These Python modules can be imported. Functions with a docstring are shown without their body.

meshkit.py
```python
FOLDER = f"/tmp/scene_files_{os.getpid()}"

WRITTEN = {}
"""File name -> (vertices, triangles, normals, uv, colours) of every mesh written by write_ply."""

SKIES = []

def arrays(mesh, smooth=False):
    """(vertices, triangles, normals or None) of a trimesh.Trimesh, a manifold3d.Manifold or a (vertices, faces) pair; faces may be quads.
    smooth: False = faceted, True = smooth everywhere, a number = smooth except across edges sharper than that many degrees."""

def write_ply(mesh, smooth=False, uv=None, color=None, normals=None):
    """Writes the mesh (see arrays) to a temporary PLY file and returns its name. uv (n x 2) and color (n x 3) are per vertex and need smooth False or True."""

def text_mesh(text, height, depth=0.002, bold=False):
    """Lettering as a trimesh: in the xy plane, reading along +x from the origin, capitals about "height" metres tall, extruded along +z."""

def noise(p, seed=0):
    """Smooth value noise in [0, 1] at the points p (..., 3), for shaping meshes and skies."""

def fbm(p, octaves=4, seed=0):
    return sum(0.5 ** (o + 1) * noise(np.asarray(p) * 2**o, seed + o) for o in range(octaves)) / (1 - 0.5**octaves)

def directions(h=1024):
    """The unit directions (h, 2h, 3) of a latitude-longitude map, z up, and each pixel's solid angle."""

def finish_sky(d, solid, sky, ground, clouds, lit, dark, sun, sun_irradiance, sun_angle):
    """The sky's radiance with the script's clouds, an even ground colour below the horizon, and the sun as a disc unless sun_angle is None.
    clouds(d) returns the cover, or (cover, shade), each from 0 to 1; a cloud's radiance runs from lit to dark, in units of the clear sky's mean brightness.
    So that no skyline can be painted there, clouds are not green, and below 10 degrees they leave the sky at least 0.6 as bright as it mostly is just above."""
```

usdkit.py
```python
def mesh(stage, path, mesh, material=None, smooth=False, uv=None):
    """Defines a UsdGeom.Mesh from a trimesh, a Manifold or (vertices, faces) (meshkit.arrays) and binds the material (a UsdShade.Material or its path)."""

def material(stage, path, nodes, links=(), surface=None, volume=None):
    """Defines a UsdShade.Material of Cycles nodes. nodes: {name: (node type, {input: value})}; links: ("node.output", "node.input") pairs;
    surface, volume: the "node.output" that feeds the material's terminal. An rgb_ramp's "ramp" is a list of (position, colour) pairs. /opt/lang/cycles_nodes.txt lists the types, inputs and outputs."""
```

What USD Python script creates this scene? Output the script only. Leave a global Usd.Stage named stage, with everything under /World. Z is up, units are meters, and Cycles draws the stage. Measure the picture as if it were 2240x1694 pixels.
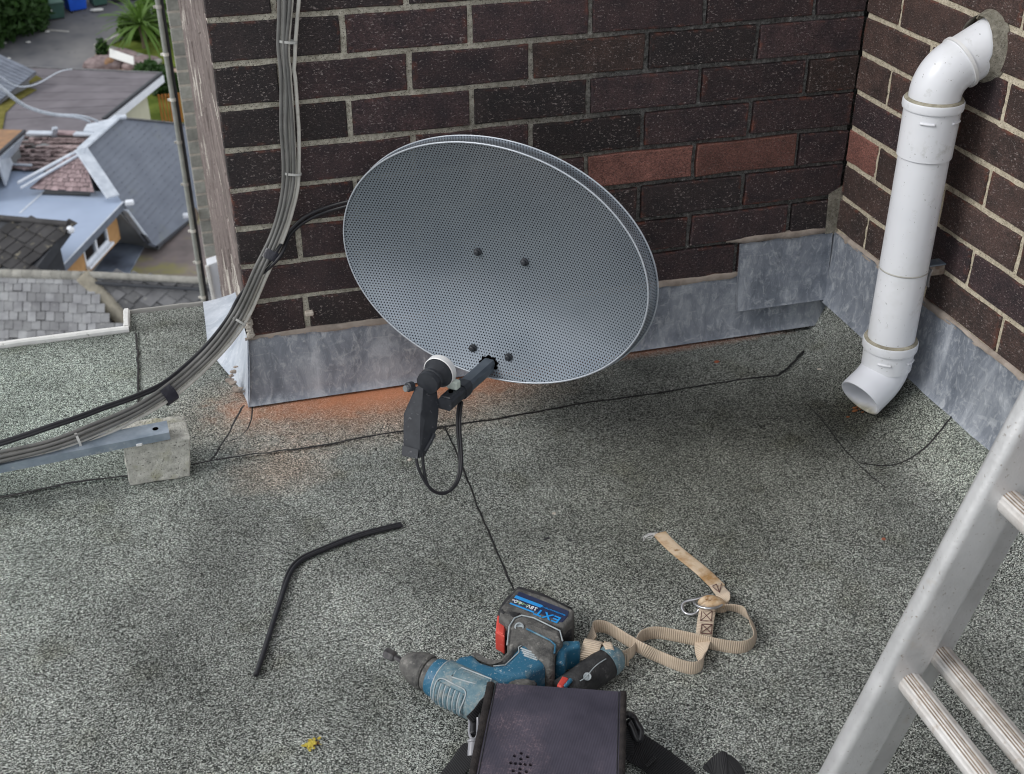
import math, random
import numpy as np, trimesh, shapely, usdkit, meshkit
from shapely.geometry import Polygon, Point
from pxr import Usd, UsdGeom, UsdLux, UsdShade, Gf, Sdf

stage = Usd.Stage.CreateInMemory()
UsdGeom.SetStageUpAxis(stage, UsdGeom.Tokens.z)
UsdGeom.SetStageMetersPerUnit(stage, 1.0)
UsdGeom.Xform.Define(stage, '/World'); UsdGeom.Scope.Define(stage, '/World/Looks')
rng = np.random.default_rng(7); random.seed(7)

# ---------------------------------------------------------------- camera, sky, sun
CAM = np.array([-0.0377, -2.0662, 1.2410])
RIGHT = np.array([0.96414, -0.26531, -0.00690]); RIGHT /= np.linalg.norm(RIGHT)
FWD = np.array([0.22392, 0.82716, -0.51543]); FWD /= np.linalg.norm(FWD)
DOWN = np.cross(FWD, RIGHT); F = 2588.45          # focal length in pixels of a 2240 x 1694 picture
cam = UsdGeom.Camera.Define(stage, '/World/camera')
cam.CreateHorizontalApertureAttr(36.0); cam.CreateVerticalApertureAttr(36.0 * 774 / 1024)
cam.CreateFocalLengthAttr(36.0 * F / 2240); cam.CreateClippingRangeAttr(Gf.Vec2f(0.05, 2000))
cam.CreateFStopAttr(11.0); cam.CreateFocusDistanceAttr(1.8)
cam.CreateExposureAttr(0.48)
m = np.eye(4); m[0, :3] = RIGHT; m[1, :3] = -DOWN; m[2, :3] = -FWD; m[3, :3] = CAM
cam.AddTransformOp().Set(Gf.Matrix4d(*m.ravel().tolist()))

SUN = np.array([-0.78, -0.06, 0.62]); SUN /= np.linalg.norm(SUN)      # towards the bright part of the overcast sky
sun = UsdLux.DistantLight.Define(stage, '/World/sun')
sun.CreateIntensityAttr(0.36); sun.CreateAngleAttr(24.0); sun.CreateNormalizeAttr(True); sun.CreateColorAttr(Gf.Vec3f(1.0, 0.985, 0.96))
zc = SUN; xc = np.cross([0, 0, 1.0], zc); xc /= np.linalg.norm(xc); yc = np.cross(zc, xc)
sm = np.eye(4); sm[0, :3] = xc; sm[1, :3] = yc; sm[2, :3] = zc
sun.AddTransformOp().Set(Gf.Matrix4d(*sm.ravel().tolist()))
SUN_ELEV, SUN_ROT = math.asin(SUN[2]), math.atan2(SUN[0], SUN[1])
sky = UsdLux.DomeLight.Define(stage, '/World/sky')
sky_mat = usdkit.material(stage, '/World/Looks/sky_look', {
    'sky': ('sky_texture', {'sky_type': 'single_scattering', 'sun_disc': False, 'sun_elevation': SUN_ELEV, 'sun_rotation': SUN_ROT}),
    'tc': ('texture_coordinate', {}),
    'n': ('noise_texture', {'scale': 2.2, 'detail': 5.0, 'roughness': 0.55}),
    'cl': ('rgb_ramp', {'ramp': [(0.3, (8.2, 8.6, 9.2)), (0.7, (11.2, 11.3, 11.5))]}),
    'mx': ('mix', {'mix_type': 'mix', 'fac': 0.88}),
    'bg': ('background_shader', {'strength': 0.076}),
}, [('tc.generated', 'n.vector'), ('n.fac', 'cl.fac'), ('sky.color', 'mx.color1'), ('cl.color', 'mx.color2'), ('mx.color', 'bg.color')], surface='bg.background')
UsdShade.MaterialBindingAPI.Apply(sky.GetPrim()).Bind(sky_mat)
sky.GetPrim().SetCustomDataByKey('kind', 'structure')

# ---------------------------------------------------------------- helpers
def ray(u, v): return RIGHT * (u - 1120) / F + DOWN * (v - 847) / F + FWD
def onz(u, v, z=0.0): d = ray(u, v); return CAM + d * (z - CAM[2]) / d[2]
def ony(u, v, y=0.0): d = ray(u, v); return CAM + d * (y - CAM[1]) / d[1]
def onx(u, v, x=0.0): d = ray(u, v); return CAM + d * (x - CAM[0]) / d[0]
def onplane(u, v, p, n): d = ray(u, v); return CAM + d * (np.dot(p - CAM, n) / np.dot(d, n))
K = 2240 / 2212.0
def gz(u, v, z=0.0): return onz(u * K, v * K, z)
def gy(u, v, y=0.0): return ony(u * K, v * K, y)
def gx(u, v, x=0.0): return onx(u * K, v * K, x)
names = {}
OFF = {}
def numbered(parent, name):
    k = (parent, name); i = names.get(k, 0); names[k] = i + 1
    return name if i == 0 else f'{name}_{i:03d}'
def tag(prim, label=None, cat=None, group=None, kind=None):
    for k, v in (('label', label), ('category', cat), ('group', group), ('kind', kind)):
        if v: prim.SetCustomDataByKey(k, v)
    return prim
def thing(name, label=None, cat=None, loc=(0, 0, 0), group=None, kind=None):
    path = '/World/' + numbered('/World', name)
    x = UsdGeom.Xform.Define(stage, path); x.AddTranslateOp().Set(Gf.Vec3d(*map(float, loc)))
    OFF[path] = np.array(loc, float)
    tag(x.GetPrim(), label, cat, group, kind)
    return path
def part(parent, name, mesh, mat, smooth=30, label=None, kind=None, at=None, rot=None):
    """A mesh in world coordinates under a thing or a part; with at / rot its coordinates are its own."""
    path = parent + '/' + numbered(parent, name)
    base = OFF.get(parent, np.zeros(3))
    if isinstance(mesh, (list,)): mesh = cat(mesh)
    if isinstance(mesh, tuple): mesh = trimesh.Trimesh(np.asarray(mesh[0], float), tri(mesh[1]), process=False)
    mesh = mesh.copy()
    if at is None: mesh.apply_translation(-base); OFF[path] = base
    p = usdkit.mesh(stage, path, mesh, M[mat] if isinstance(mat, str) else mat, smooth=smooth)
    if at is not None:
        p.AddTranslateOp().Set(Gf.Vec3d(*(np.asarray(at, float) - base).tolist()))
        if rot: p.AddRotateZOp().Set(rot)
        OFF[path] = np.zeros(3)
    tag(p.GetPrim(), label, kind=kind)
    return path
def single(name, mesh, mat, label=None, cat=None, group=None, kind=None, smooth=30):
    path = '/World/' + numbered('/World', name)
    if isinstance(mesh, list): mesh = cat_(mesh)
    if isinstance(mesh, tuple): mesh = trimesh.Trimesh(np.asarray(mesh[0], float), tri(mesh[1]), process=False)
    p = usdkit.mesh(stage, path, mesh, M[mat], smooth=smooth); OFF[path] = np.zeros(3)
    tag(p.GetPrim(), label, cat, group, kind)
    return path
def tri(f):
    f = np.asarray(f, int)
    return f if f.shape[1] == 3 else np.vstack([f[:, [0, 1, 2]], f[:, [0, 2, 3]]])
def cat(l): return trimesh.util.concatenate([x for x in l])
cat_ = cat
def hull(p): return trimesh.Trimesh(np.asarray(p, float)).convex_hull if False else trimesh.convex.convex_hull(np.asarray(p, float))
def cbox(size, ch=0.002, center=(0, 0, 0)):
    h = np.asarray(size, float) / 2; ch = min(ch, h.min() * 0.49); P = []
    for s in np.ndindex(2, 2, 2):
        s = np.array(s) * 2 - 1
        for k in range(3):
            q = h - ch; q[k] = h[k]; P.append(q * s)
    b = hull(P); b.apply_translation(center); return b
def frame(o, x, z):
    """4x4 taking local x to x, local z close to z."""
    x = np.asarray(x, float); x = x / np.linalg.norm(x); y = np.cross(z, x); y /= np.linalg.norm(y); z = np.cross(x, y)
    T = np.eye(4); T[:3, 0] = x; T[:3, 1] = y; T[:3, 2] = z; T[:3, 3] = o; return T
def bar(a, b, w, h, up=(0, 0, 1), ch=0.002):
    a, b = np.asarray(a, float), np.asarray(b, float); L = np.linalg.norm(b - a)
    m = cbox((L, w, h), ch); m.apply_transform(frame((a + b) / 2, b - a, up)); return m
def spline(P, n=60):
    from scipy.interpolate import CubicSpline
    P = np.asarray(P, float); t = np.r_[0, np.cumsum(np.linalg.norm(np.diff(P, axis=0), axis=1))]
    return CubicSpline(t, P)(np.linspace(0, t[-1], n))
def frames(P):
    T = np.gradient(P, axis=0); T /= np.linalg.norm(T, axis=1, keepdims=True)
    u = np.cross(T[0], [0, 0, 1.0]) if abs(T[0][2]) < 0.9 else np.cross(T[0], [1.0, 0, 0]); u /= np.linalg.norm(u); U = [u]
    for i in range(1, len(P)):
        u = U[-1] - T[i] * np.dot(U[-1], T[i]); U.append(u / np.linalg.norm(u))
    U = np.array(U); return T, U, np.cross(T, U)
def sweep(P, prof, closed=False, cap=True, scale=None):
    """prof: m x 2 closed profile carried along P."""
    P = np.asarray(P, float); T, U, V = frames(P); m_, n = len(prof), len(P)
    s = np.ones(n) if scale is None else np.asarray(scale)
    v = (P[:, None] + (U[:, None] * prof[None, :, :1] + V[:, None] * prof[None, :, 1:]) * s[:, None, None]).reshape(-1, 3)
    f = [(i * m_ + j, i * m_ + (j + 1) % m_, ((i + 1) % n) * m_ + (j + 1) % m_, ((i + 1) % n) * m_ + j) for i in range(n if closed else n - 1) for j in range(m_)]
    f = tri(f)
    if cap and not closed:
        v = np.vstack([v, P[0], P[-1]]); k = n * m_
        f = np.vstack([f, [(k, (j + 1) % m_, j) for j in range(m_)], [(k + 1, (n - 1) * m_ + j, (n - 1) * m_ + (j + 1) % m_) for j in range(m_)]])
    t = trimesh.Trimesh(v, f, process=False); trimesh.repair.fix_normals(t) if len(f) < 4000 else None
    return t
def circ(r, n=10): a = np.linspace(0, 2 * np.pi, n, endpoint=False); return np.stack([np.cos(a), np.sin(a)], 1) * r
def tube(P, r, n=10, closed=False): return sweep(P, circ(r, n), closed)
def lathe(a, b, prof, n=32):
    """prof: (t along a->b in metres, radius) pairs."""
    a, b = np.asarray(a, float), np.asarray(b, float); ax = (b - a) / np.linalg.norm(b - a)
    u = np.cross(ax, [0, 0, 1.0]) if abs(ax[2]) < 0.9 else np.cross(ax, [0, 1.0, 0]); u /= np.linalg.norm(u); w = np.cross(ax, u)
    th = np.linspace(0, 2 * np.pi, n, endpoint=False); v = []
    for t, r in prof: v.append(a + ax * t + r * (np.cos(th)[:, None] * u + np.sin(th)[:, None] * w))
    v = np.vstack(v); m_ = len(prof)
    f = tri([(i * n + j, i * n + (j + 1) % n, (i + 1) * n + (j + 1) % n, (i + 1) * n + j) for i in range(m_ - 1) for j in range(n)])
    return trimesh.Trimesh(v, f, process=False)
def resample(poly, step=0.004, rnd=0.0):
    p = Polygon(poly)
    if not p.is_valid: p = p.buffer(0)
    if rnd:
        q = p.buffer(-rnd).buffer(2 * rnd).buffer(-rnd); p = q if q.geom_type == 'Polygon' and q.area > .7 * p.area else p
    if p.geom_type != 'Polygon': p = max(p.geoms, key=lambda g: g.area)
    p = shapely.geometry.polygon.orient(p); L = p.exterior.length; n = max(12, int(L / step))
    return np.array([p.exterior.interpolate(i * L / n).coords[0] for i in range(n)])
def slab(poly, z0, z1, r=0.004, step=0.004, rnd=0.003, k=3, both=True):
    """A flat shape with a rounded upper (and lower) edge, from an outline in x, y."""
    B = resample(poly, step, rnd); n = len(B)
    t = np.roll(B, -1, 0) - np.roll(B, 1, 0); t /= np.maximum(np.linalg.norm(t, axis=1, keepdims=True), 1e-9); nr = np.stack([-t[:, 1], t[:, 0]], 1)
    rings = []
    A = np.linspace(0, np.pi / 2, k + 1)
    if both: rings += [(r * (1 - math.sin(a)), z0 + r * (1 - math.cos(a))) for a in A]
    else: rings += [(0, z0)]
    rings += [(r * (1 - math.cos(a)), z1 - r * (1 - math.sin(a))) for a in A]
    v = np.vstack([np.c_[B + nr * i, np.full(n, z)] for i, z in rings]); m_ = len(rings)
    f = tri([(i * n + j, i * n + (j + 1) % n, (i + 1) * n + (j + 1) % n, (i + 1) * n + j) for i in range(m_ - 1) for j in range(n)])
    top = B + nr * rings[-1][0]
    def tp(ring):
        g = Polygon(ring).buffer(0); g = g if g.geom_type == 'Polygon' else max(g.geoms, key=lambda q: q.area)
        return trimesh.creation.triangulate_polygon(g, engine='earcut')
    tv, tf = tp(top)
    c1 = trimesh.Trimesh(np.c_[tv, np.full(len(tv), z1)], tf, process=False)
    if c1.face_normals[:, 2].mean() < 0: c1.invert()
    out = [trimesh.Trimesh(v, f, process=False), c1]
    if both:
        bot = B + nr * rings[0][0]
        tv, tf = tp(bot)
        c0 = trimesh.Trimesh(np.c_[tv, np.full(len(tv), z0)], tf, process=False)
        if c0.face_normals[:, 2].mean() > 0: c0.invert()
        out.append(c0)
    o = cat(out); o.merge_vertices(); return o
def grid(fn, us, vs):
    us, vs = np.asarray(us), np.asarray(vs); U, V = np.meshgrid(us, vs, indexing='ij'); p = fn(U, V)
    n, m_ = U.shape; i = np.arange(n - 1)[:, None] * m_ + np.arange(m_ - 1)
    f = np.stack([i, i + m_, i + m_ + 1, i + 1], -1).reshape(-1, 4)
    return trimesh.Trimesh(p.reshape(-1, 3), tri(f), process=False)
def plate(P, t=0.02):
    """A flat polygon of 3-D corners given a thickness downwards along its normal."""
    P = np.asarray(P, float); n = np.zeros(3)
    for i in range(len(P)): n += np.cross(P[i], P[(i + 1) % len(P)])
    n /= np.linalg.norm(n); n = -n if n[2] < 0 or (abs(n[2]) < 1e-3 and n[1] > 0) else n
    c = P.mean(0); e1 = P[1] - P[0]; e1 = e1 - n * np.dot(e1, n); e1 /= np.linalg.norm(e1); e2 = np.cross(n, e1)
    q = np.stack([(P - c) @ e1, (P - c) @ e2], 1); h = (P - c) @ n
    tv, tf = trimesh.creation.triangulate_polygon(Polygon(q), engine='earcut')
    idx = [int(np.argmin(((q - a) ** 2).sum(1))) for a in tv]
    top = P[idx]; k = len(top); nP = len(P)
    a = trimesh.Trimesh(top, tf, process=False)
    if np.dot(a.face_normals.mean(0), n) < 0: a.invert()
    b = a.copy(); b.apply_translation(-n * t); b.invert()
    v = np.vstack([P, P - n * t]); f = tri([(i, (i + 1) % nP, nP + (i + 1) % nP, nP + i) for i in range(nP)])
    s = trimesh.Trimesh(v, f, process=False)
    o = cat([a, b, s]); o.merge_vertices(); trimesh.repair.fix_normals(o); return o
def fbm(p, s, seed=0, o=4): return meshkit.fbm(np.asarray(p) * s + 50, o, seed) - 0.5
# ---------------------------------------------------------------- materials
M = {}
def mat(name, ramp, scale=40.0, detail=4.0, rough=0.7, spec=0.3, bump=0.0, bscale=None, metal=0.0, coords='tc.object', rand=0.0, extra=None, dist=0.01, rrough=None, blend=None):
    """Noise-coloured principled material. blend: (scale, (lo, hi), colour) laid over by a second noise."""
    N = {'tc': ('texture_coordinate', {}), 'g': ('geometry', {}), 'n': ('noise_texture', {'scale': scale, 'detail': detail, 'roughness': 0.6}),
         'r': ('rgb_ramp', {'ramp': ramp}), 'p': ('principled_bsdf', {'roughness': rough, 'specular_ior_level': spec, 'metallic': metal})}
    L = [(coords, 'n.vector'), ('n.fac', 'r.fac')]; out = 'r.color'
    if rand:
        N.update({'oi': ('object_info', {}), 'hv': ('hsv', {}), 'mr': ('map_range', {'from_min': 0, 'from_max': 1, 'to_min': 1 - rand, 'to_max': 1 + rand})})
        L += [('oi.random', 'mr.value'), ('mr.result', 'hv.value'), (out, 'hv.color')]; out = 'hv.color'
    for i, (bs, (lo, hi), col, *dt) in enumerate(blend or []):
        N.update({f'bn{i}': ('noise_texture', {'scale': bs, 'detail': dt[0] if dt else 5.0, 'roughness': 0.65}), f'bm{i}': ('map_range', {'from_min': lo, 'from_max': hi, 'to_min': 0, 'to_max': 1, 'clamp': True}), f'bx{i}': ('mix', {'mix_type': 'mix', 'color2': col})})
        N.update({f'bo{i}': ('vector_math', {'math_type': 'add', 'vector2': (3.7 * i + 1.3, 7.1, 2.9 * i)})})
        L += [(coords, f'bo{i}.vector1'), (f'bo{i}.vector', f'bn{i}.vector'), (f'bn{i}.fac', f'bm{i}.value'), (f'bm{i}.result', f'bx{i}.fac'), (out, f'bx{i}.color1')]; out = f'bx{i}.color'
    L.append((out, 'p.base_color'))
    if bump:
        N['b'] = ('bump', {'strength': bump, 'distance': dist}); N['bnz'] = ('noise_texture', {'scale': bscale or scale, 'detail': 3.0, 'roughness': 0.6})
        L += [(coords, 'bnz.vector'), ('bnz.fac', 'b.height'), ('b.normal', 'p.normal')]
    if rrough:
        N['rr'] = ('map_range', {'from_min': 0.3, 'from_max': 0.7, 'to_min': rrough[0], 'to_max': rrough[1], 'clamp': True}); L += [('n.fac', 'rr.value'), ('rr.result', 'p.roughness')]
    M[name] = usdkit.material(stage, '/World/Looks/' + name, N, L, surface='p.BSDF'); return M[name]

def brick_mat(name, dark, light, chip=(0.22, 0.065, 0.035), speck=0.5, chip_amt=0.5):
    N = {'tc': ('texture_coordinate', {}), 'oi': ('object_info', {}), 'sc': ('vector_math', {'math_type': 'scale', 'scale': 1.0}),
         'rv': ('combine_xyz', {}), 'rm': ('math', {'math_type': 'multiply', 'value2': 37.0}), 'ad': ('vector_math', {'math_type': 'add'}),
         'n1': ('noise_texture', {'scale': 22.0, 'detail': 5.0, 'roughness': 0.65}), 'r1': ('rgb_ramp', {'ramp': [(0.32, dark), (0.68, light)]}),
         'hv': ('hsv', {}), 'mr': ('map_range', {'to_min': 0.72, 'to_max': 1.3}),
         # wire-cut drag marks and pits
         'mp': ('mapping', {'scale': (1.0, 1.0, 1.6)}), 'n2': ('noise_texture', {'scale': 330.0, 'detail': 3.0, 'roughness': 0.65}),
         'n2r': ('map_range', {'from_min': 0.34, 'from_max': 0.7, 'to_min': 0.42, 'to_max': 1.85, 'clamp': True}), 'ml': ('mix', {'mix_type': 'multiply', 'fac': 1.0}),
         'vp': ('mapping', {'scale': (0.75, 0.75, 1.3)}), 'v': ('noise_texture', {'scale': 250.0, 'detail': 2.0, 'roughness': 0.7}), 'va': ('map_range', {'from_min': 0.605, 'from_max': 0.68, 'to_min': 0.0, 'to_max': speck, 'clamp': True}), 'v2': ('noise_texture', {'scale': 17.0, 'detail': 2.0}), 'vb': ('map_range', {'from_min': 0.38, 'from_max': 0.60, 'to_min': 0.45, 'to_max': 1.0, 'clamp': True}), 'vs': ('math', {'math_type': 'multiply'}),
         'sp': ('mix', {'mix_type': 'mix', 'color2': (0.42, 0.36, 0.34)}),
         'sx': ('separate_xyz', {}), 'ax': ('math', {'math_type': 'absolute'}), 'az': ('math', {'math_type': 'absolute'}),
         'ex': ('map_range', {'from_min': 0.096, 'from_max': 0.108, 'to_min': 0, 'to_max': 1, 'clamp': True}), 'ez': ('map_range', {'from_min': 0.026, 'from_max': 0.0335, 'to_min': 0, 'to_max': 1, 'clamp': True}),
         'em': ('math', {'math_type': 'maximum'}), 'n3': ('noise_texture', {'scale': 45.0, 'detail': 4.0, 'roughness': 0.7}), 'n3r': ('map_range', {'from_min': 0.50, 'from_max': 0.68, 'to_min': 0, 'to_max': chip_amt, 'clamp': True}),
         'ec': ('math', {'math_type': 'multiply', 'use_clamp': True}), 'ch': ('mix', {'mix_type': 'mix', 'color2': chip}),
         'b': ('bump', {'strength': 0.95, 'distance': 0.0036}), 'p': ('principled_bsdf', {'roughness': 0.62, 'specular_ior_level': 0.42})}
    L = [('oi.random', 'rm.value1'), ('rm.value', 'rv.x'), ('rm.value', 'rv.y'), ('rm.value', 'rv.z'), ('tc.object', 'ad.vector1'), ('rv.vector', 'ad.vector2'),
         ('ad.vector', 'n1.vector'), ('n1.fac', 'r1.fac'), ('oi.random', 'mr.value'), ('mr.result', 'hv.value'), ('r1.color', 'hv.color'),
         ('ad.vector', 'mp.vector'), ('mp.vector', 'n2.vector'), ('n2.fac', 'n2r.value'), ('hv.color', 'ml.color1'), ('n2r.result', 'ml.color2'),
         ('ad.vector', 'vp.vector'), ('vp.vector', 'v.vector'), ('v.fac', 'va.value'), ('ad.vector', 'v2.vector'), ('v2.fac', 'vb.value'), ('va.result', 'vs.value1'), ('vb.result', 'vs.value2'), ('vs.value', 'sp.fac'),
         ('tc.object', 'sx.vector'), ('sx.x', 'ax.value1'), ('sx.z', 'az.value1'), ('ax.value', 'ex.value'), ('az.value', 'ez.value'), ('ex.result', 'em.value1'), ('ez.result', 'em.value2'),
         ('ad.vector', 'n3.vector'), ('n3.fac', 'n3r.value'), ('em.value', 'ec.value1'), ('n3r.result', 'ec.value2'), ('ec.value', 'ch.fac'), ('ml.color', 'ch.color1'), ('ch.color', 'sp.color1'), ('sp.color', 'p.base_color'),
         ('n2.fac', 'b.height'), ('b.normal', 'p.normal')]
    M[name] = usdkit.material(stage, '/World/Looks/' + name, N, L, surface='p.BSDF')
brick_mat('brick_dark', (0.014, 0.011, 0.0125), (0.034, 0.0235, 0.024), speck=0.75, chip_amt=0.55)
brick_mat('brick_purple', (0.021, 0.0145, 0.0180), (0.058, 0.034, 0.035), speck=0.7, chip_amt=0.7)
brick_mat('brick_brown', (0.034, 0.023, 0.021), (0.082, 0.049, 0.041), speck=0.7, chip_amt=0.7)
brick_mat('brick_red', (0.125, 0.054, 0.044), (0.225, 0.098, 0.078), speck=0.35, chip=(0.26, 0.085, 0.05))
mat('mortar', [(0.3, (0.16, 0.145, 0.115)), (0.55, (0.30, 0.28, 0.235)), (0.75, (0.42, 0.39, 0.33))], 130, 5, 0.95, 0.1, 0.7, 260, dist=0.003, blend=[(6.0, (0.52, 0.7), (0.12, 0.115, 0.09)), (420.0, (0.60, 0.66), (0.07, 0.065, 0.055), 2.0)])
mat('mortar_dark', [(0.3, (0.035, 0.033, 0.030)), (0.55, (0.09, 0.086, 0.078)), (0.75, (0.22, 0.215, 0.20))], 150, 5, 0.95, 0.1, 0.8, 240, dist=0.004, blend=[(300.0, (0.62, 0.70), (0.55, 0.54, 0.52), 2.0)])
mat('mortar_sand', [(0.3, (0.36, 0.315, 0.235)), (0.55, (0.55, 0.49, 0.38)), (0.75, (0.66, 0.60, 0.48))], 150, 5, 0.95, 0.1, 0.7, 280, dist=0.003, blend=[(420.0, (0.60, 0.66), (0.12, 0.10, 0.08), 2.0)])
mat('pointing', [(0.3, (0.24, 0.20, 0.17)), (0.7, (0.40, 0.345, 0.30))], 26, 5, 0.85, 0.2, 0.5, 60, dist=0.003, blend=[(11.0, (0.55, 0.72), (0.16, 0.13, 0.11))])
mat('brick_pale', [(0.3, (0.23, 0.235, 0.215)), (0.7, (0.33, 0.335, 0.31))], 40, 4, 0.9, 0.1, 0.4, 120, rand=0.15)
mat('return_brick', [(0.3, (0.13, 0.108, 0.102)), (0.7, (0.225, 0.19, 0.178))], 60, 5, 0.95, 0.1, 0.6, 160, rand=0.15, dist=0.004)
mat('pale_mortar', [(0.3, (0.42, 0.39, 0.35)), (0.7, (0.6, 0.56, 0.50))], 60, 4, 0.95, 0.1, 0.4, 150)

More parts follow.
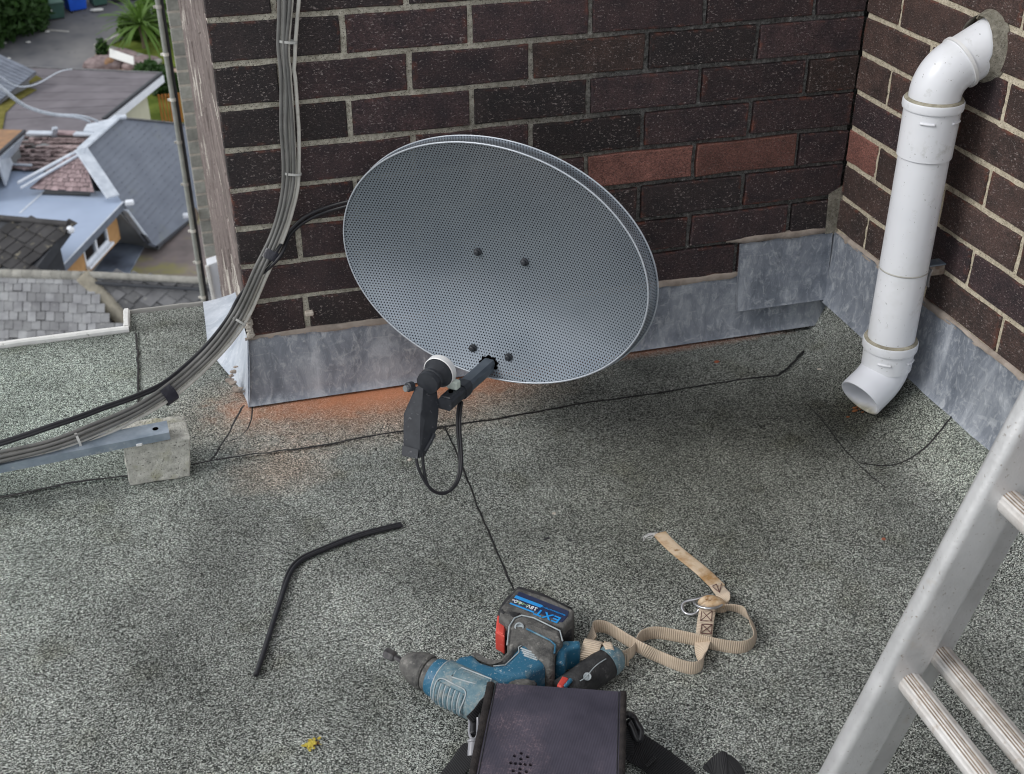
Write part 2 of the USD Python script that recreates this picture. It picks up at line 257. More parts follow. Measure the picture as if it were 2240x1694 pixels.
def felt_mat(name, tint, dark=0.0, stain=False):
    """Mineral felt: every granule its own tone; dirt and damp in soft patches; brick dust below the flashing."""
    N = {'g': ('geometry', {}), 'v': ('voronoi_texture', {'scale': 700.0, 'randomness': 1.0}), 'vs': ('separate_color', {}),
         'gr': ('rgb_ramp', {'ramp': [(0.0, (0.012, 0.013, 0.0125)), (0.25, (0.050, 0.053, 0.050)), (0.50, (0.175, 0.182, 0.172)), (0.80, (0.39, 0.400, 0.382)), (1.0, (0.66, 0.67, 0.65))]}),
         'n0': ('noise_texture', {'scale': 400.0, 'detail': 1.0}), 'n0r': ('map_range', {'from_min': 0.36, 'from_max': 0.64, 'to_min': 0.74, 'to_max': 1.26, 'clamp': True}), 'm0': ('mix', {'mix_type': 'multiply', 'fac': 1.0}),
         'n1': ('noise_texture', {'scale': 3.0, 'detail': 7.0, 'roughness': 0.66}), 'n1r': ('map_range', {'from_min': 0.34, 'from_max': 0.66, 'to_min': 0.60, 'to_max': 1.30, 'clamp': True}), 'm1': ('mix', {'mix_type': 'multiply', 'fac': 1.0}),
         'tn': ('mix', {'mix_type': 'multiply', 'fac': 1.0, 'color2': tint}),
         'n2': ('noise_texture', {'scale': 9.0, 'detail': 5.0}), 'n2r': ('map_range', {'from_min': 0.58, 'from_max': 0.74, 'to_min': 0.0, 'to_max': 0.55, 'clamp': True}), 'm2': ('mix', {'mix_type': 'multiply', 'color2': (0.62, 0.60, 0.48)}),
         'b': ('bump', {'strength': 0.9, 'distance': 0.002}), 'p': ('principled_bsdf', {'roughness': 0.92, 'specular_ior_level': 0.2})}
    L = [('g.position', 'v.vector'), ('v.color', 'vs.color'), ('vs.r', 'gr.fac'), ('g.position', 'n0.vector'), ('n0.fac', 'n0r.value'), ('gr.color', 'm0.color1'), ('n0r.result', 'm0.color2'),
         ('g.position', 'n1.vector'), ('n1.fac', 'n1r.value'), ('m0.color', 'm1.color1'), ('n1r.result', 'm1.color2'), ('m1.color', 'tn.color1'),
         ('g.position', 'n2.vector'), ('n2.fac', 'n2r.value'), ('n2r.result', 'm2.fac'), ('tn.color', 'm2.color1'), ('vs.r', 'b.height'), ('b.normal', 'p.normal')]
    out = 'm2.color'
    def patch(i, c, rad, col, lo, hi, amt, sx=1.0, sy=1.0, mode='mix', nz=0.10):
        nonlocal out
        N.update({f'pm{i}': ('mapping', {'location': (-c[0] * sx, -c[1] * sy, 0), 'scale': (sx, sy, 0.0)}), f'pl{i}': ('vector_math', {'math_type': 'length'}),
                  f'pn{i}': ('noise_texture', {'scale': 26.0, 'detail': 6.0, 'roughness': 0.7}), f'pa{i}': ('math', {'math_type': 'multiply_add', 'value2': nz, 'value3': -0.5 * nz}), f'ps{i}': ('math', {'math_type': 'add'}),
                  f'pr{i}': ('map_range', {'from_min': lo * rad, 'from_max': hi * rad, 'to_min': amt, 'to_max': 0.0, 'clamp': True}), f'px{i}': ('mix', {'mix_type': mode, 'color2': col})})
        L.extend([('g.position', f'pm{i}.vector'), (f'pm{i}.vector', f'pl{i}.vector1'), ('g.position', f'pn{i}.vector'), (f'pn{i}.fac', f'pa{i}.value1'), (f'pl{i}.value', f'ps{i}.value1'), (f'pa{i}.value', f'ps{i}.value2'), (f'ps{i}.value', f'pr{i}.value'), (f'pr{i}.result', f'px{i}.fac'), (out, f'px{i}.color1')])
        out = f'px{i}.color'
    if stain:   # orange brick dust washed down, dirty damp felt under the waste pipe
        patch(9, (0.26, -0.02), 1.0, (1.40, 1.0, 0.83), 0.08, 0.34, 1.0, 0.72, 1.5, 'multiply', nz=.14)
        patch(0, (0.27, -0.01), 1.0, (0.50, 0.235, 0.145), 0.06, 0.28, 0.50, 0.70, 1.7, nz=.16)
        patch(1, (0.29, -0.005), 1.0, (0.66, 0.255, 0.125), 0.06, 0.22, 0.74, 0.56, 2.0, nz=.16)
        patch(10, (0.02, -0.24), 1.0, (1.25, 0.98, 0.86), 0.02, 0.10, 0.8, 0.8, 1.0, 'multiply', nz=.1)
        patch(2, (0.98, -0.36), 1.0, (0.52, 0.50, 0.45), 0.05, 0.36, 0.80, 0.62, 0.9, 'multiply')
        patch(5, (1.22, -0.62), 1.0, (1.36, 1.40, 1.35), 0.06, 0.16, 1.0, 1.3, 0.55, 'multiply', nz=.06)
        patch(6, (-0.75, 0.02), 1.0, (1.20, 1.27, 1.23), 0.20, 0.80, 1.0, 1.0, 1.0, 'multiply', nz=.2)
        patch(7, (0.62, -0.62), 1.0, (0.74, 0.73, 0.69), 0.05, 0.42, 0.8, 0.9, 1.0, 'multiply', nz=.2)
        patch(8, (-0.38, 0.40), 1.0, (0.25, 0.25, 0.24), 0.0, 0.05, 0.8, 0.12, 1.0, 'multiply', nz=.06)
        patch(3, (0.80, 0.0), 1.0, (0.46, 0.17, 0.09), 0.01, 0.085, 0.75, 0.20, 1.8, nz=.06)
        patch(4, (1.12, -0.36), 1.0, (0.20, 0.17, 0.11), 0.01, 0.10, 0.8, 1.0, 1.2, 'multiply')
    L.append((out, 'p.base_color'))
    M[name] = usdkit.material(stage, '/World/Looks/' + name, N, L, surface='p.BSDF')
felt_mat('felt', (0.975, 1.0, 0.965), stain=True)
felt_mat('felt_green', (0.98, 1.035, 0.99), stain=True)
mat('bitumen', [(0.3, (0.008, 0.008, 0.009)), (0.7, (0.022, 0.020, 0.019))], 60, 3, 0.55, 0.4, 0.5, 120)
def lead_mat(name, c0, c1, c2, wash):
    N = {'g': ('geometry', {}), 'm1': ('mapping', {'scale': (1.0, 1.0, 0.45)}), 'n1': ('noise_texture', {'scale': 13.0, 'detail': 7.0, 'roughness': 0.68, 'distortion': 0.6}), 'r1': ('rgb_ramp', {'ramp': [(0.30, c0), (0.5, c1), (0.70, c2)]}),
         'm2': ('mapping', {'scale': (1.0, 1.0, 0.55)}), 'n2': ('noise_texture', {'scale': 70.0, 'detail': 7.0, 'roughness': 0.75, 'distortion': 0.8}), 'r2': ('map_range', {'from_min': 0.50, 'from_max': 0.72, 'to_min': 0.0, 'to_max': 0.70, 'clamp': True}), 'x2': ('mix', {'color2': wash}),
         'm3': ('mapping', {'scale': (0.3, 0.3, 1.0), 'rotation': (0.0, 0.5, 0.0)}), 'n3': ('noise_texture', {'scale': 26.0, 'detail': 4.0, 'roughness': 0.6, 'distortion': 3.5}), 'r3': ('map_range', {'from_min': 0.60, 'from_max': 0.68, 'to_min': 0.0, 'to_max': 0.30, 'clamp': True}), 'x3': ('mix', {'color2': wash}),
         'rr': ('map_range', {'from_min': 0.3, 'from_max': 0.7, 'to_min': 0.36, 'to_max': 0.66, 'clamp': True}), 'b': ('bump', {'strength': 0.5, 'distance': 0.004}), 'p': ('principled_bsdf', {'metallic': 0.2, 'specular_ior_level': 0.5})}
    L = [('g.position', 'm1.vector'), ('m1.vector', 'n1.vector'), ('n1.fac', 'r1.fac'), ('g.position', 'm2.vector'), ('m2.vector', 'n2.vector'), ('n2.fac', 'r2.value'), ('r2.result', 'x2.fac'), ('r1.color', 'x2.color1'),
         ('g.position', 'm3.vector'), ('m3.vector', 'n3.vector'), ('n3.fac', 'r3.value'), ('r3.result', 'x3.fac'), ('x2.color', 'x3.color1'), ('x3.color', 'p.base_color'), ('n1.fac', 'rr.value'), ('rr.result', 'p.roughness'), ('n2.fac', 'b.height'), ('b.normal', 'p.normal')]
    M[name] = usdkit.material(stage, '/World/Looks/' + name, N, L, surface='p.BSDF')
lead_mat('lead', (0.11, 0.128, 0.16), (0.235, 0.258, 0.30), (0.44, 0.465, 0.51), (0.62, 0.64, 0.67))
lead_mat('lead_pale', (0.30, 0.34, 0.40), (0.44, 0.48, 0.54), (0.60, 0.63, 0.69), (0.68, 0.70, 0.73))
mat('cable_grey', [(0.3, (0.40, 0.39, 0.355)), (0.7, (0.56, 0.545, 0.50))], 30, 4, 0.55, 0.35, 0.1, 200, rand=0.38, coords='g.position', blend=[(60.0, (0.6, 0.75), (0.36, 0.34, 0.29))])
mat('cable_dark', [(0.3, (0.10, 0.10, 0.095)), (0.7, (0.16, 0.157, 0.15))], 30, 4, 0.5, 0.4, coords='g.position')
mat('black_cable', [(0.3, (0.008, 0.008, 0.010)), (0.7, (0.015, 0.015, 0.019))], 60, 3, 0.42, 0.45, coords='g.position')
mat('tape', [(0.3, (0.012, 0.012, 0.018)), (0.7, (0.028, 0.028, 0.038))], 60, 3, 0.33, 0.5, 0.3, 120, coords='g.position')
mat('tie_white', [(0.3, (0.40, 0.40, 0.38)), (0.7, (0.52, 0.52, 0.50))], 60, 3, 0.4, 0.5)
mat('concrete', [(0.28, (0.34, 0.335, 0.30)), (0.5, (0.52, 0.51, 0.46)), (0.72, (0.64, 0.63, 0.57))], 70, 6, 0.95, 0.1, 0.9, 180, coords='g.position', dist=0.004, blend=[(14.0, (0.55, 0.72), (0.34, 0.33, 0.20)), (260.0, (0.62, 0.7), (0.10, 0.10, 0.09), 2.0)])
mat('galv', [(0.3, (0.20, 0.25, 0.31)), (0.7, (0.40, 0.46, 0.53))], 22, 5, 0.38, 0.5, 0.1, 60, metal=0.6, coords='g.position', blend=[(40.0, (0.62, 0.75), (0.55, 0.57, 0.58))])
mat('pole_grey', [(0.3, (0.20, 0.21, 0.19)), (0.7, (0.30, 0.31, 0.285))], 20, 4, 0.5, 0.4, coords='g.position')
mat('upvc', [(0.3, (0.70, 0.715, 0.755)), (0.7, (0.77, 0.78, 0.81))], 6, 3, 0.34, 0.45, coords='g.position', blend=[(30.0, (0.60, 0.80), (0.47, 0.47, 0.45)), (7.0, (0.55, 0.75), (0.66, 0.67, 0.68)), (150.0, (0.68, 0.74), (0.40, 0.40, 0.40), 2.0)])
mat('upvc_dirty', [(0.3, (0.20, 0.19, 0.13)), (0.7, (0.60, 0.585, 0.49))], 40, 6, 0.6, 0.3, 0.2, 90, coords='g.position')
mat('rubber_seal', [(0.3, (0.22, 0.20, 0.15)), (0.7, (0.40, 0.375, 0.30))], 60, 5, 0.8, 0.2, 0.3, 100, coords='g.position')
mat('rust_iron', [(0.3, (0.12, 0.07, 0.045)), (0.7, (0.34, 0.30, 0.26))], 70, 5, 0.7, 0.4, 0.4, 120, coords='g.position')
mat('white_paint', [(0.3, (0.62, 0.62, 0.60)), (0.7, (0.76, 0.76, 0.74))], 30, 4, 0.6, 0.3, 0.1, 60, coords='g.position', blend=[(60.0, (0.62, 0.72), (0.28, 0.27, 0.24))])
mat('alu', [(0.3, (0.50, 0.50, 0.503)), (0.7, (0.64, 0.64, 0.643))], 14, 5, 0.40, 0.5, 0.08, 240, metal=0.5, rrough=(0.32, 0.5), coords='g.position', blend=[(26.0, (0.62, 0.80), (0.50, 0.46, 0.41)), (230.0, (0.66, 0.72), (0.34, 0.31, 0.28), 2.0)])
mat('alu_rung', [(0.3, (0.50, 0.47, 0.44)), (0.7, (0.70, 0.685, 0.67))], 30, 5, 0.45, 0.5, 0.1, 200, metal=0.25, coords='g.position', blend=[(50.0, (0.56, 0.72), (0.40, 0.33, 0.27))])
mat('dirt_groove', [(0.3, (0.16, 0.12, 0.09)), (0.7, (0.34, 0.27, 0.21))], 120, 4, 0.9, 0.1, coords='g.position')
mat('dish_frame', [(0.3, (0.030, 0.034, 0.042)), (0.7, (0.048, 0.052, 0.062))], 40, 4, 0.45, 0.4, coords='g.position')
mat('arm_blue', [(0.3, (0.050, 0.062, 0.078)), (0.7, (0.082, 0.098, 0.118))], 30, 4, 0.38, 0.5, coords='g.position')
mat('lnb_black', [(0.3, (0.018, 0.020, 0.025)), (0.7, (0.034, 0.037, 0.044))], 50, 4, 0.5, 0.4, coords='g.position', blend=[(120.0, (0.66, 0.74), (0.10, 0.10, 0.11), 2.0)])
mat('lnb_grey', [(0.3, (0.30, 0.30, 0.31)), (0.7, (0.40, 0.40, 0.41))], 30, 3, 0.5, 0.4)
mat('white_plastic', [(0.3, (0.68, 0.68, 0.68)), (0.7, (0.76, 0.76, 0.755))], 30, 3, 0.4, 0.5)
mat('steel', [(0.3, (0.45, 0.45, 0.46)), (0.7, (0.62, 0.62, 0.63))], 40, 4, 0.28, 0.5, metal=0.9, coords='g.position')
mat('green_label', [(0.3, (0.45, 0.52, 0.46)), (0.7, (0.6, 0.66, 0.6))], 90, 3, 0.6, 0.3)
dust = [(55.0, (0.50, 0.72), (0.30, 0.295, 0.27)), (300.0, (0.62, 0.72), (0.36, 0.37, 0.36), 2.0)]
mat('tool_blue', [(0.3, (0.018, 0.095, 0.17)), (0.7, (0.030, 0.135, 0.22))], 20, 4, 0.45, 0.4, 0.1, 200, coords='g.position', blend=[(48.0, (0.55, 0.78), (0.22, 0.30, 0.32)), (300.0, (0.62, 0.72), (0.36, 0.40, 0.42), 2.0)])
mat('tool_blue_dusty', [(0.3, (0.06, 0.135, 0.18)), (0.7, (0.18, 0.25, 0.27))], 60, 5, 0.7, 0.3, 0.2, 200, coords='g.position', blend=dust)
mat('tool_grip', [(0.3, (0.045, 0.045, 0.046)), (0.7, (0.16, 0.155, 0.145))], 50, 6, 0.85, 0.2, 0.3, 220, coords='g.position', blend=[(90.0, (0.56, 0.75), (0.27, 0.26, 0.24))])
mat('tool_black', [(0.3, (0.016, 0.016, 0.018)), (0.7, (0.045, 0.045, 0.046))], 60, 5, 0.65, 0.3, 0.2, 220, coords='g.position', blend=[(110.0, (0.6, 0.78), (0.14, 0.135, 0.13))])
mat('tool_edge', [(0.3, (0.24, 0.28, 0.30)), (0.7, (0.42, 0.45, 0.46))], 90, 4, 0.8, 0.2, coords='g.position')
mat('tool_red', [(0.3, (0.46, 0.045, 0.035)), (0.7, (0.58, 0.075, 0.055))], 60, 4, 0.5, 0.4, coords='g.position', blend=[(140.0, (0.6, 0.75), (0.6, 0.22, 0.19))])
mat('label_navy', [(0.3, (0.008, 0.013, 0.045)), (0.7, (0.012, 0.018, 0.06))], 60, 3, 0.35, 0.5)
mat('label_cyan', [(0.3, (0.012, 0.24, 0.62)), (0.7, (0.02, 0.30, 0.70))], 60, 3, 0.35, 0.5)
mat('label_white', [(0.3, (0.66, 0.68, 0.70)), (0.7, (0.76, 0.78, 0.8))], 60, 3, 0.4, 0.5)
mat('label_green', [(0.3, (0.30, 0.50, 0.25)), (0.7, (0.38, 0.58, 0.32))], 60, 3, 0.4, 0.5)
mat('gunmetal', [(0.3, (0.06, 0.058, 0.062)), (0.7, (0.14, 0.135, 0.135))], 80, 4, 0.42, 0.5, metal=0.7, coords='g.position')
def web_mat(name, c0, c1, fade=None, sc=500.0, bumpd=0.0015):
    """Woven webbing: ribs across the strap, from the mesh's st coordinates."""
    N = {'uv': ('uvmap', {'attribute': 'st'}), 'w': ('wave_texture', {'wave_type': 'bands', 'bands_direction': 'x', 'scale': sc, 'detail': 0.0}), 'r': ('rgb_ramp', {'ramp': [(0.0, c0), (0.6, c1)]}),
         'g': ('geometry', {}), 'n': ('noise_texture', {'scale': 45.0, 'detail': 5.0}), 'nr': ('map_range', {'from_min': 0.35, 'from_max': 0.7, 'to_min': 1.05, 'to_max': 0.86, 'clamp': True}), 'mm': ('mix', {'mix_type': 'multiply', 'fac': 1.0}),
         'b': ('bump', {'strength': 0.6, 'distance': bumpd}), 'p': ('principled_bsdf', {'roughness': 0.88, 'specular_ior_level': 0.2, 'sheen_weight': 0.1})}
    L = [('uv.UV', 'w.vector'), ('w.fac', 'r.fac'), ('g.position', 'n.vector'), ('n.fac', 'nr.value'), ('r.color', 'mm.color1'), ('nr.result', 'mm.color2'), ('mm.color', 'p.base_color'), ('w.fac', 'b.height'), ('b.normal', 'p.normal')]
    M[name] = usdkit.material(stage, '/World/Looks/' + name, N, L, surface='p.BSDF')
web_mat('webbing', (0.47, 0.37, 0.27), (0.62, 0.51, 0.395), sc=100.0)
mat('webbing_stained', [(0.35, (0.34, 0.20, 0.085)), (0.6, (0.58, 0.46, 0.33))], 36, 5, 0.9, 0.2, 0.2, 200, coords='g.position', blend=[(60.0, (0.62, 0.72), (0.20, 0.095, 0.03))])
web_mat('black_web', (0.008, 0.008, 0.009), (0.022, 0.022, 0.024), sc=110.0)
mat('stitch', [(0.3, (0.10, 0.055, 0.05)), (0.7, (0.16, 0.09, 0.08))], 60, 2, 0.9, 0.1)
mat('bag_fabric_plain', [(0.3, (0.036, 0.033, 0.048)), (0.7, (0.060, 0.054, 0.075))], 14, 5, 0.62, 0.35, 0.25, 900, coords='g.position', dist=0.0006, blend=[(16.0, (0.56, 0.80), (0.10, 0.075, 0.088)), (330.0, (0.66, 0.76), (0.13, 0.10, 0.115), 4.0)])
def bag_mat():
    N = {'g': ('geometry', {}), 'mp': ('mapping', {'rotation': (0.0, 0.0, 0.55)}), 'w': ('wave_texture', {'wave_type': 'bands', 'bands_direction': 'x', 'scale': 95.0, 'distortion': 1.0, 'detail': 1.0}), 'n': ('noise_texture', {'scale': 11.0, 'detail': 6.0, 'roughness': 0.65}), 'r': ('rgb_ramp', {'ramp': [(0.32, (0.030, 0.028, 0.042)), (0.68, (0.064, 0.058, 0.080))]}),
         'n2': ('noise_texture', {'scale': 14.0, 'detail': 4.0}), 'r2': ('map_range', {'from_min': 0.52, 'from_max': 0.70, 'to_min': 0.0, 'to_max': 1.0, 'clamp': True}), 'n3': ('noise_texture', {'scale': 320.0, 'detail': 3.0, 'roughness': 0.7}), 'r3': ('map_range', {'from_min': 0.50, 'from_max': 0.68, 'to_min': 0.10, 'to_max': 0.75, 'clamp': True}), 'f': ('math', {'math_type': 'multiply'}), 'x': ('mix', {'color2': (0.20, 0.145, 0.165)}),
         'wm': ('map_range', {'to_min': 0.93, 'to_max': 1.06}), 'xm': ('mix', {'mix_type': 'multiply', 'fac': 1.0}), 'b': ('bump', {'strength': 0.25, 'distance': 0.0006}), 'p': ('principled_bsdf', {'roughness': 0.52, 'specular_ior_level': 0.4})}
    L = [('g.position', 'mp.vector'), ('mp.vector', 'w.vector'), ('g.position', 'n.vector'), ('n.fac', 'r.fac'), ('g.position', 'n2.vector'), ('n2.fac', 'r2.value'), ('g.position', 'n3.vector'), ('n3.fac', 'r3.value'), ('r2.result', 'f.value1'), ('r3.result', 'f.value2'), ('f.value', 'x.fac'), ('r.color', 'x.color1'), ('w.fac', 'wm.value'), ('x.color', 'xm.color1'), ('wm.result', 'xm.color2'), ('xm.color', 'p.base_color'), ('w.fac', 'b.height'), ('b.normal', 'p.normal')]
    M['bag_fabric'] = usdkit.material(stage, '/World/Looks/bag_fabric', N, L, surface='p.BSDF')
bag_mat()
mat('bag_edge', [(0.3, (0.018, 0.016, 0.017)), (0.7, (0.042, 0.036, 0.034))], 90, 4, 0.9, 0.15, 0.4, 400, coords='g.position')
mat('black_plastic', [(0.3, (0.010, 0.010, 0.011)), (0.7, (0.018, 0.018, 0.02))], 50, 3, 0.28, 0.5)
mat('grey_plastic', [(0.3, (0.20, 0.20, 0.22)), (0.7, (0.32, 0.32, 0.34))], 50, 3, 0.3, 0.5)
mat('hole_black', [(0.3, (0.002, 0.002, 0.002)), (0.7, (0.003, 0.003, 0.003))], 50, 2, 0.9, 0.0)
mat('lichen', [(0.35, (0.30, 0.22, 0.03)), (0.5, (0.62, 0.52, 0.10)), (0.65, (0.12, 0.05, 0.03))], 160, 4, 0.9, 0.1, 0.5, 300, coords='g.position')
mat('brick_chip', [(0.3, (0.30, 0.09, 0.05)), (0.7, (0.42, 0.15, 0.09))], 90, 3, 0.9, 0.1)
mat('pale_chip', [(0.3, (0.40, 0.34, 0.28)), (0.7, (0.62, 0.57, 0.50))], 90, 3, 0.9, 0.1)
mat('debris_brown', [(0.3, (0.10, 0.04, 0.02)), (0.7, (0.26, 0.11, 0.05))], 120, 3, 0.9, 0.1)
# far things
mat('slate_grey', [(0.3, (0.12, 0.12, 0.13)), (0.7, (0.235, 0.24, 0.245))], 2.0, 5, 0.6, 0.4, rand=0.28, coords='g.position', blend=[(7.0, (0.6, 0.75), (0.30, 0.30, 0.29))])
mat('slate_dark', [(0.3, (0.075, 0.075, 0.08)), (0.7, (0.15, 0.15, 0.155))], 2.0, 5, 0.6, 0.4, rand=0.30, coords='g.position', blend=[(5.0, (0.6, 0.75), (0.22, 0.22, 0.205))])
mat('tile_black', [(0.3, (0.022, 0.021, 0.022)), (0.7, (0.045, 0.043, 0.044))], 2.0, 5, 0.7, 0.3, rand=0.3, coords='g.position', blend=[(4.0, (0.60, 0.72), (0.20, 0.18, 0.13))])
mat('slate_blue', [(0.3, (0.105, 0.12, 0.155)), (0.7, (0.155, 0.175, 0.215))], 0.7, 5, 0.5, 0.4, rand=0.10, coords='g.position', blend=[(0.5, (0.60, 0.8), (0.15, 0.165, 0.14))])
mat('slate_pink', [(0.3, (0.22, 0.16, 0.165)), (0.7, (0.38, 0.29, 0.295))], 3.0, 5, 0.8, 0.2, rand=0.25, coords='g.position', blend=[(4.0, (0.6, 0.75), (0.16, 0.13, 0.10))])
mat('stone_pink', [(0.3, (0.15, 0.11, 0.11)), (0.7, (0.37, 0.295, 0.29))], 3.0, 5, 0.9, 0.2, rand=0.3, coords='g.position')
mat('roof_brown', [(0.3, (0.105, 0.095, 0.105)), (0.7, (0.165, 0.15, 0.165))], 0.9, 6, 0.75, 0.3, coords='g.position', blend=[(0.35, (0.58, 0.72), (0.20, 0.185, 0.20))])
mat('roof_moss', [(0.3, (0.10, 0.095, 0.02)), (0.7, (0.19, 0.165, 0.05))], 2.5, 6, 0.95, 0.1, 0.6, 6.0, coords='g.position', dist=0.1)
mat('roof_bluegrey', [(0.3, (0.24, 0.30, 0.41)), (0.7, (0.33, 0.40, 0.53))], 0.35, 5, 0.45, 0.45, coords='g.position')
mat('roof_wet', [(0.32, (0.045, 0.052, 0.075)), (0.5, (0.16, 0.19, 0.25)), (0.7, (0.30, 0.35, 0.44))], 0.45, 5, 0.4, 0.5, coords='g.position')
mat('roof_mossy_brown', [(0.3, (0.15, 0.13, 0.125)), (0.7, (0.23, 0.19, 0.185))], 1.0, 6, 0.9, 0.2, coords='g.position', blend=[(0.38, (0.56, 0.68), (0.24, 0.22, 0.11))])
mat('roof_orange', [(0.3, (0.20, 0.13, 0.09)), (0.7, (0.34, 0.20, 0.11))], 2.5, 6, 0.9, 0.2, coords='g.position')
mat('ridge_mortar', [(0.3, (0.20, 0.195, 0.175)), (0.7, (0.33, 0.32, 0.29))], 4.0, 6, 0.95, 0.1, 0.6, 8.0, coords='g.position', dist=0.05, rand=0.12)
mat('hip_mortar', [(0.3, (0.20, 0.185, 0.15)), (0.7, (0.34, 0.31, 0.25))], 4.0, 6, 0.95, 0.1, 0.6, 8.0, coords='g.position', dist=0.05)
mat('lead_white', [(0.3, (0.38, 0.42, 0.48)), (0.7, (0.56, 0.60, 0.66))], 3.0, 4, 0.6, 0.3, coords='g.position')
mat('gutter_black', [(0.3, (0.020, 0.022, 0.027)), (0.7, (0.035, 0.038, 0.045))], 3.0, 4, 0.5, 0.4, coords='g.position')
mat('fascia_grey', [(0.3, (0.095, 0.11, 0.14)), (0.7, (0.13, 0.15, 0.185))], 3.0, 4, 0.5, 0.4, coords='g.position')
mat('render_orange', [(0.3, (0.36, 0.20, 0.085)), (0.7, (0.46, 0.27, 0.125))], 4.0, 5, 0.9, 0.2, coords='g.position')
mat('render_cream', [(0.3, (0.50, 0.49, 0.37)), (0.7, (0.58, 0.57, 0.44))], 1.0, 4, 0.9, 0.2, coords='g.position')
mat('render_grey', [(0.3, (0.16, 0.165, 0.17)), (0.7, (0.24, 0.245, 0.25))], 1.0, 4, 0.9, 0.2, coords='g.position')
mat('frame_white', [(0.3, (0.66, 0.69, 0.75)), (0.7, (0.74, 0.77, 0.82))], 3.0, 3, 0.4, 0.5, coords='g.position')
mat('wood_orange', [(0.3, (0.36, 0.14, 0.035)), (0.7, (0.50, 0.21, 0.06))], 3.0, 4, 0.8, 0.2, coords='g.position')
mat('asphalt', [(0.3, (0.085, 0.088, 0.10)), (0.7, (0.14, 0.14, 0.15))], 0.30, 7, 0.85, 0.25, coords='g.position', blend=[(0.12, (0.52, 0.70), (0.20, 0.195, 0.195)), (1.6, (0.62, 0.75), (0.085, 0.085, 0.09))])
mat('ground_far', [(0.3, (0.09, 0.085, 0.07)), (0.7, (0.15, 0.14, 0.12))], 0.2, 6, 0.95, 0.1, coords='g.position')
mat('lawn', [(0.3, (0.070, 0.105, 0.018)), (0.7, (0.17, 0.21, 0.045))], 1.2, 6, 0.95, 0.1, 0.8, 9.0, coords='g.position', dist=0.1)
mat('kerb_stone', [(0.3, (0.26, 0.255, 0.24)), (0.7, (0.40, 0.39, 0.37))], 2.0, 5, 0.9, 0.1, coords='g.position')
mat('earth_bank', [(0.3, (0.24, 0.16, 0.11)), (0.5, (0.38, 0.29, 0.235)), (0.7, (0.50, 0.38, 0.27))], 0.9, 6, 0.95, 0.1, 0.7, 4.0, coords='g.position', dist=0.1)
mat('bin_green', [(0.3, (0.020, 0.055, 0.045)), (0.7, (0.035, 0.080, 0.066))], 2.0, 4, 0.5, 0.4, coords='g.position')
mat('bin_lid', [(0.3, (0.07, 0.14, 0.12)), (0.7, (0.11, 0.19, 0.165))], 2.0, 4, 0.4, 0.4, coords='g.position')
mat('bin_blue', [(0.3, (0.006, 0.055, 0.36)), (0.7, (0.010, 0.075, 0.46))], 2.0, 4, 0.45, 0.4, coords='g.position')
mat('bin_bluelid', [(0.3, (0.03, 0.17, 0.45)), (0.7, (0.05, 0.22, 0.52))], 2.0, 4, 0.45, 0.4, coords='g.position')
mat('bin_black', [(0.3, (0.010, 0.010, 0.012)), (0.7, (0.018, 0.018, 0.02))], 2.0, 4, 0.5, 0.4, coords='g.position')
mat('pink_label', [(0.3, (0.60, 0.14, 0.20)), (0.7, (0.70, 0.22, 0.28))], 5.0, 3, 0.6, 0.3)
mat('paper', [(0.3, (0.55, 0.55, 0.53)), (0.7, (0.68, 0.68, 0.66))], 5.0, 3, 0.8, 0.2)
def leaf_mat(name, c0, c1):
    N = {'oi': ('geometry', {}), 'r': ('rgb_ramp', {'ramp': [(0.0, c0), (1.0, c1)]}), 'd': ('principled_bsdf', {'roughness': 0.55, 'specular_ior_level': 0.3}), 't': ('translucent_bsdf', {}), 'm': ('mix_closure', {'fac': 0.25})}
    L = [('oi.random_per_island', 'r.fac'), ('r.color', 'd.base_color'), ('r.color', 't.color'), ('d.BSDF', 'm.closure1'), ('t.BSDF', 'm.closure2')]
    M[name] = usdkit.material(stage, '/World/Looks/' + name, N, L, surface='m.closure')
leaf_mat('leaf_hedge', (0.030, 0.070, 0.016), (0.14, 0.22, 0.055))
leaf_mat('leaf_palm', (0.09, 0.165, 0.030), (0.30, 0.38, 0.095))
mat('trunk', [(0.3, (0.10, 0.08, 0.055)), (0.7, (0.20, 0.165, 0.12))], 5.0, 5, 0.95, 0.1, 0.5, 10.0, coords='g.position', dist=0.05)
M['window_glass'] = usdkit.material(stage, '/World/Looks/window_glass', {'t': ('transparent_bsdf', {'color': (0.55, 0.6, 0.65)}), 'g': ('glossy_bsdf', {'roughness': 0.02}), 'f': ('fresnel', {'IOR': 1.5}), 'm': ('mix_closure', {})}, [('f.fac', 'm.fac'), ('t.BSDF', 'm.closure1'), ('g.BSDF', 'm.closure2')], surface='m.closure')
mat('dark_room', [(0.3, (0.012, 0.014, 0.018)), (0.7, (0.02, 0.022, 0.026))], 3.0, 3, 0.9, 0.1)

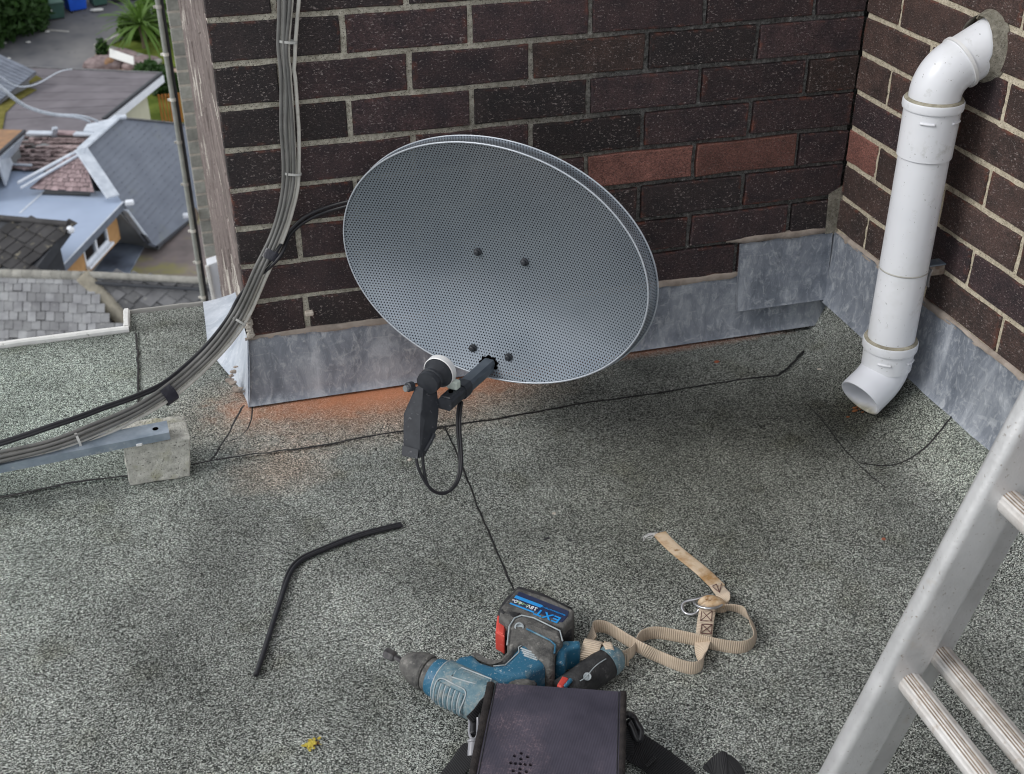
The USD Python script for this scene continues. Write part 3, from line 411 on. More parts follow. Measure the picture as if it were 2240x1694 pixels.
# the perforated sheet of the dish: a hexagonal grid of holes through the sheet, in the sheet's own plane
PITCH = 0.0054
def mth(t, **k): return ('math', {'math_type': t, **k})
def perforated(name, c0, c1, rough, holes=0.27):
    N = {'uv': ('uvmap', {'attribute': 'st'}), 'sx': ('separate_xyz', {}), 'Y': mth('divide', value2=PITCH * 0.866), 'rw': mth('floor'), 'md': mth('floored_modulo', value2=2.0), 'hf': mth('multiply', value2=0.5),
         'X': mth('divide', value2=PITCH), 'Xs': mth('add'), 'fx': mth('fraction'), 'cx': mth('subtract', value2=0.5), 'fy': mth('fraction'), 'cy': mth('subtract', value2=0.5), 'cy2': mth('multiply', value2=0.866),
         'xx': mth('multiply'), 'yy': mth('multiply'), 'ss': mth('add'), 'rt': mth('sqrt'), 'lt': mth('less_than', value2=holes),
         'g': ('geometry', {}), 'n': ('noise_texture', {'scale': 7.0, 'detail': 5.0}), 'r': ('rgb_ramp', {'ramp': [(0.3, c0), (0.7, c1)]}),
         'p': ('principled_bsdf', {'roughness': rough, 'metallic': 0.6, 'specular_ior_level': 0.5}), 't': ('transparent_bsdf', {}), 'hd': ('diffuse_bsdf', {'color': (0.012, 0.013, 0.015)}), 'hm': ('mix_closure', {'fac': 0.68}), 'm': ('mix_closure', {})}
    L = [('uv.UV', 'sx.vector'), ('sx.y', 'Y.value1'), ('Y.value', 'rw.value1'), ('rw.value', 'md.value1'), ('md.value', 'hf.value1'), ('sx.x', 'X.value1'), ('X.value', 'Xs.value1'), ('hf.value', 'Xs.value2'),
         ('Xs.value', 'fx.value1'), ('fx.value', 'cx.value1'), ('Y.value', 'fy.value1'), ('fy.value', 'cy.value1'), ('cy.value', 'cy2.value1'), ('cx.value', 'xx.value1'), ('cx.value', 'xx.value2'), ('cy2.value', 'yy.value1'), ('cy2.value', 'yy.value2'),
         ('xx.value', 'ss.value1'), ('yy.value', 'ss.value2'), ('ss.value', 'rt.value1'), ('rt.value', 'lt.value1'), ('g.position', 'n.vector'), ('n.fac', 'r.fac'), ('r.color', 'p.base_color'),
         ('lt.value', 'm.fac'), ('p.BSDF', 'm.closure1'), ('t.BSDF', 'hm.closure1'), ('hd.BSDF', 'hm.closure2'), ('hm.closure', 'm.closure2')]
    M[name] = usdkit.material(stage, '/World/Looks/' + name, N, L, surface='m.closure')
perforated('dish_mesh', (0.205, 0.238, 0.275), (0.265, 0.297, 0.333), 0.28, 0.25)
# ---------------------------------------------------------------- the flat roof
W = 1.2375; ZJ = 0.15                      # length of the back wall; height of the lowest visible bed joint
def sstep(t): t = np.clip(t, 0, 1); return t * t * (3 - 2 * t)
def roofz(x, y):
    x, y = np.asarray(x, float), np.asarray(y, float)
    p = np.stack([x, y, 0 * x], -1)
    return 0.066 * sstep((x - 1.075 - 0.125 * sstep((y + 0.30) / 0.28)) / (0.15 - 0.10 * sstep((y + 0.30) / 0.28))) * sstep((y + 3.0) / 1.0) + 0.010 * fbm(p, 2.2, 3, 3) * sstep((-0.02 - y) / 0.1) + 0.0022 * fbm(p, 14, 5, 3)
roof = thing('flat_roof', kind='structure')
def sheet(x0, x1, y0, y1, lift, mat_, nx, ny, wob=(0, 0, 0, 0), skirt=True, seed=0, fx=None):
    def fn(U, V):
        x = x0 + (x1 - x0) * U; y = y0 + (y1 - y0) * V
        if fx is not None: x, y = fx(x, y, U, V)
        z = roofz(x, y) + lift
        if skirt:
            e = (U <= 0) | (U >= 1) | (V <= 0) | (V >= 1); z = np.where(e, roofz(x, y) - 0.003, z)
        w = fbm(np.stack([x * 1.0, y, 0 * x + seed], -1), 16, seed, 3) * 0.010
        return np.stack([x + w * ((np.abs(U - 0.0) < 1e-6) * wob[0] + (np.abs(U - 1) < 1e-6) * wob[1]) , y + w * ((V < 1e-6) * wob[2] + (V > 1 - 1e-6) * wob[3]), z], -1)
    def ax(n): return np.r_[0, 1e-4, np.linspace(0, 1, n)[1:-1], 1 - 1e-4, 1] if skirt else np.linspace(0, 1, n)
    return grid(fn, ax(nx), ax(ny))
part(roof, 'base_sheet', sheet(-3.0, W + 0.02, -4.2, 0.385, 0.0, 'felt', 220, 220, skirt=False), 'felt')
part(roof, 'base_sheet', sheet(-0.253, 0.02, 0.3845, 0.475, 0.0, 'felt', 40, 20, skirt=False), 'felt')
part(roof, 'felt_sheet', sheet(0.338, W + 0.01, -4.15, -0.186, 0.0032, 'felt', 150, 300, wob=(0.5, 0, 0, 0.4), seed=2), 'felt')
part(roof, 'felt_sheet', sheet(-0.235, 1.133, -0.188, 0.012, 0.0042, 'felt', 300, 40, wob=(0, 0, 0.9, 0), seed=4,
     fx=lambda x, y, U, V: (np.where(x > 1.037, 1.037 + (x - 1.037) * (1 + 0 * V), x), y + np.where(x > 1.037, (x - 1.037) / 0.096 * 0.074 * (1 - V), 0))), 'felt')
part(roof, 'felt_sheet', sheet(-2.9, -0.232, -0.190, 0.380, 0.0040, 'felt_green', 150, 60, wob=(0, 0.7, 0.8, 0), seed=6), 'felt_green')
def bead(P, w, mat_='bitumen', n=120, seed=0, h=0.30):
    P = spline(P, n); P[:, 2] = roofz(P[:, 0], P[:, 1]) + 0.0042
    P[:, :2] += 1.6 * w * np.stack([fbm(P * 1.0 + 7, 40, seed, 2), fbm(P, 40, seed + 1, 2)], -1)
    a = np.linspace(0, 2 * np.pi, 8, endpoint=False); prof = np.stack([np.cos(a) * w / 2, np.sin(a) * w / 2 * h], 1)
    s = 0.75 + 0.9 * np.clip(fbm(P, 28, seed + 2, 3) + 0.25, 0, 1)
    T, U, V = frames(P); U = np.cross(T, [0, 0, 1.0]); U /= np.linalg.norm(U, axis=1, keepdims=True); V = np.cross(U, T); m_ = 8
    v = (P[:, None] + (U[:, None] * prof[None, :, :1] + V[:, None] * prof[None, :, 1:]) * s[:, None, None]).reshape(-1, 3)
    f = tri([(i * m_ + j, i * m_ + (j + 1) % m_, (i + 1) * m_ + (j + 1) % m_, (i + 1) * m_ + j) for i in range(len(P) - 1) for j in range(m_)])
    return trimesh.Trimesh(v, f, process=False)
part(roof, 'bitumen_seam', bead([(-2.5, -0.193, 0), (-0.9, -0.196, 0), (-0.62, -0.200, 0), (-0.45, -0.194, 0), (-0.34, -0.186, 0), (-0.26, -0.187, 0), (-0.15, -0.184, 0), (0.02, -0.184, 0), (0.1, -0.188, 0), (0.2, -0.184, 0), (0.32, -0.190, 0), (0.5, -0.191, 0), (0.62, -0.185, 0), (0.8, -0.187, 0), (0.93, -0.183, 0), (1.037, -0.1885, 0)], 0.0052, n=300, seed=1), 'bitumen')
part(roof, 'bitumen_seam', bead([(1.037, -0.1885, 0), (1.07, -0.165, 0), (1.137, -0.110, 0)], 0.0045, seed=3), 'bitumen')
part(roof, 'bitumen_seam', bead([(0.334, -0.19, 0), (0.337, -0.3, 0), (0.3355, -0.5, 0), (0.337, -0.7, 0), (0.336, -1.3, 0)], 0.0034, seed=5), 'bitumen')
part(roof, 'bitumen_seam', bead([(-0.236, 0.375, 0), (-0.234, 0.30, 0), (-0.233, 0.18, 0), (-0.232, 0.06, 0), (-0.231, -0.05, 0), (-0.232, -0.18, 0)], 0.0045, seed=7), 'bitumen')
part(roof, 'bitumen_seam', bead([(1.041, -0.30, 0), (1.038, -0.42, 0), (1.034, -0.53, 0), (1.045, -0.60, 0)], 0.0026, seed=9), 'bitumen')
part(roof, 'bitumen_seam', bead([gz(1855, 1000, .004), gz(1930, 992, .02), gz(1995, 965, .04), gz(2045, 925, .05), gz(2068, 893, .055)], 0.0034, seed=11), 'bitumen')
part(roof, 'bitumen_crack', bead([gz(527, 880, 0), gz(512, 905, 0), gz(500, 930, 0), gz(478, 965, 0), gz(455, 1000, 0)], 0.0035, seed=13), 'bitumen')
part(roof, 'bitumen_crack', bead([gz(545, 880, 0), gz(540, 920, 0), gz(520, 945, 0), gz(488, 957, 0)], 0.0028, seed=15), 'bitumen')
def kerb(P, w, h, seed):
    P = spline(P, 80) if len(P) > 2 else np.linspace(P[0], P[1], 80)
    P = P + 0.0035 * np.stack([fbm(P, 20, seed, 3), fbm(P, 20, seed + 1, 3), 0.6 * fbm(P, 26, seed + 2, 3)], -1)
    return sweep(P, np.array([(-w / 2, 0), (-w / 2, h * .8), (-w * .3, h), (w * .3, h), (w / 2, h * .8), (w / 2, 0)]) @ np.array([[1, 0], [0, 1]]))
def boxrun(a, b, w, z0, z1, seed):
    a, b = np.array(a, float), np.array(b, float); n = 60; t = np.linspace(0, 1, n)[:, None]; P = a + (b - a) * t
    d = (b - a) / np.linalg.norm(b - a); s = np.array([-d[1], d[0], 0]); prof = [(-w / 2, z0), (-w / 2, z1 - .004), (-w * .3, z1), (w * .3, z1), (w / 2, z1 - .004), (w / 2, z0)]
    v = []
    for i, p in enumerate(P):
        for x, z in prof:
            q = p + s * x + np.array([0, 0, z]); j = fbm(q * 1.0, 45, seed, 3) * 0.005; v.append(q + s * j * (1 if z > 0 else 0) + np.array([0, 0, j * .6 if z > 0 else 0]))
    m_ = 6; f = tri([(i * m_ + j, (i + 1) * m_ + j, (i + 1) * m_ + (j + 1) % m_, i * m_ + (j + 1) % m_) for i in range(n - 1) for j in range(m_)])
    o = trimesh.Trimesh(np.array(v), f, process=False); 
    return o
trim = thing('roof_edge_trim', 'thin white weathered trim along the back edge of the felt roof, with one step', 'roof trim', (-0.3, 0.39, 0))
part(trim, 'long_strip', boxrun((-3.0, 0.391, 0), (-0.25, 0.391, 0), 0.014, -0.05, 0.013, 1), 'white_paint')
part(trim, 'step_strip', boxrun((-0.2555, 0.394, 0), (-0.2555, 0.480, 0), 0.013, -0.05, 0.014, 3), 'white_paint')
part(trim, 'short_strip', boxrun((-0.262, 0.482, 0), (-0.085, 0.482, 0), 0.008, -0.05, 0.007, 5), 'kerb_stone')

# ---------------------------------------------------------------- brick walls
def brick_mesh(L, h=0.065, d=0.03, ch=0.0022, jit=0.0008, seed=0):
    """Chamfered brick: front face at y = 0, back at y = d; its outline is slightly uneven."""
    r = np.random.default_rng(seed); xs = np.array([-1, -.33, .33, 1]) * L / 2
    out = [(x, -h / 2) for x in xs] + [(L / 2, 0.0)] + [(x, h / 2) for x in xs[::-1]] + [(-L / 2, 0.0)]
    out = np.array(out) + r.normal(0, jit, (10, 2)); inn = out - np.sign(out) * ch * (np.abs(out) > 0.004) 
    y0 = -abs(r.normal(0, 0.0005))
    v = np.vstack([np.c_[out[:, 0], np.full(10, d), out[:, 1]], np.c_[out[:, 0], np.full(10, y0 + ch), out[:, 1]], np.c_[inn[:, 0], np.full(10, y0) - np.abs(r.normal(0, .0003, 10)), inn[:, 1]], [[0, y0, 0]]])
    f = tri([(i + k * 10, (i + 1) % 10 + k * 10, (i + 1) % 10 + (k + 1) * 10, i + (k + 1) * 10) for k in range(2) for i in range(10)])
    f = np.vstack([f, [(20 + i, 20 + (i + 1) % 10, 30) for i in range(10)]])
    return trimesh.Trimesh(v, f, process=False)
def courses(row, length, end0=True):
    """Spans of the bricks of a course of stretchers measured from the inner corner."""
    s = 0.1125 if row % 2 else 0.225; e = [0.0]; x = s
    while x < length - 0.02: e.append(x); x += 0.225
    e.append(length); return list(zip(e[:-1], e[1:]))
wallA = thing('brick_wall', 'dark brown brick wall behind the satellite dish, with pale mortar on its left', 'wall', (0, 0, 0))
wallB = thing('brick_wall', 'brown brick wall on the right that the white waste pipe comes out of', 'wall', (W, 0, 0))
redA = {(5, 1): 'brick_red', (5, 2): 'brick_red', (5, 3): 'brick_purple', (2, 2): 'brick_brown', (1, 2): 'brick_purple', (3, 0): 'brick_brown', (4, 1): 'brick_purple', (2, 3): 'brick_purple', (1, 1): 'brick_purple', (3, 2): 'brick_purple', (3, 1): 'brick_purple'}
k = 0
for row in range(-4, 9):
    zc_ = ZJ + 0.075 * (8 - row) + 0.0375
    for j, (a, b) in enumerate(courses(row, W)):
        x1, x0 = W - a - (0.005 if a > 0 else 0.003), W - b + (0.005 if b < W - 1e-6 else 0.0)
        if row == 8 and x0 > 1.0: pass
        mt = redA.get((row, j)) or rng.choice(['brick_dark', 'brick_dark', 'brick_purple'] if x0 < 0.6 else ['brick_dark', 'brick_purple', 'brick_purple'])
        part(wallA, 'brick', brick_mesh(x1 - x0, seed=k), str(mt), at=((x0 + x1) / 2, -abs(rng.normal(0, .0005)), zc_ + rng.normal(0, .0006)), smooth=20); k += 1
for row in range(-4, 9):
    zc_ = ZJ + 0.075 * (8 - row) + 0.0375
    for j, (a, b) in enumerate(courses(row + 0, 1.30)):
        y1, y0 = -a - (0.0 if a == 0 else 0.005), -b + 0.005
        if row % 2 == 0 and a == 0: y1 = -0.002
        mt = 'brick_red' if (row, j) == (5, 0) else ('brick_brown' if rng.random() < 0.8 else 'brick_purple')
        part(wallB, 'brick', brick_mesh(y1 - y0, seed=k), mt, at=(W + rng.normal(0, .0006), (y0 + y1) / 2, zc_), rot=-90, smooth=20); k += 1
def mortar_grid(n, x0, x1, z0, z1, rec, amp, step=0.0042):
    us = np.linspace(x0, x1, int((x1 - x0) / step)); vs = np.linspace(z0, z1, int((z1 - z0) / step))
    def fn(U, V):
        p = np.stack([U, 0 * U, V], -1); d = np.maximum(rec(U) + amp * (1.6 * fbm(p, 60, 11, 3) + 0.8 * fbm(p, 190, 12, 2)), 0.0022)
        return np.stack([U, d, V], -1)
    return grid(fn, us, vs)
# mortar whose tone goes from pale and flush (left) to dark and raked out (right)
def mortar_mix():
    N = {'g': ('geometry', {}), 's': ('separate_xyz', {}), 'n': ('noise_texture', {'scale': 130.0, 'detail': 5.0, 'roughness': 0.65}), 'ra': ('rgb_ramp', {'ramp': [(0.3, (0.27, 0.25, 0.20)), (0.52, (0.48, 0.45, 0.375)), (0.72, (0.62, 0.59, 0.50))]}),
         'rb': ('rgb_ramp', {'ramp': [(0.3, (0.055, 0.053, 0.050)), (0.52, (0.155, 0.152, 0.145)), (0.64, (0.24, 0.236, 0.226)), (0.74, (0.62, 0.61, 0.59))]}), 'nb': ('noise_texture', {'scale': 5.0, 'detail': 4.0}), 'na': ('math', {'math_type': 'multiply_add', 'value2': 0.5, 'value3': -0.25}),
         'ad': ('math', {'math_type': 'add'}), 'mr': ('map_range', {'from_min': 0.42, 'from_max': 0.78, 'to_min': 0, 'to_max': 1, 'clamp': True}), 'mx': ('mix', {'mix_type': 'mix'}),
         'n2': ('noise_texture', {'scale': 300.0, 'detail': 3.0}), 'b': ('bump', {'strength': 0.8, 'distance': 0.003}), 'p': ('principled_bsdf', {'roughness': 0.95, 'specular_ior_level': 0.1}),
         'np': ('noise_texture', {'scale': 480.0, 'detail': 1.0}), 'pr': ('map_range', {'from_min': 0.60, 'from_max': 0.68, 'to_min': 1.0, 'to_max': 0.25, 'clamp': True}), 'pm': ('mix', {'mix_type': 'multiply', 'fac': 1.0})}
    L = [('g.position', 's.vector'), ('g.position', 'n.vector'), ('n.fac', 'ra.fac'), ('n.fac', 'rb.fac'), ('g.position', 'nb.vector'), ('nb.fac', 'na.value1'), ('s.x', 'ad.value1'), ('na.value', 'ad.value2'), ('ad.value', 'mr.value'), ('mr.result', 'mx.fac'),
         ('ra.color', 'mx.color1'), ('rb.color', 'mx.color2'), ('g.position', 'np.vector'), ('np.fac', 'pr.value'), ('mx.color', 'pm.color1'), ('pr.result', 'pm.color2'), ('pm.color', 'p.base_color'), ('g.position', 'n2.vector'), ('n2.fac', 'b.height'), ('b.normal', 'p.normal')]
    M['mortar_mix'] = usdkit.material(stage, '/World/Looks/mortar_mix', N, L, surface='p.BSDF')
mortar_mix()
part(wallA, 'mortar', mortar_grid(0, 0.001, W - 0.001, 0.005, 1.14, lambda x: 0.0035 + 0.0055 * sstep((x - 0.45) / 0.4), 0.0030), 'mortar_mix', smooth=True)
g = mortar_grid(0, 0.001, 1.30, 0.05, 1.14, lambda x: 0.0035 + 0 * x, 0.0030, 0.005)
g.apply_transform(np.array([[0, 1, 0, W], [-1, 0, 0, 0], [0, 0, 1, 0], [0, 0, 0, 1]], float)); part(wallB, 'mortar', g, 'mortar_sand', smooth=True)
part(wallA, 'core', cat([cbox((W + 0.4, 0.26, 2.7), 0.001, (W / 2 + 0.2 + 0.002, 0.03 + 0.13, 1.25))]), 'mortar_dark')
part(wallB, 'core', cbox((0.26, 4.2, 2.7), 0.001, (W + 0.03 + 0.13, -2.06, 1.25)), 'mortar_dark')
def stuff_bricks(wall, along, rows, L0, L1, mt):
    ms = []
    for row in rows:
        zc_ = ZJ + 0.075 * (8 - row) + 0.0375
        for a, b in courses(row, L1):
            if b <= L0: continue
            if along == 'x': q = cbox((b - a - .01, .03, .065), .002, (W - (a + b) / 2, .015, zc_))
            else: q = cbox((.03, b - a - .01, .065), .002, (W + .015, -(a + b) / 2, zc_))
            ms.append(q)
    part(wall, 'further_bricks', ms, mt, kind='stuff')
stuff_bricks(wallA, 'x', range(-20, -4), 0, W, 'brick_purple')
stuff_bricks(wallB, 'y', range(-20, -4), 0, 4.0, 'brick_brown'); stuff_bricks(wallB, 'y', range(-4, 9), 1.31, 4.0, 'brick_brown')
part(wallA, 'upper_mortar', cbox((W, 0.02, 1.44), 0.001, (W / 2, 0.017, 1.14 + 0.72)), 'mortar'); 
part(wallB, 'upper_mortar', cat([cbox((0.02, 4.0, 1.44), 0.001, (W + 0.017, -2.0, 1.14 + 0.72)), cbox((0.02, 2.7, 1.1), 0.001, (W + 0.017, -2.65, 0.585))]), 'mortar_sand')
# the return of the back wall, running away from the corner: it is about a degree out of square
RX = -0.0115                                   # metres of drift per metre away
def ret(y, z, o=0.0): return np.array([RX * y - o, y, z])
for row in range(-4, 34):
    zc_ = ZJ + 0.075 * (8 - row) + 0.0375
    near = 0.1025 if (row % 2 == 0) else 0.215
    e = [0.108 if row % 2 else 0.22]; y = e[0]
    while y < 4.1: y = min(y + 0.225, 4.2); e.append(y)
    if row <= 8: e = [0.0] + e
    else: e = [max(0.49, e[0])] + [q for q in e if q > 0.55]
    vis = row < 30
    for a, b in zip(e[:-1], e[1:]):
        if b < 0.03: continue
        if a < 0.01: L = b - 0.031 - 0.005; c = (0.031 + b - 0.005) / 2
        else: L = b - a - 0.010; c = (a + b) / 2
        if a < 1.2 and -2 <= row < 12:
            bm = brick_mesh(L, d=0.03, seed=k); k += 1
            bm.vertices[:, 1] += 0.0; part(wallA, 'brick', bm, 'return_brick', at=ret(c, zc_) + [rng.normal(0, .0015), 0, 0], rot=90 + math.degrees(math.atan(-RX)) + 180, smooth=20, label='pale weathered brick on the side return' if k % 97 == 0 else None)
        else:
            bm = cbox((L, 0.03, 0.065), 0.002, (0, 0.015 + rng.normal(0, .0015), 0)); T = np.eye(4); an = math.radians(270) - math.atan(RX); T[:2, :2] = [[math.cos(an), -math.sin(an)], [math.sin(an), math.cos(an)]]; T[:3, 3] = ret(c, zc_); bm.apply_transform(T)
            names.setdefault('_far', []); names['_far'].append(bm)
part(wallA, 'return_bricks', names.pop('_far'), 'return_brick', kind='stuff')
def rg(U, V):
    p = np.stack([0 * U, U, V], -1); d = -0.0022 + 0.0022 * fbm(p, 30, 21, 3)
    return np.stack([RX * U + 0.0035 + d, U, V], -1)
gg = grid(rg, np.r_[np.linspace(0.002, 1.0, 140), np.linspace(1.03, 4.2, 110)], np.linspace(-1.9, 1.3, 420)); part(wallA, 'return_mortar', gg, 'pale_mortar', smooth=True)
part(wallA, 'return_core', cat([hull([ret(0.06, z, -0.012) for z in (-0.02, 2.6)] + [ret(4.2, z, -0.012) for z in (-2.2, 2.6)] + [ret(0.5, -2.2, -.012)] + [[0.2, 0.06, -.02], [0.2, 0.06, 2.6], [0.2, 4.2, -2.2], [0.2, 4.2, 2.6], [0.2, 0.5, -2.2]])]), 'pale_mortar')
# lead flashings -------------------------------------------------------------
def lead_strip(x0, x1, prof, n=160, seed=0, jag=0.004, amp=0.003, ends=(0, 0)):
    """prof: (y, z) from top to bottom, along x."""
    prof = np.array(prof, float); t = np.linspace(0, 1, 26); s = np.r_[0, np.cumsum(np.linalg.norm(np.diff(prof, axis=0), axis=1))]; s /= s[-1]
    py, pz = np.interp(t, s, prof[:, 0]), np.interp(t, s, prof[:, 1])
    def fn(U, V):
        i = (V * 25 + .5).astype(int); x = x0 + (x1 - x0) * U + (ends[0] * (1 - U) + ends[1] * U) * V; y, z = py[i].copy(), pz[i].copy()
        p = np.stack([x, 0 * x, z], -1)
        z = z + (1 - V) * jag * fbm(np.stack([x, 0 * x, 0 * x], -1), 30, seed, 4) * 2
        y = y - amp * (fbm(p, 9, seed + 1, 4) + 0.3) * np.sin(np.pi * np.clip(V + .05, 0, 1))
        return np.stack([x, y, z], -1)
    a = grid(fn, np.linspace(0, 1, n), np.linspace(0, 1, 26)); b = a.copy(); b.vertices[:, 1] += 0.0022; b.invert()
    e = a.outline() if False else None
    n2 = 26; rim = []
    N_ = len(a.vertices); idx = np.arange(N_).reshape(n, n2); loop = np.r_[idx[:, 0], idx[-1, 1:], idx[::-1, -1][1:], idx[0, ::-1][1:-1]]
    f = tri([(loop[i], loop[(i + 1) % len(loop)], loop[(i + 1) % len(loop)] + N_, loop[i] + N_) for i in range(len(loop))])
    o = trimesh.Trimesh(np.vstack([a.vertices, b.vertices]), np.vstack([a.faces, b.faces + N_, f]), process=False); return o
ZL = ZJ
single('lead_flashing', lead_strip(-0.006, 1.215, [(-0.004, ZL - .004), (-0.005, 0.10), (-0.008, 0.055), (-0.013, 0.022), (-0.020, 0.009)], seed=3, jag=.006, amp=.005, ends=(-0.016, 0.030)), 'lead', 'long grey lead flashing at the foot of the wall, below and behind the dish', 'flashing', smooth=True)
LP0, LP1 = gy(1602, 530, -.012)[0], gy(1806, 505, -.012)[0]
single('lead_flashing', lead_strip(LP0, LP1 - 0.004, [(-0.005, ZL + .071), (-0.008, .15), (-0.014, .10), (-0.022, .072)], n=60, seed=13, jag=.004, amp=.004), 'lead', 'square upper lead patch in the inner corner, overlapping the long flashing', 'flashing', smooth=True)
lb = lead_strip(-0.004, 3.0, [(-0.004, .222), (-0.005, .16), (-0.007, .11), (-0.014, .080), (-0.020, .066)], n=300, seed=23, jag=.005, amp=.004)
lb.apply_transform(np.array([[0, 1, 0, W], [-1, 0, 0, 0], [0, 0, 1, 0], [0, 0, 0, 1]], float))
single('lead_flashing', lb, 'lead', 'sloping lead flashing along the right wall, behind the white waste pipe', 'flashing', smooth=True)
def l3(U, V):      # U: 0 near the corner .. 1 far; V: 0 top at the wall .. 1 foot on the roof
    y = -0.018 * (1 - U) + 0.478 * U; foot = -0.022 + (-0.064) * sstep(U * 1.6) ; top = ret(0, 0)[0] + RX * y - 0.005
    x = top + (foot - top) * V ** 1.35; z = ZL * (1 - 0.90 * U ** .8) * (1 - V) ** 1.25 + 0.0075
    p = np.stack([x, y, z], -1); z = z + 0.006 * fbm(p, 14, 31, 4) * np.sin(np.pi * V); return np.stack([x, y, z], -1)
a = grid(l3, np.linspace(0, 1, 60), np.linspace(0, 1, 24)); b = a.copy(); b.vertices[:, 2] -= .002; b.invert()
single('lead_flashing', cat([a, b]), 'lead_pale', 'pale lead sheet folded round the outer corner onto the roof, under the cables', 'flashing', smooth=True)
def blob(c, r, seed, sc=60, n=3, amp=0.6):
    s = trimesh.creation.icosphere(n, 1.0); v = s.vertices * np.asarray(r); v = v * (1 + amp * fbm(v / np.linalg.norm(r) * 1.0 + np.asarray(c) * 7, 2.2, seed, 4)[:, None]); s.vertices = v + np.asarray(c); return s
def pointing(x0, x1, z0, z1, seed, y=-0.0065, n=140):
    def fn(U, V):
        x = x0 + (x1 - x0) * U; w = np.stack([x, 0 * x, 0 * x], -1)
        zt = z1 + 0.006 * fbm(w, 28, seed, 4); zb = z0 + 0.010 * fbm(w, 18, seed + 1, 4); tp_ = np.clip(np.minimum(U, 1 - U) * (x1 - x0) / .05, 0.12, 1) ** .6; zm = (zt + zb) / 2; z = zm + ((zb - zm) + (zt - zb) * V) * tp_
        yy = y * tp_ * np.sin(np.pi * np.clip(V, 0.0, 1)) ** .5 + 0.002 * fbm(np.stack([x, 0 * x, z], -1), 60, seed + 2, 3) + 0.002
        return np.stack([x, yy, z], -1)
    return grid(fn, np.linspace(0, 1, n), np.linspace(0, 1, 9))
part(wallA, 'pointing', pointing(-0.01, 1.05, ZL - .013, ZL + .009, 1), 'pointing', smooth=True)
part(wallA, 'pointing', pointing(0.985, W, ZL + .066, ZL + .087, 4), 'pointing', smooth=True)
g = pointing(0.0, 2.2, .210, .229, 7, n=260); g.apply_transform(np.array([[0, 1, 0, W], [-1, 0, 0, 0], [0, 0, 1, 0], [0, 0, 0, 1]], float)); part(wallB, 'pointing', g, 'pointing', smooth=True)
part(wallA, 'corner_mortar', [hull(np.array([gy(1790, 420, -.004), gy(1822, 400, -.004), gy(1812, 505, -.004), gy(1782, 508, -.004), gy(1790, 420, .004), gy(1822, 400, .004), gy(1812, 505, .004), gy(1782, 508, .004)]))], 'mortar', smooth=False)
part(wallA, 'corner_mortar', [blob(gy(541 - i * 1.5 + rng.normal(0, 1.5), 725 - i * 9, -.002), (.006 + .002 * rng.random(), .004, .007), 50 + i, amp=1.2) for i in range(9)], 'pale_mortar', smooth=True)
single('mortar_crumb', [blob(gz(u, v, z), (r, r * .7, r * .6), 60 + i, amp=1.5) for i, (u, v, z, r) in enumerate(((496, 822, .030, .008), (503, 828, .028, .007), (515, 843, .020, .009), (508, 838, .022, .006), (505, 803, .050, .006), (500, 812, .040, .005), (522, 846, .016, .005), (509, 793, .060, .004)))], 'pointing', 'lumps of brown mortar stuck on the lead at the outer corner', 'mortar', smooth=True)
part(wallA, 'masonry_plug', cbox((0.016, 0.012, 0.009), .002, gy(668, 677, -.006)), 'pale_chip', label='small pale plug in the lowest course')
# ---------------------------------------------------------------- white waste pipe
PX, PY, PR = 1.156, -0.376, 0.0438
wp = thing('waste_pipe', 'white plastic waste pipe from the right wall, with an open lower end above the roof', 'pipe', (PX, PY, 0))
ent = gx(2133, 97, W); zt = ent[2]
BA = math.radians(62); BR = .056; ez = zt - .0285 - BR * math.sin(BA); ex_ = PX + BR * (1 - math.cos(BA))
arc = [(PX, PY, 0.600)] + [(PX + BR * (1 - math.cos(t)), PY + (ent[1] - PY) * (1 - math.cos(t)), ez + BR * math.sin(t)) for t in np.linspace(0.0, BA, 14)] + [(ex_ + s * math.sin(BA), ent[1], zt - .0285 + s * math.cos(BA)) for s in (.02, .04, .06, .085)]
part(wp, 'top_elbow', tube(spline(arc, 60), PR - .0012, 40), 'upvc', smooth=True)
part(wp, 'elbow_rib', tube(np.array([(ex_ + s * math.sin(BA), ent[1], zt - .0285 + s * math.cos(BA)) for s in (.004, .0095)]), PR + .0020, 40), 'white_plastic')
part(wp, 'pipe_length', lathe((PX, PY, 0.12), (PX, PY, 0.6), [(0, PR - .0008), (.42, PR - .0008)], 48), 'upvc', smooth=True)
part(wp, 'pipe_joint', lathe((PX, PY, 0.318), (PX, PY, 0.4), [(-.0015, PR), (0, PR + .0006), (.0015, PR)], 48), 'cable_grey')
sl = [(0, PR), (.001, PR + .0022), (.082, PR + .0030), (.083, PR + .0034), (.084, PR + .0060), (.087, PR + .0068), (.096, PR + .0068), (.0985, PR + .0055), (.0995, PR - .001)]
part(wp, 'upper_socket', lathe((PX, PY, 0.530), (PX, PY, .7), sl, 56), 'upvc', smooth=40)
part(wp, 'upper_seal', lathe((PX, PY, 0.628), (PX, PY, .7), [(0, PR + .0052), (.0035, PR + .0035), (.0045, PR - .0004)], 56), 'rubber_seal', smooth=True)
for ang in (-2.25, -1.05, 0.15):
    T = [(PX + (PR + .0034) * math.cos(ang + t), PY + (PR + .0034) * math.sin(ang + t), .598) for t in np.linspace(-.26, .26, 9)]
    part(wp, 'socket_lug', tube(np.array(T), .0022, 8), 'upvc', smooth=True)
ls = [(0, PR + .0006), (.001, PR + .0020), (.040, PR + .0026), (.041, PR + .0058), (.044, PR + .0068), (.056, PR + .0068), (.0585, PR + .0055), (.0595, PR - .001)]
part(wp, 'lower_socket', lathe((PX, PY, 0.113), (PX, PY, .7), ls, 56), 'upvc', smooth=40)
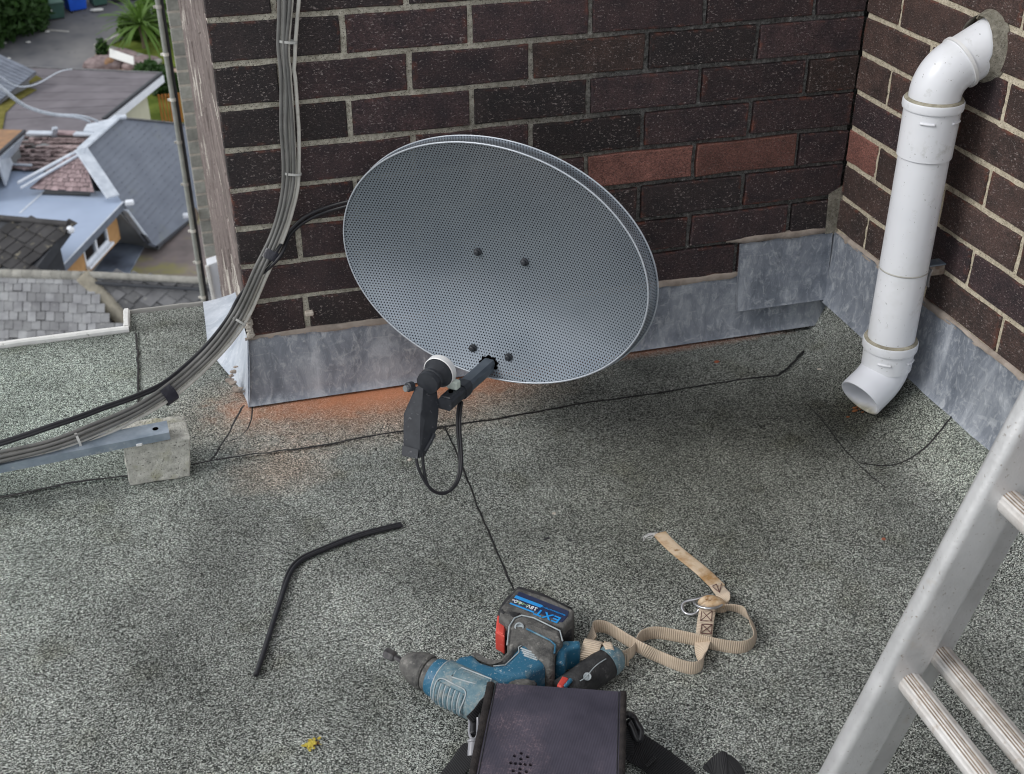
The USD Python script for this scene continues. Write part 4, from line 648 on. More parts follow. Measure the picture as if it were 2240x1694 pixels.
part(wp, 'lower_seal', lathe((PX, PY, .1715), (PX, PY, .7), [(0, PR + .0052), (.003, PR + .0034), (.004, PR - .0004)], 56), 'rubber_seal', smooth=True)
for ang in (-2.25, -1.0, 0.25):
    T = [(PX + (PR + .003) * math.cos(ang + t), PY + (PR + .003) * math.sin(ang + t), .137) for t in np.linspace(-.26, .26, 9)]
    part(wp, 'socket_lug', tube(np.array(T), .0022, 8), 'upvc', smooth=True)
od = np.array([-0.86, -0.34, -0.42]); od /= np.linalg.norm(od)
P0 = np.array([PX, PY, .118]); bend = [P0 + [0, 0, .02], P0, P0 + [-.0035, -.001, -.014], P0 + [-.014, -.005, -.028], P0 + [-.030, -.0115, -.0385]]
end = bend[-1] + od * 0.036; bend = np.vstack([bend, end]); BS = spline(bend, 50)
part(wp, 'lower_bend', tube(BS, PR - .0006, 44), 'upvc', smooth=True) if False else None
def open_tube(P, r0, r1, n=44):
    T, U, V = frames(P); th = np.linspace(0, 2 * np.pi, n, endpoint=False); c = np.cos(th)[None, :, None]; s = np.sin(th)[None, :, None]
    o = (P[:, None] + r0 * (U[:, None] * c + V[:, None] * s)); i = (P[::-1][:, None] + r1 * (U[::-1][:, None] * c + V[::-1][:, None] * s))
    v = np.concatenate([o, i]).reshape(-1, 3); k = 2 * len(P)
    return trimesh.Trimesh(v, tri([(a * n + j, a * n + (j + 1) % n, (a + 1) * n + (j + 1) % n, (a + 1) * n + j) for a in range(k - 1) for j in range(n)]), process=False)
# a bend that is grimy along its lower lip and inside
N = {'g': ('geometry', {}), 'd': ('vector_math', {'math_type': 'subtract', 'vector2': tuple(end)}), 'o': ('vector_math', {'math_type': 'dot_product', 'vector2': tuple(od * 0.75 + np.array([0, 0, -1.0]))}), 'n': ('noise_texture', {'scale': 60.0, 'detail': 5.0}), 'na': ('math', {'math_type': 'multiply_add', 'value2': 0.02, 'value3': -0.01}), 'ad': ('math', {'math_type': 'add'}),
     'm': ('map_range', {'from_min': 0.010, 'from_max': 0.027, 'to_min': 0, 'to_max': 0.9, 'clamp': True}), 'n2': ('noise_texture', {'scale': 120.0, 'detail': 5.0}), 'r': ('rgb_ramp', {'ramp': [(0.3, (0.16, 0.145, 0.085)), (0.7, (0.50, 0.47, 0.36))]}), 'x': ('mix', {'color1': (0.73, 0.745, 0.79)}), 'p': ('principled_bsdf', {'roughness': 0.35, 'specular_ior_level': 0.45})}
M['upvc_bend'] = usdkit.material(stage, '/World/Looks/upvc_bend', N, [('g.position', 'd.vector1'), ('d.vector', 'o.vector1'), ('g.position', 'n.vector'), ('n.fac', 'na.value1'), ('o.value', 'ad.value1'), ('na.value', 'ad.value2'), ('ad.value', 'm.value'), ('g.position', 'n2.vector'), ('n2.fac', 'r.fac'), ('m.result', 'x.fac'), ('r.color', 'x.color2'), ('x.color', 'p.base_color')], surface='p.BSDF')
part(wp, 'lower_bend', open_tube(BS, PR - .0004, PR - .0032), 'upvc_bend', smooth=40)
sil = trimesh.creation.icosphere(3, 1.0); sil.vertices = sil.vertices * [.022, .022, .006]; sil.vertices += sil.vertices * fbm(sil.vertices, 90, 3, 3)[:, None] * .8; sil.apply_translation(end - od * .020 + [0.004, 0.001, -.036])

# cement collar where the pipe meets the wall
zcol = zt - .0285 + (W - ex_) / math.tan(BA)
def collar(U, V):
    a = U * 2 * np.pi; r = (PR + .0005) * (1 - V) + (PR + .012) * V; p = np.stack([np.cos(a) * r, np.sin(a) * r, 0 * a], -1)
    r = r + V * .010 * fbm(p, 22, 41, 4); x = W - .020 * (1 - V) ** 1.5 - .002 + .006 * fbm(p, 50, 42, 4) * (1 - .6 * V) + .004 * V
    return np.stack([x, ent[1] + np.cos(a) * r, zcol + np.sin(a) * r * 1.10], -1)
part(wp, 'cement_collar', grid(collar, np.linspace(0, 1, 90), np.linspace(0, 1, 12)), 'mortar', smooth=True)
bk = thing('pipe_bracket', 'small rusty wall bracket behind the white waste pipe', 'bracket', gx(2015, 580, W))
bp = gx(2036, 582, W)
part(bk, 'bracket_arm', cbox((.034, .022, .020), .002, bp + [-.016, .004, .002]), 'rust_iron'); part(bk, 'bracket_cap', cbox((.036, .024, .003), .001, bp + [-.016, .004, .0135]), 'galv')
part(bk, 'bent_strap', sweep(spline([bp + [-.032, -.010, .010], bp + [-.036, -.011, -.005], bp + [-.034, -.011, -.024]], 12), np.array([(-.006, -.001), (.006, -.001), (.006, .001), (-.006, .001)])), 'steel')
# loose dirt and leaves below the open end
L = []
for i in range(30):
    c = gz(1866, 893, .006) + np.r_[rng.normal(0, .016), rng.normal(0, .006), 0]; c[2] = roofz(c[0], c[1]) + .006
    L.append(blob(c, np.array([.0035, .002, .0015]) * rng.uniform(.5, 1.5), i, n=1))
single('leaf_litter', L, 'debris_brown', 'brown leaf litter on the felt under the open pipe end', 'debris', kind='stuff', smooth=False)

# ---------------------------------------------------------------- cable bundle, block, channel
blk = thing('concrete_block', 'pale rough concrete block carrying the metal channel and the cables', 'block', (-.19, -.18, 0))
def rough_box(P8, n, seed, amp):
    b = cbox((1, 1, 1), .02); b = b.subdivide().subdivide().subdivide().subdivide(); v = b.vertices + .5
    P8 = np.asarray(P8, float); c = np.zeros_like(v)
    for i in range(8):
        s = [(i >> k) & 1 for k in range(3)]; w = np.prod([v[:, k] if s[k] else 1 - v[:, k] for k in range(3)], axis=0); c += w[:, None] * P8[i]
    nrm = b.vertex_normals; b.vertices = c + nrm * (amp * (fbm(c, 40, seed, 4) + .6 * fbm(c, 160, seed + 1, 2)))[:, None]; return b
A0, A1 = gz(280, 1050, 0), gz(411, 1030, 0); B0, B1 = gy(269, 964, -.219), gy(411, 947, -.215); C1 = gz(398, 896, B1[2]); dv = (C1 - B1) * 1.0; dv[2] = 0
part(blk, 'block', rough_box([A0, A1, A0 + dv, A1 + dv * .98, B0, B1, B0 + dv, B1 + dv], 0, 3, .006), 'concrete', smooth=25)
BT = float((B0[2] + B1[2]) / 2)
ch = thing('metal_channel', 'galvanised metal channel lying on the concrete block under the cables', 'channel', (-.45, -.22, .1))
ce = gz(364, 926, BT + .016); cs = gz(0, 998, BT + .012); cd = (cs - ce) / np.linalg.norm(cs - ce); cs = ce + cd * .95
prof = np.array([(-.0205, .006), (-.0205, .0205), (.0205, .0205), (.0205, .006), (.0175, .006), (.0175, .0178), (-.0175, .0178), (-.0175, .006)])
def extr(a, b, prof, up=(0, 0, 1)):
    Tm = frame(a, b - a, up); L_ = np.linalg.norm(b - a); e = trimesh.creation.extrude_polygon(Polygon(prof), L_, engine='earcut')
    R_ = np.array([[0, 0, 1, 0], [1, 0, 0, 0], [0, 1, 0, 0], [0, 0, 0, 1]], float); e.apply_transform(R_); e.apply_transform(Tm); return e
part(ch, 'channel', extr(ce + [0, 0, -.016], cs + [0, 0, -.016], prof), 'galv')
part(ch, 'slot_hole', lathe(ce + cd * .022 + [0, 0, .0035], ce + cd * .022 + [0, 0, .01], [(0, .0001), (0, .0052), (.0015, .0052), (.0015, .0001)], 20), 'hole_black')
for i in (.16, .22): pass
part(ch, 'fixing_bolt', lathe(ce + cd * .052 + [0, -.016, -.010], ce + cd * .052 + [0, -.016, .1], [(0, .0001), (0, .008), (.004, .008), (.004, .0001)], 6), 'white_plastic')
bb = thing('concrete_block', 'concrete block supporting the far end of the metal channel', 'block', tuple(cs)) if False else None
bun = thing('cable_bundle', 'bundle of grey and black coaxial cables running down the wall and curving over the roof', 'cables', (0.15, -.03, .4))
ctrl = [gy(631, -60, -.022), gy(626, 0, -.022), gy(622, 60, -.022), gy(620, 95, -.022), gy(624, 170, -.022), gy(629, 260, -.022), gy(632, 340, -.022), gy(630, 400, -.022), gy(618, 460, -.024), gy(598, 520, -.032), gy(570, 580, -.046), gz(523, 682, .215), gz(470, 755, .172), gz(425, 800, .145), gz(361, 853, BT + .044), gz(300, 890, BT + .036), gz(230, 924, BT + .028), gz(165, 952, BT + .024), gz(80, 979, BT + .020), gz(0, 998, BT + .018), gz(-60, 1014, BT + .018)]
BC = spline(ctrl, 320); Tb, Ub, Vb = frames(BC)
s_ = np.linspace(0, 1, len(BC))
view = BC - CAM; view /= np.linalg.norm(view, axis=1, keepdims=True); side = np.cross(Tb, view); side /= np.linalg.norm(side, axis=1, keepdims=True); back = np.cross(Tb, side)
sp = np.interp(s_, [0, .85, 1], [1.0, 1.0, 1.12]) * np.interp(s_, [0, .1, .135, .22, .30, .36, .45, .55, .62, .70, .76, .84, .90, 1], [1.25, 1.1, .9, 1.15, 1.0, .9, 1.0, 1.0, .9, .95, .85, 1.1, .95, 1.1])
lay = [(-1.55, .05, 'cable_grey', .0034), (-.52, -.15, 'cable_grey', .0034), (.50, .10, 'cable_grey', .0034), (1.50, -.05, 'cable_grey', .0034), (2.15, .95, 'cable_dark', .0033), (.0, 1.15, 'cable_dark', .0033), (1.05, 1.2, 'cable_dark', .0033)]
for i, (a, b, mt, r) in enumerate(lay):
    wv = np.stack([s_ * 9 + 11 * i, 0 * s_, 0 * s_], -1); a_ = a * sp + 0.9 * fbm(wv, 1.0, i, 2) * np.interp(s_, [0, .12, .135, .15, .30, .345, .36, 1], [1, 1, .2, 1, 1, .2, .5, .35]); b_ = b + .35 * fbm(wv, 1.0, i + 9, 2)
    Pc = BC + side * (a_ * -.0067)[:, None] + back * (b_ * .0056)[:, None]
    Pc[:, 1] = np.where(s_ < .36, np.minimum(Pc[:, 1], -.006), Pc[:, 1])
    part(bun, 'cable', tube(Pc, r, 10), mt, smooth=True)
# two black cables that leave the dish and join the bundle
for i, o in enumerate((0.0, .0085)):
    q = [gy(800, 425, -.05) , gy(745, 437, -.030) + [0, 0, -o], gy(700, 450, -.014) + [0, 0, -o], gy(655, 472, -.012) + [0, 0, -o], gy(622, 505, -.020) + [0, 0, -o], gy(603, 535, -.040) + [o, 0, -o * .5]]
    j0 = int(len(BC) * .515); idx = np.linspace(j0, len(BC) - 1, 16).astype(int)
    lift = np.interp(idx / len(BC), [.5, .60, .70, .80, .88, 1], [1.9, 1.75, 1.8, 3.6, 4.2, 2.6])
    tail = BC[idx] + side[idx] * (-lift * .0078 - o * .5 * (i > 0))[:, None] + [0, 0, .004]
    part(bun, 'black_cable', tube(spline(np.vstack([q, tail]), 240), .0033, 9), 'black_cable', smooth=True)
def ring(t, w, mt, nm, extra=1.0, hub=False):
    i = int(np.clip(t, 0, 1) * (len(BC) - 1)); c = BC[i]; a = np.linspace(0, 2 * np.pi, 30, endpoint=False)
    rw, rh = .0142 * sp[i] * extra, .0078 * extra; loop = c + side[i] * (np.cos(a) * rw)[:, None] + back[i] * (.0018 + np.sin(a) * rh)[:, None]
    v = []
    for d_, r_ in ((-w / 2, 1.0), (-w / 2, 1.10), (w / 2, 1.10), (w / 2, 1.0)): v.append(c + (loop - c) * r_ + Tb[i] * d_)
    n = 30; f = tri([(k_ * n + j, k_ * n + (j + 1) % n, ((k_ + 1) % 4) * n + (j + 1) % n, ((k_ + 1) % 4) * n + j) for k_ in range(4) for j in range(n)])
    o = trimesh.Trimesh(np.vstack(v), f, process=False)
    p_ = part(bun, nm, o, mt)
    if hub: part(p_, 'tie_head', cbox((.006, .005, .006), .001, c - side[i] * (rw * .55) - back[i] * (.0075)), mt)
def tfor(u, v):
    q = BC - CAM; z_ = q @ FWD; px = 1120 + F * (q @ RIGHT) / z_; py = 847 + F * (q @ DOWN) / z_; return float(np.argmin((px - u * K) ** 2 + (py - v * K) ** 2)) / (len(BC) - 1)
for (u, v) in ((622, 93), (630, 373), (519, 697), (168, 948)): ring(tfor(u, v), .0042, 'tie_white', 'cable_tie', hub=True)
ring(tfor(361, 853), .024, 'tape', 'tape_band', 1.22); ring(tfor(584, 552), .018, 'tape', 'tape_band', 1.05)

# ---------------------------------------------------------------- satellite dish
YC = -0.27
dc = np.array([0.4065, YC, 0.371]); yaw, tl = 0.749, 0.056; da, db = 0.2935, 0.2113
dn = np.array([-math.sin(yaw) * math.cos(tl), -math.cos(yaw) * math.cos(tl), math.sin(tl)]); dh = np.array([math.cos(yaw), -math.sin(yaw), 0.0]); dvv = np.cross(dn, dh); dvv *= np.sign(dvv[2])
def DP(x, y, d=0.0): return dc + np.outer(np.atleast_1d(x), dh) + np.outer(np.atleast_1d(y), dvv) - np.outer(np.atleast_1d(d), dn)
def depth_(x, y): return 0.052 * (1 - (x / da) ** 2 - (y / db) ** 2)
dish = thing('satellite_dish', 'oval grey perforated satellite dish fixed to the wall, feed arm towards the camera', 'satellite dish', tuple(dc))
rr = np.r_[np.linspace(0, .97, 36), .985, 1.0]; nt = 160; tt = np.linspace(0, 2 * np.pi, nt, endpoint=False); V_, UV_ = [], []
for r in rr:
    x, y = r * da * np.cos(tt), r * db * np.sin(tt); V_.append(DP(x, y, depth_(x, y))); UV_.append(np.stack([x, y], 1))
f = tri([(i * nt + j, (i + 1) * nt + j, (i + 1) * nt + (j + 1) % nt, i * nt + (j + 1) % nt) for i in range(len(rr) - 1) for j in range(nt)])
mesh_ = trimesh.Trimesh(np.vstack(V_), f, process=False)
if np.dot(mesh_.face_normals.mean(0), dn) < 0: mesh_.invert()
path = dish + '/reflector'
names[(dish, 'reflector')] = 1; mesh_.vertices -= dc
usdkit.mesh(stage, path, mesh_, M['dish_mesh'], smooth=True, uv=np.vstack(UV_)); OFF[path] = dc
# turned-back rim: rolled bead, then a skirt going back, each perforated too
Vr, UVr = [], []
pr_ = [(1.0, 0.0), (1.006, -.0022), (1.014, -.0020), (1.019, .001), (1.021, .010), (1.022, .020), (1.026, .0235), (1.033, .0245)]
perim = np.r_[0, np.cumsum(np.hypot(np.diff(da * np.cos(np.r_[tt, 2 * np.pi])), np.diff(db * np.sin(np.r_[tt, 2 * np.pi]))))]
acc = np.r_[0, np.cumsum(np.hypot(np.diff([p[0] for p in pr_]) * .25, np.diff([p[1] for p in pr_])))]
nt1 = nt + 1; tt1 = np.r_[tt, 2 * np.pi]
for (s, d), w_ in zip(pr_, acc):
    x, y = s * da * np.cos(tt1), s * db * np.sin(tt1); Vr.append(DP(x, y, np.full(nt1, d))); UVr.append(np.stack([perim, np.full(nt1, w_ + .001)], 1))
f = tri([(i * nt1 + j, (i + 1) * nt1 + j, (i + 1) * nt1 + j + 1, i * nt1 + j + 1) for i in range(len(pr_) - 1) for j in range(nt)])
rim = trimesh.Trimesh(np.vstack(Vr) - dc, f, process=False); path = dish + '/rim'; names[(dish, 'rim')] = 1
usdkit.mesh(stage, path, rim, M['dish_mesh'], smooth=True, uv=np.vstack(UVr)); OFF[path] = dc
path = dish + '/rim_bead'; P_ = DP(1.010 * da * np.cos(tt), 1.010 * db * np.sin(tt), np.full(nt, -.0010))
mat('bead_grey', [(0.3, (0.34, 0.37, 0.41)), (0.7, (0.46, 0.49, 0.53))], 300, 2, 0.35, 0.5, metal=0.3)
part(dish, 'rim_bead', tube(P_, .0017, 8, closed=True), 'bead_grey', smooth=True); P_ = DP(1.033 * da * np.cos(tt), 1.033 * db * np.sin(tt), np.full(nt, .0245)); part(dish, 'rim_bead', tube(P_, .0014, 8, closed=True), 'bead_grey', smooth=True)
for bx, by in ((-.0465, .0), (.0465, .0), (-.0365, -.172), (.0365, -.172)):
    c = DP(bx, by, depth_(bx, by) - .001)[0]
    part(dish, 'bolt', cat([lathe(c, c + dn, [(0, .0072), (.0025, .0072), (.003, .005), (.007, .0048), (.0085, .003), (.0085, .0001)], 18)]), 'lnb_black')
# mounting behind the dish
bkc = DP(0, -.085, .058)[0]
part(dish, 'back_plate', cat([bar(DP(0, .02, .072)[0], DP(0, -.185, .058)[0], .10, .006, dn)]), 'dish_frame')
wx = .62
part(dish, 'wall_bracket', cat([cbox((.11, .008, .16), .002, (wx, -.0065, .30)), tube(np.array([(wx, -.01, .30), (wx, -.10, .30), (wx - .05, -.15, .30)]), .016, 14), bar((wx - .05, -.14, .30), DP(0.02, -.085, .05)[0], .05, .03)]), 'dish_frame')
# feed arm out of the notch near the foot of the dish
hp = np.array([0.0, -.203]); H0 = DP(hp[0], -.196, depth_(0, -.196) - .002)[0]
notch = [DP(-.026 + dx_, -.190 + dy_, depth_(-.026 + dx_, -.19 + dy_) - .0012)[0] for dx_, dy_ in ((-.006, -.004), (-.006, .006), (0.0, .004), (.002, .009), (.006, .004), (.010, .009), (.012, .003), (.017, .006), (.016, -.012))] if False else None
star = [];
for i in range(18):
    a = 2 * np.pi * i / 18; r = .0185 if i % 2 else .0145; x_, y_ = r * 1.12 * np.cos(a), -.1915 + r * .8 * np.sin(a); star.append(DP(x_, y_, depth_(x_, y_) - .0012)[0])
star = np.array(star); part(dish, 'arm_notch', trimesh.Trimesh(np.vstack([star, star.mean(0)]), [(i, (i + 1) % 18, 18) for i in range(18)], process=False), 'hole_black', smooth=False)
def on_arm(u, v, lat):            # where a pixel meets the dish's own vertical mid-plane
    return onplane(u * K, v * K, dc + dh * lat, dh)
# the arm runs from the notch (1085, 783) to the clamp (972, 873) in the mid-plane of the dish
a0 = DP(0, -.195, .012)[0]; t_ = on_arm(962, 872, 0.0); print('ARM', a0, t_, np.linalg.norm(t_ - a0), 'normal comp', np.dot(t_ - a0, dn))
ad = (t_ - a0) / np.linalg.norm(t_ - a0); AL = np.linalg.norm(t_ - a0)
up_ = np.cross(ad, np.cross([0, 0, 1.0], ad)); up_ /= np.linalg.norm(up_)
oct_ = np.array([(-.0125, -.006), (-.0095, -.0115), (.0095, -.0115), (.0125, -.006), (.0125, .006), (.0085, .0115), (-.0085, .0115), (-.0125, .006)])
part(dish, 'feed_arm', extr(a0 - ad * .02, a0 + ad * AL * .60, oct_, up_), 'arm_blue', smooth=20)
part(dish, 'arm_sleeve', extr(a0 + ad * AL * .565, a0 + ad * AL * .70, oct_ * 1.18, up_), 'lnb_black', smooth=20)
cr = np.cross(up_, ad)
cl = part(dish, 'lnb_clamp', cat([extr(a0 + ad * AL * .70, a0 + ad * AL * 1.02, oct_ * [[1.08, .95]], up_), bar(a0 + ad * AL * .72 + up_ * .010, a0 + ad * AL * 1.0 + up_ * .010, .020, .006, up_)]), 'lnb_black', smooth=20)
part(cl, 'green_sticker', bar(a0 + ad * AL * .735 + up_ * .020 + cr * -.003, a0 + ad * AL * .83 + up_ * .020 + cr * -.003, .020, .016, up_), 'green_label'); part(cl, 'clamp_screw', lathe(a0 + ad * AL * .88 + up_ * .012, a0 + ad * AL * .88 + up_ * .1, [(0, .004), (.004, .004), (.004, .0001)], 12), 'hole_black')
# LNB: feed horn aims back at the dish, body hangs towards the roof
dep = float(np.dot(t_ - CAM, FWD))
def atd(u, v, d): r_ = ray(u * K, v * K); return CAM + r_ * d
dL = dep - .006
hc = atd(930, 822, dL - .006); he = atd(948, 802, dL + .018); fd = (he - hc) / np.linalg.norm(he - hc)
fd = fd + 0.75 * (-dn) * 1.0; fd /= np.linalg.norm(fd)
lnb = part(dish, 'lnb_body', cat([hull(np.array([atd(u, v, dL + dz) for u, v, dz in ((886, 880, -.018), (912, 885, -.022), (898, 836, -.004), (915, 830, -.004), (944, 846, .008), (948, 880, .010), (944, 925, .006), (918, 908, -.022), (872, 895, -.010), (871, 975, -.006), (906, 990, -.018), (908, 896, -.026), (938, 940, .004), (918, 985, -.002), (880, 985, .008))]))]), 'lnb_black', smooth=12)
part(lnb, 'cover_step', cat([hull(np.array([atd(u, v, dL + dz) for u, v, dz in ((869, 962, -.010), (904, 972, -.0215), (902, 992, -.021), (868, 984, -.010), (869, 962, .0), (904, 972, -.008), (902, 992, -.008), (868, 984, .0))])), tube(np.array([atd(918, 975, dL - .010), atd(930, 955, dL - .006), atd(938, 938, dL - .002)]), .0035, 8)]), 'lnb_black', smooth=12)
part(lnb, 'collar', lathe(hc - fd * .012, he, [(-.002, .0001), (-.001, .012), (0, .0175), (0, .0195), (.006, .0205), (.007, .0185), (.012, .0185), (.013, .0205), (.018, .0205)], 36), 'lnb_black')
part(lnb, 'feed_horn', lathe(hc + fd * .004, hc + fd, [(0, .015), (.006, .019), (.022, .0262), (.026, .0270)], 40), 'lnb_black', smooth=40)
part(lnb, 'feed_cap', lathe(hc + fd * .027, hc + fd, [(0, .0272), (.001, .0285), (.012, .0288), (.0145, .0275), (.0165, .020), (.0175, .0001)], 40), 'white_plastic', smooth=40)
tb = atd(884, 838, dL - .004); part(lnb, 'connector', lathe(tb + [0.006, 0.004, 0], tb + np.array([-1, -.6, .25]), [(0, .0001), (0, .0085), (.010, .0085), (.011, .0065), (.0112, .0062), (.0112, .0001)], 20), 'lnb_black'); part(lnb, 'connector_pin', lathe(tb + np.array([-.0035, -.0022, .001]), tb + np.array([-1, -.6, .25]), [(0, .0001), (0, .0055), (.0055, .0055), (.0055, .0001)], 16), 'steel')
# the two cables from the LNB looping down and back up to the arm
for i, o in enumerate((0, 7)):
    q = [atd(899 - o * 1.0, 985, dL - .012), atd(902 - o * .8, 1005, dL - .013), atd(912 - o * .6, 1030, dL - .012), atd(932 - o * .2, 1057, dL - .006), atd(958, 1067 - o * .25, dL + .003), atd(982 + o * .1, 1047 + o * .5, dL + .012), atd(993 + o * .55, 1005, dL + .020), atd(990 + o * .7, 950, dL + .026), atd(988 + o * .8, 905, dL + .034), atd(993 + o * .7, 868, dL + .045)]
    if i: q[0] = atd(913, 978, dL - .010); q[1] = atd(914, 1000, dL - .010); q[2] = atd(918, 1028, dL - .009)
    part(dish, 'lnb_cable', tube(spline(q, 90), .0028, 9), 'black_cable', smooth=True)

# ---------------------------------------------------------------- black twin cable offcut, small debris
oc = thing('cable_offcut', 'bent black twin cable offcut lying on the felt left of the drill', 'cable', gz(640, 1225))
q = [gz(868, 1141), gz(800, 1159), gz(740, 1178), gz(690, 1198), gz(655, 1214), gz(636, 1230), gz(622, 1256), gz(610, 1295), gz(595, 1340), gz(578, 1395), gz(565, 1435), gz(554, 1466)]
qs = spline(q, 120); Tq, Uq, Vq = frames(qs); sd = np.cross(Tq, [0, 0, 1.0]); sd /= np.linalg.norm(sd, axis=1, keepdims=True); ro = roofz(qs[:, 0], qs[:, 1]) + .0042
for o in (-1, 1):
    tw = np.interp(np.linspace(0, 1, 120), [0, .45, .6, 1], [.95, .9, .45, .35]); P_ = qs + sd * (o * .0033 * tw)[:, None]; P_[:, 2] = ro + (0.0033 * (1 - tw) * 1.2 if o < 0 else 0) + .001
    part(oc, 'cable', tube(P_, .0033, 9), 'black_cable', smooth=True)
def bit(name, u, v, size, mt, label, c_, rz=0, h=.003, seed=0):
    p_ = gz(u, v); p_[2] = roofz(p_[0], p_[1]) + h
    b = blob((0, 0, 0), np.array(size), seed, n=2, amp=.9); b.apply_transform(trimesh.transformations.rotation_matrix(rz, [0, 0, 1])); b.apply_translation(p_); single(name, b, mt, label, c_, smooth=False)
bit('brick_chip', 1548, 787, (.007, .005, .0035), 'brick_chip', 'small orange brick chip on the felt right of the dish', 'brick chip', .5)
bit('brick_chip', 1908, 1168, (.0035, .003, .002), 'brick_chip', 'tiny red chip on the felt left of the ladder', 'brick chip', .2, seed=4)
bit('mortar_chip', 1770, 803, (.006, .0025, .002), 'pale_chip', 'pale sliver of mortar on the felt left of the pipe outlet', 'mortar chip', -.4, seed=5)
bit('mortar_chip', 1197, 1114, (.0035, .0028, .002), 'pale_chip', 'small white chip on the felt above the two black scraps', 'mortar chip', .3, seed=6)
bit('mortar_chip', 885, 999, (.004, .003, .002), 'pale_chip', 'crumb of mortar on the felt below the black feed unit', 'mortar chip', .3, seed=7)
single('cable_scrap', bar(gz(1174, 1167, .0035), gz(1187, 1163, .0035), .0052, .0045, ch=.0015), 'black_cable', 'short straight black scrap of cable sheath on the felt', 'scrap')
single('cable_scrap', [bar(gz(1223, 1162, .003), gz(1236, 1170, .004), .004, .003, ch=.001), bar(gz(1225, 1173, .003), gz(1233, 1166, .004), .004, .003, ch=.001), blob(gz(1244, 1171, .002), (.003, .002, .0015), 4, n=1)], 'black_cable', 'twisted black scrap of cable sheath on the felt', 'scrap')
c = gz(675, 1612); L = []
for i in range(130):
    a = rng.uniform(0, 2 * np.pi); r = abs(rng.normal(0, .5)); L.append(blob(c + [.011 * r * math.cos(a) + .002 * rng.normal(), .007 * r * math.sin(a) + .004 * r * math.cos(a), roofz(c[0], c[1]) + .0025], np.array([.0017, .0013, .001]) * rng.uniform(.6, 1.4), i, n=1))
single('lichen', L, 'lichen', 'small yellow patch of lichen on the felt, bottom left', 'lichen', smooth=False)
# ---------------------------------------------------------------- drill
def D1(x, y, z): return onz(860 + x * .19725, 1240 + y * .19725, z)
def dpoly(P, z): return np.array([D1(x, y, z)[:2] for x, y in P])
dr = thing('cordless_drill', 'dusty blue cordless drill lying on its side with a black battery and red clip', 'drill', D1(900, 1200, 0))
ax0, ax1 = onz(848, 1430, .034), onz(1062, 1535, .034); axd = (ax1 - ax0) / np.linalg.norm(ax1 - ax0); pxm = np.linalg.norm(ax1 - ax0) / math.hypot(214, 105)
def at_(d): return ax0 + axd * d * pxm       # d in picture pixels along the axis
def L_(d0, prof, n=40): return lathe(at_(d0), at_(d0) + axd, [(t * pxm, r) for t, r in prof], n)
part(dr, 'socket_bit', L_(-5, [(0, .0055), (0, .0080), (1, .0086), (19, .0086), (23, .0066), (25, .0042), (48, .0042)], 6), 'gunmetal', smooth=20)
part(dr, 'bit_bore', L_(-5.4, [(0, .0001), (0, .0052), (.4, .0052)], 6), 'hole_black', smooth=False)
part(dr, 'chuck', L_(41, [(0, .0001), (0, .0108), (4, .0140), (11, .0165), (12, .0180), (28, .0222), (30, .0238), (52, .0262), (57, .0264), (60, .0248), (60.5, .019)]), 'tool_grip', smooth=30)
part(dr, 'chuck_ring', cat([L_(100, [(0, .0195), (5, .0195)])]), 'hole_black', smooth=30)
part(dr, 'nose_ring', L_(103, [(0, .022), (1, .0236), (13, .0246), (14, .024)]), 'tool_grip', smooth=30)
part(dr, 'gear_case', L_(116, [(0, .0240), (0, .0262), (2, .0270), (19, .0282), (21, .0276)]), 'tool_blue', smooth=30)
body = part(dr, 'body', L_(137, [(0, .0276), (0, .0296), (3, .0308), (30, .0322), (96, .0325), (112, .0315), (116, .028), (117, .0001)]), 'tool_blue_dusty', smooth=30)
part(body, 'seam_groove', L_(137.5, [(0, .0300), (1.2, .0314), (2.6, .0316), (3.4, .0309)]), 'tool_edge', smooth=30)
u1 = np.cross(axd, [0, 0, 1.0]); u1 /= np.linalg.norm(u1)
def arcrib(d, a0, a1, r, rad, mt, nm):
    a = np.linspace(a0, a1, 26); P = at_(d) + r * (np.cos(a)[:, None] * u1 + np.sin(a)[:, None] * np.array([0, 0, 1.0])); part(body, nm, tube(P, rad, 7), mt, smooth=True)
for d in (154, 165, 176, 187, 198, 209): arcrib(d, -.35, .80, .0320, .0030, 'tool_blue_dusty', 'vent_rib')
for d in (159.5, 170.5, 181.5, 192.5, 203.5): arcrib(d, -.35, .78, .0326, .0013, 'tool_edge', 'rib_edge')
part(body, 'rib_frame', tube(spline([at_(d) + .0330 * (math.cos(a) * u1 + math.sin(a) * np.array([0, 0, 1.0])) for d, a in ((149, -.2), (148, .5), (152, .92), (170, .98), (195, .97), (212, .92), (216, .5), (216, -.2))], 40), .0011, 6), 'tool_edge', smooth=True)
part(body, 'screw_hole', lathe(D1(612, 1308, .0520), D1(612, 1308, .08), [(0, .0052), (.0015, .0048), (.0012, .0030), (.0008, .0001)], 18), 'hole_black'); part(body, 'screw_hole', lathe(D1(925, 1455, .0540), D1(925, 1455, .08), [(0, .0060), (.0018, .0056), (.0012, .0036), (.0008, .0001)], 18), 'hole_black')
